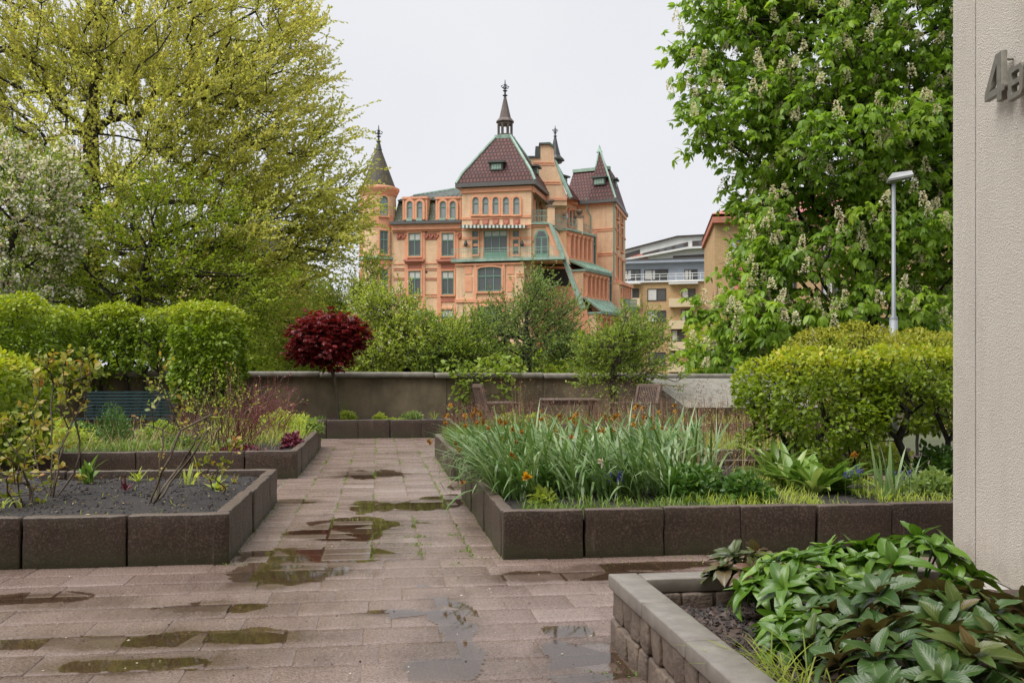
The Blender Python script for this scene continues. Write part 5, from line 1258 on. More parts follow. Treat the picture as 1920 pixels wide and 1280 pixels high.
tree('beech_tree', 'large spreading beech with yellow green young leaves filling the upper left', trk, lob, 1500, 'l_beech', 101, trunk_r=.30, n_tw=6, tw_len=.95, per=18, size=.094, up=.32, spread=.55, flat=.3, ang=.65, seg=.7, pathw=.30, tip=.011, shell=.3, twr=.006, clw=.6, tintz=.35, wob=.09, T=kite(.6, .15))
# second fresh green tree inside the beech
tb = P(230, HZ, 23.5); tb[2] = -3
tree('hornbeam_tree', 'fresh green lower tree between the beech and the clipped hedge', [tb, tb+UP*3, P(240, 640, 23.5), P(260, 540, 23.5), P(280, 470, 23.5)], [(220, 500, 200, 80, 23.5, 1.6), (330, 420, 130, 70, 23.8, 1.3), (60, 540, 140, 70, 23.5, 1.4), (400, 560, 110, 70, 23.5, 1.2), (130, 610, 200, 60, 23.3, 1.2), (420, 640, 60, 50, 23.2, .9)], 420, 'l_beech2', 103, trunk_r=.16, n_tw=5, tw_len=.7, per=12, size=.085, up=.1, spread=.6, flat=.6, seg=.5, T=kite(.62, .12), clw=.6)
# white blossom apple at the left edge
tb = P(25, HZ, 20.8); tb[2] = -2
tree('apple_tree', 'apple tree covered in white and pink blossom at the left edge', [tb, tb+UP*2.4, P(20, 600, 20.8), P(10, 500, 20.8), P(30, 420, 20.8)], [(50, 420, 85, 110, 20.8, 1.1), (-40, 400, 100, 120, 20.8, 1.2), (95, 360, 50, 75, 20.8, .8), (110, 460, 35, 60, 20.8, .7), (40, 540, 90, 50, 20.6, 1.), (20, 310, 60, 45, 20.8, .7)], 330, 'l_apple', 105, trunk_r=.11, n_tw=4, tw_len=.42, per=9, size=.075, up=.3, spread=.7, seg=.35, blossom=(.62, .062, 'petalpink', 13), T=kite(.6, .15))
# trees behind the parapet
def back_tree(name, label, px, D, z0, top, lobes, natt, leafm, seed, **kw):
    tb = P(px, HZ, D); tb[2] = z0; mid = P(px+4, 640, D); return tree(name, label, [tb, tb*.5+mid*.5, mid, P(px, (640+top)/2, D), P(px+5, top, D)], lobes, natt, leafm, seed, **kw)
g2 = 'trees behind the parapet wall'
back_tree('apple_tree', 'light green apple tree with sparse white blossom right of the red maple', 760, 23.0, -3.5, 600, [(705, 605, 38, 60, 23, 1.2), (748, 605, 34, 45, 23, 1), (790, 650, 60, 38, 22.8, 1.2), (700, 665, 80, 38, 22.6, 1.2), (830, 645, 45, 32, 23, 1.), (855, 672, 50, 22, 22.8, 1), (775, 610, 12, 15, 23.2, .5)], 380, 'l_lime', 111, barkm='bark', trunk_r=.1, n_tw=5, tw_len=.5, per=9, size=.07, up=.45, spread=.6, seg=.35, blossom=(.28, .034, 'petalpink', 5), group=g2, shell=.35)
back_tree('pear_tree', 'yellow green tree below the mansion turret behind the red maple', 670, 29.0, -4.5, 530, [(692, 545, 24, 36, 29, 1), (650, 590, 48, 45, 29, 1.5), (600, 615, 60, 45, 28.5, 1.5), (690, 620, 45, 45, 29, 1.5), (620, 665, 110, 35, 28.5, 1.6), (693, 505, 8, 12, 29, .4)], 330, 'l_lime', 113, trunk_r=.13, n_tw=5, tw_len=.6, per=10, size=.08, up=.35, spread=.6, seg=.45, group=g2)
back_tree('broadleaf_tree', 'bright mid green tree between the beech and the yellow green tree', 545, 34.0, -5, 580, [(545, 570, 60, 55, 34, 2), (500, 620, 80, 60, 34, 2), (580, 640, 70, 50, 34, 2), (470, 560, 45, 40, 34, 1.5)], 230, 'l_beech2', 115, trunk_r=.18, n_tw=5, tw_len=.9, per=12, size=.13, up=.2, spread=.6, seg=.6, group=g2)
back_tree('plum_tree', 'dense grey green fruit tree in front of the mansion middle', 985, 24.0, -3.5, 580, [(1008, 575, 42, 42, 24, 1.2), (945, 605, 48, 34, 24, 1.2), (1050, 600, 32, 38, 24, 1.1), (900, 650, 42, 34, 23.7, 1.1), (980, 650, 85, 40, 23.6, 1.3), (1005, 537, 18, 12, 24, .5), (1068, 655, 34, 32, 23.6, 1)], 310, 'l_grey', 117, trunk_r=.11, n_tw=5, tw_len=.45, per=8, size=.066, up=.45, spread=.65, seg=.35, group=g2, shell=.3)
back_tree('cherry_tree', 'low light green tree with upright shoots left of the grey green fruit tree', 845, 22.2, -3, 620, [(850, 648, 32, 32, 22.2, .8), (820, 676, 50, 24, 22.2, .9), (880, 676, 42, 20, 22.2, .8), (808, 615, 7, 18, 22.2, .3), (888, 620, 7, 18, 22.2, .3)], 180, 'l_apple', 119, trunk_r=.07, n_tw=4, tw_len=.42, per=9, size=.062, up=.6, spread=.6, seg=.3, group=g2, blossom=(.05, .03, 'petalpink', 4), shell=.3)
back_tree('alder_tree', 'thin leafy tree in front of the apartment block below the green balcony', 1185, 25.0, -4, 610, [(1180, 632, 32, 28, 25, .9), (1215, 642, 20, 25, 25, .8), (1140, 668, 34, 28, 25, .9), (1232, 612, 6, 14, 25, .3), (1170, 682, 70, 18, 25, .9), (1215, 600, 5, 10, 25, .3)], 150, 'l_apple', 121, trunk_r=.08, n_tw=4, tw_len=.42, per=8, size=.065, up=.4, spread=.7, seg=.35, group=g2, shell=.2)
# small apple tree standing inside the garden before the wall
tb = P(1152, HZ, 18.9); tb[2] = 0
tree('apple_tree', 'small gnarled apple tree leaning over the garden wall beside the armchairs', [tb, P(1150, 752, 18.9), P(1148, 725, 18.9), P(1152, 690, 18.9), P(1160, 650, 18.95)], [(1148, 655, 42, 38, 18.9, .6), (1190, 635, 24, 32, 18.9, .5), (1112, 662, 20, 26, 18.9, .4), (1222, 688, 24, 14, 18.8, .4), (1118, 708, 38, 9, 18.8, .4), (1190, 705, 40, 9, 18.8, .4), (1175, 592, 5, 12, 18.9, .2), (1240, 640, 6, 15, 18.9, .2), (1268, 712, 8, 4, 18.7, .2), (1150, 728, 24, 8, 18.7, .25)], 190, 'l_apple', 123, barkm='barkgreen', trunk_r=.075, n_tw=4, tw_len=.26, per=8, size=.055, up=.35, spread=.75, seg=.22, shell=.25, wob=.05)
# horse chestnut
tb = P(1620, HZ, 25); tb[2] = -5
trk = [tb, tb+UP*3, P(1620, 640, 25), P(1625, 450, 25), P(1622, 300, 25), P(1600, 140, 25), P(1600, 10, 25.2), P(1610, -120, 25.4)]
lob = [(1560, 120, 150, 120, 24, 2.6), (1400, 90, 90, 85, 24, 1.6), (1700, 80, 130, 120, 24, 2.6), (1410, 220, 100, 60, 23.6, 1.6), (1560, 280, 160, 110, 23.5, 2.6), (1720, 280, 110, 130, 23.8, 2.4), (1314, 208, 42, 15, 23.6, .7), (1435, 330, 82, 60, 23.4, 1.6), (1330, 316, 32, 12, 23.4, .6), (1458, 430, 50, 45, 23, 1.3), (1436, 480, 34, 40, 22.6, 1), (1420, 560, 46, 30, 22.4, 1), (1560, 430, 170, 100, 23.2, 2.4),
       (1720, 470, 100, 130, 23.5, 2.2), (1462, 525, 80, 45, 22.6, 1.4), (1410, 602, 68, 34, 22.3, 1.2), (1325, 580, 13, 22, 22.3, .4), (1350, 657, 42, 26, 22, .9), (1480, 620, 110, 50, 22.2, 1.3), (1620, 590, 130, 50, 22.6, 1.6), (1308, 18, 15, 22, 24, .6), (1306, 92, 20, 14, 24, .6), (1360, 30, 45, 35, 24, 1), (1600, -60, 250, 70, 24, 2.4), (1450, 20, 90, 60, 24, 1.5), (1840, 250, 90, 350, 24, 2.0), (1325, 625, 14, 28, 22, .5), (1335, 160, 42, 30, 23.6, .9), (1332, 265, 38, 28, 23.5, .9)]
r = np.random.default_rng(131)
root = thing('horse_chestnut_tree', 'large horse chestnut with palmate leaves and cream flower candles beside the house', 'tree', tb)
att = lobes_sample(lob, 1150, r, .45)
A, par, rad, ends = grow(trk, att, r, .6, .4, .012, wob=.08)
mb = MB(); skeleton_mesh(mb, A, par, rad, .42)
ctr = np.array([trk[-3][0], trk[-3][1], 4.0])
b, d, L = twigs(A[ends], ctr, r, 4, .5, .15, .6, .14)
twig_mesh(mb, b, d, L, .011); mb.build('trunk', M['bark'], root, smooth=True)
lv = Leaves(); Tl = leaf2(.40, .05, .28); N = len(b)
cl = np.repeat(r.random(len(ends)), 4)
per = 4; hub = np.repeat(b, per, 0)+np.repeat(d*L[:, None], per, 0)*(np.tile(np.arange(per), N)/per*.9+.25)[:, None]+r.normal(size=(N*per, 3))*.10
# petiole outward then a whorl of hanging leaflets
axis = unit(np.repeat(d, per, 0)*.8+r.normal(size=(N*per, 3))*.55+np.array((0, 0, -.12))); K = 6
hsz = .6+.65*r.random(len(axis)); up0 = unit(np.cross(np.cross(axis, UP), axis)+r.normal(size=axis.shape)*.35); sd = np.cross(axis, up0)
drp = .25+.75*r.random(len(axis))
for k, a in enumerate((-2.0, -1.15, -.4, .4, 1.15, 2.0)):
    f = axis*math.cos(a)+sd*math.sin(a); f = unit(f+np.array((0, 0, -1.))*drp[:, None]+r.normal(size=f.shape)*.14)
    s = (.215 if abs(a) < .5 else .19 if abs(a) < 1.5 else .125)*hsz*(.8+.35*r.random(len(f)))
    lv.put(*Tl, hub, f, up0+r.normal(size=f.shape)*.15, s, np.clip(np.repeat(cl, per)*.55+r.random(len(f))*.4, 0, 1))
lv.build('crown', M['l_chest'], root)
bl = Leaves(); cand = A[ends]; cand = cand+unit(unit(cand-ctr)*.6-FW*.55+UP*.25+r.normal(size=cand.shape)*.25)*.62; cand = cand[r.random(len(cand)) < .70]
for c in cand:
    n = 70; t = r.random(n); h = .32*(.7+.5*r.random()); a = r.random(n)*6.28; rad_ = .085*(1-t*.8); ax = unit(UP+r.normal(size=3)*.12)
    pos = c+ax*(t*h)[:, None]+np.stack([np.cos(a)*rad_, np.sin(a)*rad_, np.zeros(n)], 1)
    f = np.stack([np.cos(a), np.sin(a), .5*np.ones(n)], 1)+r.normal(size=(n, 3))*.4
    bl.put(*kite(1.0, .25, .5), pos, f, r.normal(size=(n, 3))+UP, .042*(.7+.6*r.random(n)), r.random(n))
bl.build('blossom', M['petal'], root)
# red maple standard
tb = P(635, HZ, 18.75); tb[2] = .27
r = np.random.default_rng(141)
root = thing('maple_tree', 'small dark red maple with round crown on a thin leaning stem', 'tree', tb)
trk = [tb, P(631, 738, 18.75), P(626, 705, 18.75), P(622, 690, 18.75), P(618, 655, 18.75)]
att = lobes_sample([(608, 640, 50, 34, 18.75, .5), (566, 650, 17, 22, 18.75, .25), (655, 634, 20, 18, 18.75, .25), (602, 606, 34, 9, 18.75, .3), (572, 608, 6, 8, 18.75, .12), (643, 614, 24, 9, 18.75, .2), (550, 622, 6, 5, 18.75, .1), (679, 624, 6, 6, 18.75, .1), (610, 668, 44, 13, 18.75, .4)], 250, r, .45)
A, par, rad, ends = grow(trk, att, r, .15, .4, .004, wob=.02)
mb = MB(); skeleton_mesh(mb, A, par, rad, .03, .032)
b, d, L = twigs(A[ends], A[4], r, 3, .12, .1, .6, .03); twig_mesh(mb, b, d, L, .003); mb.build('trunk', M['barkgreen'], root, smooth=True)
lv = Leaves(); per = 5; N = len(b); hub = np.repeat(b+d*(L*.6)[:, None], per, 0)+r.normal(size=(N*per, 3))*.055
ax = unit(np.repeat(d, per, 0)+r.normal(size=(N*per, 3))*.6+np.array((0, 0, -.25))); u0 = unit(np.cross(np.cross(ax, UP), ax)); sd = np.cross(ax, u0); cl = np.repeat(np.repeat(r.random(len(ends)), 3), per)
zz = np.clip((hub[:, 2]-1.35)/.95, 0, 1)
for a in (-1.25, -.62, 0, .62, 1.25):
    f = unit(ax*math.cos(a)+sd*math.sin(a)+np.array((0, 0, -.35))); s = (.085 if abs(a) < .7 else .062)*(.75+.5*r.random(len(f)))
    lv.put(*kite(.45, .08, .5), hub, f, u0+r.normal(size=f.shape)*.2, s, np.clip(cl*.5+r.random(len(f))*.3+.25*zz*r.random(len(f)), 0, 1))
lv.build('crown', M['l_maple'], root)
# far wood closing the gaps at the horizon
r = np.random.default_rng(151); lv = Leaves(); pos = []
for px0, px1, y0, y1, D in ((-200, 680, 560, 720, 48), (380, 700, 600, 720, 40), (640, 1180, 640, 730, 55), (1290, 1900, 600, 730, 46)):
    n = 5500; px = r.uniform(px0, px1, n); t = r.random(n)
    top = y0+18*np.sin(px*.021)+12*np.sin(px*.057+1)
    py = top+(y1-top)*t
    pos += [P(x, y, D+r.normal()*1.6) for x, y in zip(px, py)]
pos = np.array(pos); n = len(pos)
lv.put(*kite(.7, .15), pos, r.normal(size=(n, 3)), r.normal(size=(n, 3))+UP, .30+.25*r.random(n), np.clip(r.normal(.45, .25, n), 0, 1))
tag(lv.build('distant_foliage', M['l_beech2']), kind='stuff')
# ------------------------------------------------------------------ hedges
def hedge(name, label, boxes, nleaf, leafm, seed, size=.06, stems=(), group=None, barkm='bark', dens_in=.35, twn=260, rnd_top=True, round_=.35, leaf=None, cat='hedge', zcut=None, gap=.0, droop=.25):
    "boxes: (cx, cy, cz, hx, hy, hz) rounded volumes; leaves sit in the outer shell with ragged gaps"
    r = np.random.default_rng(seed); b0 = boxes[0]
    root = thing(name, label, cat, (b0[0], b0[1], min(s[2] for s in stems) if stems else 0), group)
    area = np.array([q[3]*q[4]+q[4]*q[5]+q[3]*q[5] for q in boxes]); lv = Leaves(); mb = MB(); ends = []
    for bx, a in zip(boxes, area/area.sum()):
        c, h = np.array(bx[:3]), np.array(bx[3:]); n = int(nleaf*a)
        v = r.normal(size=(n*2, 3)); v /= np.abs(v).max(1)[:, None]; ax = np.abs(v)
        v = v*(1-round_)+unit(v)*round_*1.12
        dep = np.where(r.random(n*2) < dens_in, r.random(n*2)**.7*.55, r.random(n*2)**1.5*.14); p = c+v*h*(1-dep)[:, None]
        nz = np.array([noise.noise(Vector(q*2.3)) for q in p]); nz2 = np.array([noise.noise(Vector(q*6.)+Vector((7, 3, 1))) for q in p])
        p = p+unit(v)*(nz*.12+nz2*.07)[:, None]
        low = (p[:, 2]-(c[2]-h[2]))/(2*h[2]); keep = (nz2+.5*nz > -.32+gap*(1.2-low)-.0)
        p, v, low = p[keep][:n], v[keep][:n], low[keep][:n]; n = len(p)
        f = unit(unit(v)+r.normal(size=(n, 3))*.7+np.array((0, 0, .1-droop))); u = unit(v*.6+UP*.8+r.normal(size=(n, 3))*.45)
        rn = np.clip(.05+.30*low*r.random(n)+.42*r.random(n)+.32*np.clip((low-.72)/.2, 0, 1), 0, 1)
        lv.put(*(leaf or leaf2(.6, .08, .12)), p, f, u, size*(.6+.7*r.random(n)), rn)
        ends.append(p[r.choice(n, min(n, int(twn*a)))])
    ends = np.concatenate(ends)
    if stems:
        S = np.array(stems); own = np.argmin(((ends[:, None, :2]-S[None, :, :2])**2).sum(-1)+r.random((len(ends), len(S)))*.1, axis=1)
        for i, s in enumerate(stems):
            e = ends[own == i]
            if len(e) < 3: continue
            lo = np.array(s[:3]); tr = [lo, lo+np.array((r.normal()*.03, r.normal()*.03, s[3]*.5)), lo+np.array((r.normal()*.05, r.normal()*.05, s[3])), lo+np.array((r.normal()*.08, r.normal()*.08, s[3]*1.7))]
            A, par, rad, _ = grow(tr, e, r, .2, .4, .0035, wob=.04); mb = MB(); skeleton_mesh(mb, A, par, rad, s[4], s[4]*1.05); mb.build('stem', M[barkm], root, smooth=True)
    lv.build('foliage', M[leafm], root)
    return root
# left: clipped hornbeam hedge with two projecting ends round the bench
a = P(225, HZ, 18.5); L0, L1 = P(60, HZ, 18.5), P(455, HZ, 18.5)
zt = lambda py, D: H-(py-HZ)*D/F
def bx(px0, px1, y0, y1, D, hd): 
    p0, p1 = P(px0, HZ, D), P(px1, HZ, D); c = (p0+p1)/2; return (c[0], c[1]+.0, (zt(y0, D)+zt(y1, D))/2, abs(p1[0]-p0[0])/2, hd, (zt(y0, D)-zt(y1, D))/2)
def st(px, D, h=.9, rr=.03, z=0): p = P(px, HZ, D); return (p[0], p[1], z, h, rr)
hedge('clipped_hedge', 'bright green clipped hornbeam hedge with dark stems behind the green bench', [bx(95, 345, 577, 728, 19.0, .36)], 11000, 'l_hedge', 201, .072, [st(x, 19.0, .7, .035) for x in (118, 160, 190, 237, 268, 300, 330)], 'clipped hornbeam hedges', dens_in=.6, twn=700, gap=.5, round_=.18)
hedge('clipped_hedge', 'darker hedge block with rounded top left of the bench', [bx(-60, 125, 566, 742, 17.6, .75)], 15000, 'l_hedge', 202, .07, [st(x, 17.6, .5, .03) for x in (-20, 35, 90)], 'clipped hornbeam hedges', dens_in=.25, twn=600, gap=.10)
hedge('clipped_hedge', 'leafy hedge block right of the bench reaching to the wall coping', [bx(332, 452, 572, 758, 17.8, .75)], 13000, 'l_hedge', 203, .08, [st(x, 17.8, .5, .03) for x in (365, 420)], 'clipped hornbeam hedges', dens_in=.25, twn=400, gap=.05)
hedge('bush', 'yellow green bush cut off by the left edge beside the rose canes', [bx(-80, 66, 676, 862, 10.6, .6)], 5200, 'l_hedgey', 204, .075, [st(x, 10.6, .3, .02, .2) for x in (-30, 20)], cat='bush', dens_in=.3, twn=160)
hedge('clipped_hedge', 'wide golden green hedge with dark branching stems beside the house corner', [bx(1410, 1640, 668, 868, 9.3, .62), bx(1600, 1890, 660, 805, 9.3, .55)], 20000, 'l_hedgey', 205, .049, [st(1530, 9.4, .3, .035, .22), st(1600, 9.2, .3, .03, .22), st(1692, 9.1, .36, .038, .22), st(1772, 9.1, .36, .032, .22), st(1470, 9.4, .25, .03, .22)], dens_in=.42, twn=1300, gap=.40)
hedge('box_hedge', 'rounded yellowish box hedge rising behind the golden green hedge', [bx(1470, 1700, 618, 760, 14.2, .8), bx(1640, 1840, 628, 760, 14.4, .7)], 17000, 'l_box', 206, .04, [st(1600, 14.2, .4, .03), st(1720, 14.4, .4, .03)], dens_in=.15, twn=60, round_=.75, leaf=kite(.7, .1))
# climber on the wall
r = np.random.default_rng(211); base = P(900, HZ, 19.75); base[2] = 0
tree('climbing_plant', 'leafy climber hanging over the garden wall behind the left armchair', [base, P(905, 745, 19.7), P(900, 715, 19.7), P(905, 695, 19.75)], [(905, 702, 50, 7, 19.7, .2), (872, 730, 12, 22, 19.7, .12), (950, 700, 20, 10, 19.8, .15), (860, 700, 16, 22, 19.7, .12), (940, 735, 10, 16, 19.7, .1), (870, 755, 10, 16, 19.7, .1), (920, 690, 26, 5, 19.9, .15)], 70, 'l_apple', 211, trunk_r=.02, n_tw=2, tw_len=.18, per=4, size=.085, up=.1, spread=.8, seg=.15, cat='climber', T=leaf2(.75, .08, .2), shell=.1, tip=.004, twr=.004, droop=.4)
# ------------------------------------------------------------------ rose canes in the near left bed
def canes(name, label, base, tops, leafm, seed, barkm='rosecane', r0=.014, nleaf=5, lsize=.05, cat='rose', twl=.14, wob=.018, spread=.8, group=None, leaffrac=1.0, lowleaf=0):
    r = np.random.default_rng(seed); root = thing(name, label, cat, base, group); mb = MB(); lv = Leaves()
    base = np.array(base); n = len(tops); tops = np.array(tops)
    K = max(2, min(7, n//3)); seeds = tops[r.choice(n, K, replace=False)]; own = np.argmin(((tops[:, None]-seeds[None])**2).sum(-1), axis=1); ep = []; AA = []
    for g in range(K):
        tg = tops[own == g]
        if not len(tg): continue
        b0 = base+np.array((r.normal()*.025, r.normal()*.025, -.03)); m = tg.mean(0); m = b0+(m-b0)*.72+r.normal(size=3)*.03; bow = r.normal(size=3)*.05
        tr = [b0+(m-b0)*t+bow*math.sin(math.pi*t)+r.normal(size=3)*.006*(t > 0) for t in np.linspace(0, 1, 7)]
        A, par, rad, ends = grow(tr, tg, r, .06, .2, .0030, expo=2.2, wob=wob*.6)
        skeleton_mesh(mb, A, par, rad, r0*(.45+.3*r.random()), r0*.75, 6); ep += list(A[ends]); AA.append(A)
    ep = np.array(ep); A = np.concatenate(AA)
    ep = ep[r.random(len(ep)) < leaffrac]
    if len(ep):
        b, d, L = twigs(ep, base, r, 3, twl, .5, spread, .01); twig_mesh(mb, b, d, L, .0028); twig_leaves(lv, *leaf2(.62, .1, .12), b, d, L, r, nleaf, lsize, .9, .5, 0, None, .55)
    if lowleaf:
        k = r.choice(np.arange(3, len(A)), lowleaf); b, d, L = twigs(A[k], base, r, 2, twl*.8, .2, 1., .01); twig_leaves(lv, *leaf2(.62, .1, .12), b, d, L, r, 4, lsize*.8, .9, .5, 0, None, .55)
    mb.build('canes', M[barkm], root, smooth=True)
    if lv.n: lv.build('leaves', M[leafm], root)
    return root
def tp(pts, D, r, dd=.12): return [P(x, y, D+r.normal()*dd) for x, y in pts]
r = np.random.default_rng(221)
D = 7.9; canes('rose_bush', 'tall rose bush with coppery young leaves at the left of the dark soil', G(92, 935, .24), tp([(62, 720), (75, 735), (95, 700), (118, 690), (135, 700), (150, 690), (165, 712), (130, 740), (110, 760), (160, 745), (60, 770), (140, 780), (100, 720), (155, 720), (85, 690), (122, 720), (170, 700)], D, r), 'l_rose', 222, nleaf=6, lsize=.058, lowleaf=16)
D = 7.45; canes('rose_bush', 'pruned rose bush with few leaves in the middle of the dark soil', G(292, 945, .24), tp([(290, 740), (300, 720), (318, 750), (345, 800), (390, 790), (392, 800), (270, 795), (330, 780), (365, 830), (400, 775), (300, 690), (285, 770)], D, r), 'l_rose', 223, nleaf=3, lsize=.04, leaffrac=.75, lowleaf=6, r0=.015)
D = 7.2; canes('rose_bush', 'low leafy rose bush at the lower left with yellow green leaves', G(45, 948, .24), tp([(10, 820), (30, 800), (0, 850), (55, 840), (25, 870), (70, 870), (5, 900), (40, 905), (60, 810), (-20, 830), (-30, 880), (20, 930), (85, 850)], D, r), 'l_rose', 224, nleaf=6, lsize=.055, lowleaf=14)
D = 7.9; canes('rose_bush', 'young rose with reddish shoots at the right of the dark soil', G(402, 922, .24), tp([(385, 870), (398, 850), (425, 870), (432, 850), (440, 840), (410, 880), (375, 880)], D, r), 'l_rose', 225, nleaf=4, lsize=.04, r0=.008, lowleaf=5, twl=.08)
# small seedlings in the dark soil
def rosette(name, label, base, n, L, Wd, leafm, seed, cat='plant', lean=.7, curl=.6, group=None, grid=None, az=None):
    r = np.random.default_rng(seed); root = thing(name, label, cat, base, group); lv = Leaves()
    V, Q, k, tip = blades(np.array(base)+r.normal(size=(n, 3))*np.array((.02, .02, .0))*(L/.2), r.random(n)*6.28, lean*r.random(n)*1.4, curl*(.4+r.random(n)), L*(.6+.6*r.random(n)), Wd*(.7+.6*r.random(n)), 6)
    lv.raw(V, Q, np.repeat(r.random(n), k)); lv.build('leaves', M[leafm], root, smooth=True); return root
rosette('tulip_plant', 'broad pale green leaf tuft near the back of the dark soil', G(165, 905, .25), 16, .26, .045, 'l_broad', 231, lean=.6, curl=.7)
rosette('herb_plant', 'small pale feathery seedling at the back kerb of the dark soil', G(258, 902, .25), 26, .13, .014, 'l_lime', 232, lean=.9)
rosette('red_seedling', 'tiny red leaved seedling standing alone in the dark soil', G(236, 918, .25), 20, .11, .010, 'purple', 233, lean=.9)
rosette('dandelion', 'light green dandelion rosette under the young rose', G(405, 918, .25), 16, .14, .03, 'l_lime', 234, lean=1.0, curl=.8)
rosette('thistle_plant', 'spindly pale green weed right of the pruned rose', G(355, 908, .25), 12, .24, .014, 'l_lime', 235, lean=.5, curl=.5)
rosette('rusty_weed', 'rust coloured weed by the right kerb of the dark soil', G(440, 905, .25), 26, .08, .008, 'l_rose', 236, lean=1.1)
rosette('grass_tuft', 'single bent grass tuft at the front kerb of the dark soil', G(5, 953, .25), 9, .2, .01, 'l_lime', 237, lean=1.0, curl=1.6)
# ------------------------------------------------------------------ middle left bed
def mound(name, label, c, rx, ry, h, n, leafm, seed, size=.03, cat='plant', group=None, upf=.5, leaf=None, stalk=0, stalkm='l_grass', up=.6):
    "leafy mound"
    r = np.random.default_rng(seed); root = thing(name, label, cat, c, group); v = r.normal(size=(n, 3)); v /= np.linalg.norm(v, axis=1)[:, None]; v[:, 2] = np.abs(v[:, 2]); q = (r.random(n)**.45)[:, None]
    nz = np.array([1+.35*noise.noise(Vector(x*2+c*3)) for x in v]); p = np.array(c)+v*q*np.array((rx, ry, h))*nz[:, None]
    lv = Leaves(); lv.put(*(leaf or leaf2(.6, .1, .15)), p, unit(v+r.normal(size=(n, 3))*.6+UP*.1), unit(UP*up+v*.5+r.normal(size=(n, 3))*.5), size*(.6+.8*r.random(n)), np.clip(.25*v[:, 2]*q[:, 0]+r.random(n)*.75, 0, 1))
    lv.build('leaves', M[leafm], root)
    if stalk:
        k = r.choice(n, stalk); mb = MB()
        for i in k: mb.tube([np.array(c)+np.array((v[i, 0]*rx*.3, v[i, 1]*ry*.3, -.02)), np.array(c)*.35+p[i]*.65+UP*h*.05, p[i]], [.004, .003, .002], 3, cap=False)
        mb.build('stalks', M[stalkm], root)
    return root
def grassfield(name, poly_xy, n, L, Wd, leafm, seed, z=.24, lean=.35, curl=.6, jitter=.0, az0=None, clump=0):
    r = np.random.default_rng(seed); x0, x1, y0, y1 = poly_xy; pts = np.stack([r.uniform(x0, x1, n), r.uniform(y0, y1, n), np.full(n, z)], 1)
    if clump:
        d = np.array([noise.noise(Vector((p[0]*clump, p[1]*clump, seed))) for p in pts]); pts = pts[d > -.05]; n = len(pts)
    V, Q, k, tip = blades(pts, r.random(n)*6.28 if az0 is None else az0+r.normal(size=n)*.8, lean*np.abs(r.normal(size=n)), curl*(.3+r.random(n)), L*(.45+.75*r.random(n)), Wd*(.6+.7*r.random(n)), 4)
    return mesh_np(name, V, Q, M[leafm], np.repeat(np.clip(r.normal(.5, .25, n), 0, 1), k)), tip
def stuff(o): return tag(o, kind='stuff')
XB = (-6.0, -1.05)
stuff(grassfield('weedy_grass', (-6, -1.1, 11.7, 16.1), 9000, .18, .007, 'l_grass', 241, lean=.7, curl=1.0, clump=1.1)[0])
stuff(grassfield('weedy_grass', (-2.4, -1.05, 13.4, 16.1), 900, .26, .011, 'l_lime', 242, lean=.4, curl=.6)[0])
stuff(grassfield('dry_grass', (-5.8, -1.2, 11.8, 16.1), 1500, .34, .005, 'straw', 243, lean=.6, curl=.7)[0])
mound('herb_clump', 'round light green herb clump in front of the green bench', G(215, 833, .25), .27, .25, .48, 2600, 'l_herb', 244, .035, stalk=60, leaf=kite(.3, .08), group=None)
mound('lush_herb', 'bright green leafy herb right of the red twigs', G(520, 815, .25), .34, .3, .36, 1700, 'l_lime', 245, .05, stalk=30)
mound('lush_herb', 'bright green herb below the red dry twigs near the parapet end', G(560, 814, .25), .3, .35, .30, 1500, 'l_lime', 246, .04, stalk=20)
mound('ground_cover', 'grey green ground cover along the front kerb before the bench', G(262, 842, .25), .5, .2, .10, 900, 'l_grey', 247, .035)
mound('ground_cover', 'light green leafy cover left of the herb clump', G(120, 838, .25), .45, .3, .26, 1800, 'l_lime', 248, .035)
mound('coral_bells', 'dark purple leaved plant on the kerb beside the path', G(547, 836, .27), .12, .32, .14, 520, 'purple', 249, .05, stalk=20)
mound('coral_bells', 'dark red low leaves under the red twigs at the front kerb', G(450, 848, .27), .3, .1, .07, 300, 'purple', 250, .035)
mound('herb_clump', 'small pale green shrub beside the far kerb corner', G(586, 813, .26), .16, .2, .24, 700, 'l_grey', 251, .04, stalk=20)
def twigshrub(name, label, c, n, h, rx, leafm, seed, barkm='redtwig', r0=.006, leaffrac=.5, nl=3, ls=.035, cat='shrub', fan=.8):
    r = np.random.default_rng(seed); root = thing(name, label, cat, c); mb = MB(); ends = []; dirs = []
    for i in range(n):
        a = r.random()*6.28; l = abs(r.normal())*fan; L = h*(.55+.55*r.random()); d = unit(np.array((math.cos(a)*l, math.sin(a)*l, 1)))
        p0 = np.array(c)+np.array((r.normal()*rx*.3, r.normal()*rx*.3, -.02)); pts = [p0]
        for k in range(5): d = unit(d+r.normal(size=3)*.16+UP*.04); pts.append(pts[-1]+d*L/5)
        mb.tube(pts, [r0, r0*.9, r0*.75, r0*.6, r0*.45, r0*.3], 4, cap=False); ends.append(pts[-1]); dirs.append(d)
        for k in (2, 3, 4):
            if r.random() < .8:
                d2 = unit(d+r.normal(size=3)*.6); q = [pts[k], pts[k]+d2*L*.13, pts[k]+unit(d2+r.normal(size=3)*.3)*L*.27]; mb.tube(q, [r0*.5, r0*.4, r0*.25], 3, cap=False); ends.append(q[-1]); dirs.append(d2)
    mb.build('twigs', M[barkm], root)
    if leaffrac:
        e, d = np.array(ends), np.array(dirs); s = r.random(len(e)) < leaffrac; lv = Leaves(); twig_leaves(lv, *leaf2(.5, .1, .1), e[s]-d[s]*.08, d[s], np.full(s.sum(), .14), r, nl, ls, .8, .4, 0, None, .5); lv.build('leaves', M[leafm], root)
    return root
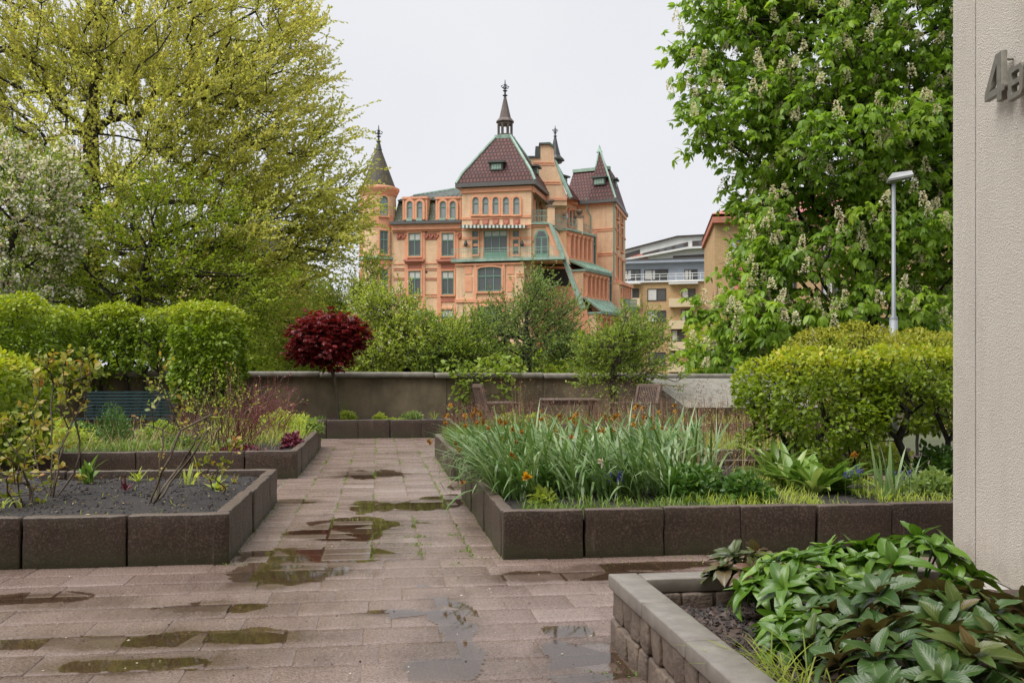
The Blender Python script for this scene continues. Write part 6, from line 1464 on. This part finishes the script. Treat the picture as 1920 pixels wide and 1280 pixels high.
twigshrub('red_twig_shrub', 'bare red twig shrub in front of the garden wall left of the maple', G(440, 838, .25), 60, 1.0, .4, 'l_rose', 261, leaffrac=.3, fan=.75)
twigshrub('red_twig_shrub', 'leggy dark red twig shrub right of the hedge block', G(500, 824, .25), 48, .85, .4, 'purple', 262, leaffrac=.35, fan=.9)
twigshrub('red_twig_shrub', 'pale branched twig shrub with green shoots at the front kerb', G(395, 842, .25), 34, .95, .3, 'l_lime', 263, barkm='rosecane', leaffrac=.8, nl=4, fan=.8)
twigshrub('red_twig_shrub', 'fine upright red twigs against the wall beside the hedge end', P(500, HZ, 16)*np.array((1, 1, 0))+UP*.25, 40, 1.0, .4, 'purple', 264, leaffrac=.15, fan=.45, r0=.005)
for i, (x, y, nm, lb, mt, sz) in enumerate(((150, 828, 'herb_clump', 'green leafy perennial left of the round herb clump', 'l_herb', .05), (300, 823, 'lush_herb', 'fresh green perennial clump right of the round herb clump', 'l_apple', .05), (340, 838, 'herb_clump', 'low dark green leaves at the kerb under the pale twigs', 'l_herb', .045), (420, 818, 'lush_herb', 'leafy green perennial among the red twigs', 'l_apple', .05), (95, 826, 'herb_clump', 'tall light green perennial by the left bush', 'l_lime', .05))):
    mound(nm, lb, G(x, y, .25), .3, .25, (.28, .26, .12, .3, .34)[i], 1100, mt, 520+i, sz, stalk=20)
twigshrub('red_twig_shrub', 'low dense reddish dead stems beside the bench end', G(350, 823, .25), 40, .6, .35, 'purple', 531, leaffrac=.2, fan=.8, r0=.005)
def FB_(px, py): D = 18.55+(784-py)*.09; p = P(px, HZ, D); return np.array((p[0], p[1], .29))
# bed at the end of the path
mound('herb_clump', 'bright green leafy clump at the foot of the maple stem', FB_(652, 778), .17, .14, .17, 600, 'l_lime', 271, .05)
mound('herb_clump', 'small round green plant in the bed at the end of the path', FB_(712, 779), .12, .12, .12, 380, 'l_lime', 272, .05)
mound('rosemary_plant', 'spiky grey green plant right of the round one below the wall', FB_(772, 779), .24, .15, .16, 600, 'l_grey', 273, .04)
rosette('grass_tuft', 'upright pale grass tuft growing on the spiky plant', FB_(775, 777), 30, .24, .007, 'straw', 274, lean=.6, curl=.4)
mound('ground_cover', 'low green cover between the small plants under the wall', FB_(735, 782), .22, .08, .05, 200, 'l_lime', 275, .035)
rosette('snowflake_plant', 'thin stalks with small white bells beside the maple stem', FB_(645, 776), 12, .42, .007, 'l_grass', 276, lean=.15, curl=.2)
twigshrub('dry_stalks', 'dry brown stalks at the base of the maple stem', FB_(622, 780), 9, .2, .1, 'l_rose', 277, leaffrac=0, r0=.003)
rosette('grass_tuft', 'pale grass tuft by the right end of the far bed', FB_(815, 780), 16, .2, .01, 'l_lime', 278, lean=.6)
mound('ivy_patch', 'dark low plants on the soil at the left of the far bed', FB_(600, 784), .14, .1, .08, 220, 'l_grey', 279, .035)
# ------------------------------------------------------------------ right beds
o = thing('chives_clump', 'dense fresh grass clump of chives in the corner of the second bed', 'plant', G(885, 846, .25)); c0_ = G(885, 845, .25); r = np.random.default_rng(281); n = 3800
pts = c0_+np.stack([r.uniform(-.24, .75, n), r.uniform(-.15, 1.0, n), np.zeros(n)], 1); V, Q, k, _ = blades(pts, r.normal(2.6, 1.1, n), .3*np.abs(r.normal(size=n)), .3+.6*r.random(n), .30*(.5+.7*r.random(n)), .006, 4); mesh_np('blades', V, Q, M['l_grass'], np.repeat(np.clip(r.normal(.45, .25, n), 0, 1), k), o)
def drystalks(name, label, x0, x1, y0, y1, n, L, leafm, seed, lean=.25, curl=.25, wd=.006, z=.25, seeds=True, grp=None):
    r = np.random.default_rng(seed); root = thing(name, label, 'dry plants', ((x0+x1)/2, (y0+y1)/2, z), grp)
    pts = np.stack([r.uniform(x0, x1, n), r.uniform(y0, y1, n), np.full(n, z)], 1)
    V, Q, k, tip = blades(pts, r.random(n)*6.28, lean*np.abs(r.normal(size=n)), curl*r.normal(size=n), L*(.4+.75*r.random(n)), wd*(.6+.7*r.random(n)), 5, fold=0)
    lv = Leaves(); rn = np.clip(r.normal(.5, .25, n), 0, 1); lv.raw(V, Q, np.repeat(rn, k))
    if seeds:
        m = n//2; b = np.repeat(tip[:m], 5, 0); lv.put(*kite(.4, .1), b+r.normal(size=b.shape)*.018-UP*.03*r.random((len(b), 1)), r.normal(size=b.shape)+UP*.6, r.normal(size=b.shape), .022, np.repeat(rn[:m], 5))
    lv.build('stalks', M[leafm], root); return root
drystalks('dry_stalks', 'reddish brown dry stalk thicket behind the chives', .95, 2.4, 12.7, 14.3, 1150, .42, 'drybrown', 291)
drystalks('dry_stalks', 'reddish dry stalks in front of the sloping concrete slab', 2.9, 6.0, 12.2, 14.3, 800, .62, 'drybrown', 292, wd=.006)
drystalks('dry_grass_patch', 'straw coloured dry grass between the daffodils and the golden hedge', 2.5, 5.0, 11.2, 13.6, 330, .58, 'straw', 293, lean=.4, curl=.6, wd=.005)
drystalks('dry_grass_patch', 'dry grass standing in the bed below the sloping slab', 3.0, 6.2, 17.0, 17.5, 200, .50, 'straw', 294)
drystalks('dry_stalks', 'pale dry seed stalks in the front bed between daffodils and broad leaved plant', 2.35, 3.3, 7.6, 9.3, 150, .46, 'straw', 295, lean=.25, curl=.3, wd=.0045)
drystalks('dry_stalks', 'loose brown dead stems in front of the garden table and left armchair', 1.0, 3.4, 13.9, 14.3, 330, .62, 'drybrown', 289, lean=.3)
drystalks('dry_stalks', 'tall thin dry seed plume in front of the garden table', 1.9, 2.1, 13.6, 13.9, 22, .95, 'straw', 296, lean=.12, curl=.15)
stuff(grassfield('weedy_grass', (.95, 6, 11.2, 14.2), 5200, .18, .008, 'l_lime', 297, lean=.6, curl=.8, clump=1.2)[0])
stuff(grassfield('weedy_grass', (2.2, 4.2, 6.45, 9.4), 5200, .11, .007, 'l_lime', 298, z=.25, lean=.7, curl=1.0, clump=2.2)[0])
stuff(grassfield('weedy_grass', (.95, 2.4, 6.45, 6.9), 900, .12, .007, 'l_grass', 299, z=.24, lean=.7, curl=1.0)[0])
stuff(grassfield('weedy_grass', (3.0, 8, 17.0, 17.5), 900, .25, .01, 'l_lime', 300, z=.25, lean=.5)[0])
mound('herb_clump', 'yellow green leafy herb in front of the garden table', G(1000, 826, .25), .35, .3, .35, 1500, 'l_lime', 301, .05, stalk=20)
mound('herb_clump', 'yellow green leafy plant beside the left armchair', P(950, HZ, 14.2)*np.array((1, 1, 0))+UP*.25, .4, .3, .36, 1500, 'l_lime', 302, .05, stalk=20)
mound('seedling', 'small bright green leaf rosette on bare soil behind the front kerb', G(1020, 940, .26), .075, .06, .085, 70, 'l_lime', 303, .06)
mound('cranesbill', 'dense dark green leafy mound at the right end of the daffodils', G(1300, 935, .25), .26, .24, .24, 1700, 'l_herb', 304, .042, stalk=40)
mound('cranesbill', 'dark green leafy mound between two others along the front kerb', G(1390, 938, .25), .22, .2, .18, 1200, 'l_herb', 305, .042, stalk=30)
mound('strawberry_plant', 'low grey green strawberry leaves beside the house corner', G(1752, 925, .25), .26, .3, .17, 900, 'l_grey', 306, .055, stalk=30)
mound('strawberry_plant', 'taller green strawberry leaves behind the low ones at the house', G(1770, 895, .25), .24, .3, .28, 900, 'l_herb', 307, .055, stalk=30)
mound('herb_clump', 'light green leaves under the golden hedge between its stems', G(1650, 880, .25), .3, .25, .3, 700, 'l_lime', 308, .05, stalk=10)
# daffodils
def daff(r):
    n = int(r.integers(30, 42)); base = np.zeros((n, 3)); base[:, :2] = r.normal(size=(n, 2))*.045
    az = r.normal(2.85, .95, n); lean = .18+.40*np.abs(r.normal(size=n)); kink = np.where(r.random(n) < .28, .45+.4*r.random(n), 9)
    V, Q, k, tip = blades(base, az, lean, .4+1.6*r.random(n)**1.1, .60*(.55+.6*r.random(n)), .019*(.6+.7*r.random(n)), 8, kink=kink)
    m = len(V); lv = Leaves(); lv.raw(V, Q, np.repeat(np.clip(r.normal(.5, .27, n), 0, 1), k)); return lv
spots = []; rd = np.random.default_rng(311); tries = 0
while len(spots) < 84 and tries < 12000:
    tries += 1; px, py = rd.uniform(893, 1330), rd.uniform(846, 938); g = G(px, py, .25)
    if g[1] > 9.45 or g[0] < .94 or g[1] < 6.7: continue
    # the mass is a leaning oval
    if px > 1270 and py > 905: continue
    if py > 930-.0*px and (px > 1010) and rd.random() < .6: continue
    if all(np.linalg.norm(g-s) > .165 for s in spots): spots.append(g)
variants = []
for i in range(9): variants.append(daff(np.random.default_rng(320+i)))
src = []
flower_T, flower_F = kite(.5, .2, .5)
def wither(r, n_f):
    heads = []; st_ = Leaves()
    for i in range(n_f):
        L = .44+.14*r.random(); a = r.normal(2.75, .9); V, Q, k, tip = blades(np.array([[r.normal()*.03, r.normal()*.03, 0]]), a, .15+.3*abs(r.normal()), .4, L, .007, 6); st_.raw(V, Q, np.full(len(V), .4))
        d = np.array((math.cos(a), math.sin(a), 0)); Vn, Qn, kn, tn = blades(tip, a, .8, 1.6, .06, .006, 4); st_.raw(Vn, Qn, np.full(len(Vn), .9)); mb = Leaves()
        n = 9; ax = unit(d*.35-UP*.9+r.normal(size=3)*.25); p = np.tile(tn[0], (n, 1))+r.normal(size=(n, 3))*.006
        mb.put(*leaf2(.55, .25, .3), p, unit(ax+r.normal(size=(n, 3))*.32), r.normal(size=(n, 3)), .036*(.6+.6*r.random(n)), np.clip(r.normal(.45, .3, n), 0, 1)); heads.append(mb)
    return st_, heads
kits = []
for i, lv in enumerate(variants):
    t = thing('daffodil_clump', 'clump of grey green daffodil leaves leaning left in the crowded front bed', 'daffodils', (0, 0, 0), 'daffodil clumps')
    o = mesh_np('leaves', np.concatenate(lv.V), np.concatenate(lv.Q), M['l_daf'], np.concatenate(lv.r), t, True, local=True)
    if i < 7:
        s_, f_ = wither(np.random.default_rng(340+i), 1); mesh_np('stalks', np.concatenate(s_.V), np.concatenate(s_.Q), M['l_daf'], np.concatenate(s_.r), t, local=True); [mesh_np('withered_flower', np.concatenate(h_.V), np.concatenate(h_.Q), M['orange'], np.concatenate(h_.r), t, local=True) for h_ in f_]
    kits.append(t)
for i, g in enumerate(spots):
    v = i % 9 if i < 9 else int(rd.integers(0, 9)); t = kits[v] if i < 9 else copy_tree(kits[v])
    t.location = g+UP*.0; t.rotation_euler = (0, 0, rd.normal()*.35-.15*((g[0]-1.6) > .4)+(.25 if g[0] < 1.3 else 0)); s = .95+.26*rd.random()-(.14 if g[1] < 7.1 else 0); t.scale = (s, s, s)
    has = any(c.name.startswith('withered') for c in t.children)
    t['label'] = ('clump of grey green daffodil leaves with withered orange flowers in the crowded front bed' if has else 'clump of grey green daffodil leaves without flowers in the crowded front bed')
# single fresh yellow flower, white flower, muscari
def headflower(name, label, base, head, mt, seed, size, n, cat='flower'):
    r = np.random.default_rng(seed); root = thing(name, label, cat, base); mb = MB(); mb.tube([base, np.array(base)*.4+np.array(head)*.6+UP*.03, head], [.005, .004, .003], 5); mb.build('stalk', M['l_grass'], root)
    lv = Leaves(); lv.put(*leaf2(.65, .2, .1), np.tile(head, (n, 1))+r.normal(size=(n, 3))*size*.12, r.normal(size=(n, 3))+np.array((-.2, -.6, .25)), r.normal(size=(n, 3)), size*(.7+.5*r.random(n)), r.random(n)); lv.build('petals', M[mt], root); return root
headflower('yellow_daffodil', 'single fresh double yellow daffodil flower in front of the leaves', G(1000, 938, .25), P(988, 893, 6.72), 'yellow', 351, .035, 26)
headflower('yellow_daffodil', 'small orange daffodil bud hanging over the path side of the bed', G(893, 905, .27), P(868, 905, 8.3), 'orange', 352, .03, 12)
headflower('white_flower', 'single white flower in the middle of the daffodil leaves', G(1130, 915, .25), P(1126, 865, 7.4), 'petalpink', 353, .038, 14)
headflower('orange_flower', 'single withered orange flower above the kerb before the golden hedge', G(1612, 905, .25), P(1604, 855, 8.0), 'orange', 354, .04, 12)
def muscari(label, base, n, seed):
    r = np.random.default_rng(seed); root = thing('grape_hyacinth', label, 'flower', base); 
    for i in range(n):
        st_ = MB(); lv = Leaves(); b = np.array(base)+np.array((r.normal()*.05, r.normal()*.04, 0)); h = .13+.06*r.random(); st_.tube([b, b+UP*h], .003, 4); k = 34; t_ = r.random(k); a = r.random(k)*6.28
        lv.put(*kite(.9, .3, .5), b+UP*(h+t_*.05)[:, None]+np.stack([np.cos(a), np.sin(a), 0*a], 1)*(.011*(1-t_*.5))[:, None], np.stack([np.cos(a), np.sin(a), -.6+0*a], 1), r.normal(size=(k, 3)), .012, r.random(k))
        st_.build('stalk', M['l_grass'], root); lv.build('bells', M['blue'], root)
    return root
muscari('tuft of blue grape hyacinths before the middle of the daffodils', G(1165, 938, .25), 7, 361); muscari('lone blue grape hyacinth spike among daffodil leaves left of the tuft', G(1085, 928, .25), 2, 362)
muscari('blue grape hyacinths right of the broad leaved plant', G(1603, 932, .25), 5, 363); muscari('pale blue grape hyacinths in front of the strawberry leaves', G(1690, 930, .25), 5, 364)
# broad leaved clump, iris fans
def broadclump(name, label, base, n, L, Wd, leafm, seed, lean=.5, curl=.7, rx=.1, cat='plant'):
    r = np.random.default_rng(seed); root = thing(name, label, cat, base); T, Q, UV = leafgrid(Wd/L, .12, .9, 4, 8, .02, .75, seed); lv = Leaves()
    a = r.random(n)*6.28; el = lean*np.abs(r.normal(size=n))+.15; d = np.stack([np.cos(a)*np.sin(el), np.sin(a)*np.sin(el), np.cos(el)], 1); up = np.stack([-np.cos(a)*np.cos(el), -np.sin(a)*np.cos(el), np.sin(el)], 1)*-1
    p = np.array(base)+np.stack([np.cos(a)*rx*r.random(n), np.sin(a)*rx*r.random(n), np.zeros(n)], 1)
    up = -up; lv.put(T, Q, p, d, up, L*(.6+.5*r.random(n)), np.clip(r.normal(.5, .25, n), 0, 1), uv=UV); lv.build('leaves', M[leafm], root, smooth=True); return root
for i, (x, y) in enumerate(((1485, 915), (1530, 925), (1570, 920), (1455, 900))):
    broadclump('colchicum_plant', ('broad leaved plant with long glossy leaves, second from the left', 'largest broad leaved plant with glossy leaves in front of the hedge', 'broad leaved plant with leaves flopping right toward the iris', 'leftmost upright broad leaved plant with pale leaf backs')[i], G(x, y, .25), (32, 36, 28, 20)[i], (.42, .40, .38, .46)[i], .07, 'l_broad', 371+i, lean=(.5, .6, .75, .35)[i], rx=.09)
rosette('iris_plant', 'tall grey green iris fan right of the broad leaved plants', G(1665, 935, .25), 16, .40, .022, 'l_daf', 381, lean=.55, curl=.25)
rosette('iris_plant', 'sparse bent iris leaves before the strawberry plants', G(1720, 915, .25), 12, .36, .02, 'l_daf', 382, lean=.7, curl=.5)
# ------------------------------------------------------------------ planter plants
def hellebore(label, base, n_st, h, rx, L, leafm, seed, k=7, ratio=.34, tops=None, serr=.10, mid=.15, name='hellebore_plant', droop=.0, rx2=None):
    r = np.random.default_rng(seed); root = thing(name, label, 'plant', base); mb = MB(); lv = Leaves(); Ts = [leafgrid(ratio, .10, .50+.38*i, 4, 9, .025, .8, i, serr) for i in range(3)]
    for s in range(n_st):
        ph = s*2.39996+r.normal()*.2; q = math.sqrt((s+.5)/n_st); o = np.array((math.cos(ph)*rx*q, math.sin(ph)*(rx2 or rx)*q, 0)); hh = h*(1-.5*q*q)*(.85+.3*r.random())
        hub = np.array(base)+o+UP*hh; b = np.array(base)+o*.35-UP*.02; mb.tube([b, b*.5+hub*.5+UP*.02, hub], [.007, .006, .005], 5)
        ax = unit(UP*.9+o/rx*.65+r.normal(size=3)*.12); e1 = unit(np.cross(ax, (.3, .2, .9))); e2 = np.cross(ax, e1); cl = r.random()
        m = k+int(r.integers(-1, 3)); a0 = r.random()*6.28
        for ring, (nn, el, sc) in enumerate(((m, .42, 1.0), (max(3, m//2), 1.15, .72))):
            a = a0+ring*.4+np.arange(nn)/nn*2*math.pi+r.normal(size=nn)*.14; f = unit(np.cos(a)[:, None]*e1+np.sin(a)[:, None]*e2+ax*(el+.12*r.normal(size=nn))[:, None]-UP*droop); up = unit(ax-f*(f@ax)[:, None]+r.normal(size=(nn, 3))*.12)
            w = int(r.integers(0, 3)); T, Q, UV = Ts[w]; lv.put(T, Q, np.tile(hub+ax*.01*ring, (nn, 1)), f, up, L*sc*(.75+.4*r.random(nn)), np.clip(cl*.5+r.random(nn)*.45+(.12 if ring else 0), 0, 1), .85+.3*r.random(nn), uv=UV)
    mb.build('stems', M['l_hell'], root); lv.build('leaves', M[leafm], root, smooth=True); return root
PZ = .19
hellebore('young hellebore with purple tinged leaves at the back left of the planter', G(1398, 1128, PZ), 12, .20, .15, .115, 'l_bronze', 401, k=5, ratio=.48, droop=.15)
hellebore('bright green hellebore with pointed leaves in the middle of the planter', G(1480, 1165, PZ), 12, .22, .20, .155, 'l_hell', 402, k=7, ratio=.34, serr=.05)
hellebore('bright green hellebore with broad upright leaves at the house wall', G(1700, 1135, PZ), 15, .25, .30, .155, 'l_hell', 403, k=7, ratio=.42, serr=.04)
hellebore('darkest hellebore with bronze backed leaves filling the lower right corner', G(1745, 1255, PZ), 27, .24, .43, .140, 'l_helld', 404, k=6, ratio=.46, serr=.04)
hellebore('low green hellebore with drooping dark leaves behind the grass tuft', G(1500, 1232, PZ), 7, .14, .14, .15, 'l_hell', 405, k=7, ratio=.34, droop=.25, serr=.05)
hellebore('dark hellebore at the bottom edge in front of the others', G(1760, 1345, PZ), 14, .22, .34, .145, 'l_helld', 406, k=6, ratio=.46, serr=.04)
hellebore('fresh green hellebore between the middle plant and the house wall', G(1590, 1120, PZ), 10, .20, .2, .145, 'l_hell', 407, k=7, ratio=.40, serr=.04)
r = np.random.default_rng(411); base = G(1475, 1292, PZ); t = thing('grass_tuft', 'arching light green grass tuft behind the planter cap stones', 'grass tuft', base); n = 90
V, Q, k, _ = blades(base+r.normal(size=(n, 3))*np.array((.07, .07, 0)), r.normal(2.4, 1.2, n), .5+.3*r.random(n), .6+.9*r.random(n), .26*(.5+.6*r.random(n)), .005, 7); mesh_np('blades', V, Q, M['l_lime'], np.repeat(r.random(n), k), t)

# withered leaves and straw bits lying on the dark soil
r = np.random.default_rng(421); n = 420; pts = np.stack([r.uniform(-4.5, -1.05, n), r.uniform(6.55, 9.3, n), np.full(n, .275)], 1)
lv = Leaves(); lv.put(*kite(.35, .05), pts, r.normal(size=(n, 3))*np.array((1, 1, .15)), np.tile(UP, (n, 1))+r.normal(size=(n, 3))*.3, .012+.035*r.random(n)**2, r.random(n)); tag(lv.build('leaf_litter', M['straw']), kind='stuff')
n = 160; pts = np.stack([r.uniform(-4.5, -1.05, n), 6.55+2.7*r.random(n)**2, np.full(n, .26)], 1)
V, Q, k, _ = blades(pts, r.random(n)*6.28, .5*np.abs(r.normal(size=n)), .8*r.random(n), .05*(.4+r.random(n)), .005, 4); stuff(mesh_np('weed_seedlings', V, Q, M['l_lime'], np.repeat(r.random(n), k)))

# blossom petals and bud scales fallen on the wet paving
r = np.random.default_rng(431); pts = np.array([G(r.uniform(60, 1180), 835+430*r.random()) for _ in range(150)]); pts = pts[(pts[:, 1] < 6.2) | (np.abs(pts[:, 0]+.08) < .75)]; n = len(pts); pts[:, 2] = .004
lv = Leaves(); lv.put(*kite(.7, .08), pts, r.normal(size=(n, 3))*np.array((1, 1, .1)), np.tile(UP, (n, 1))+r.normal(size=(n, 3))*.2, .006+.010*r.random(n), r.random(n)); stuff(lv.build('fallen_petals', M['petal']))
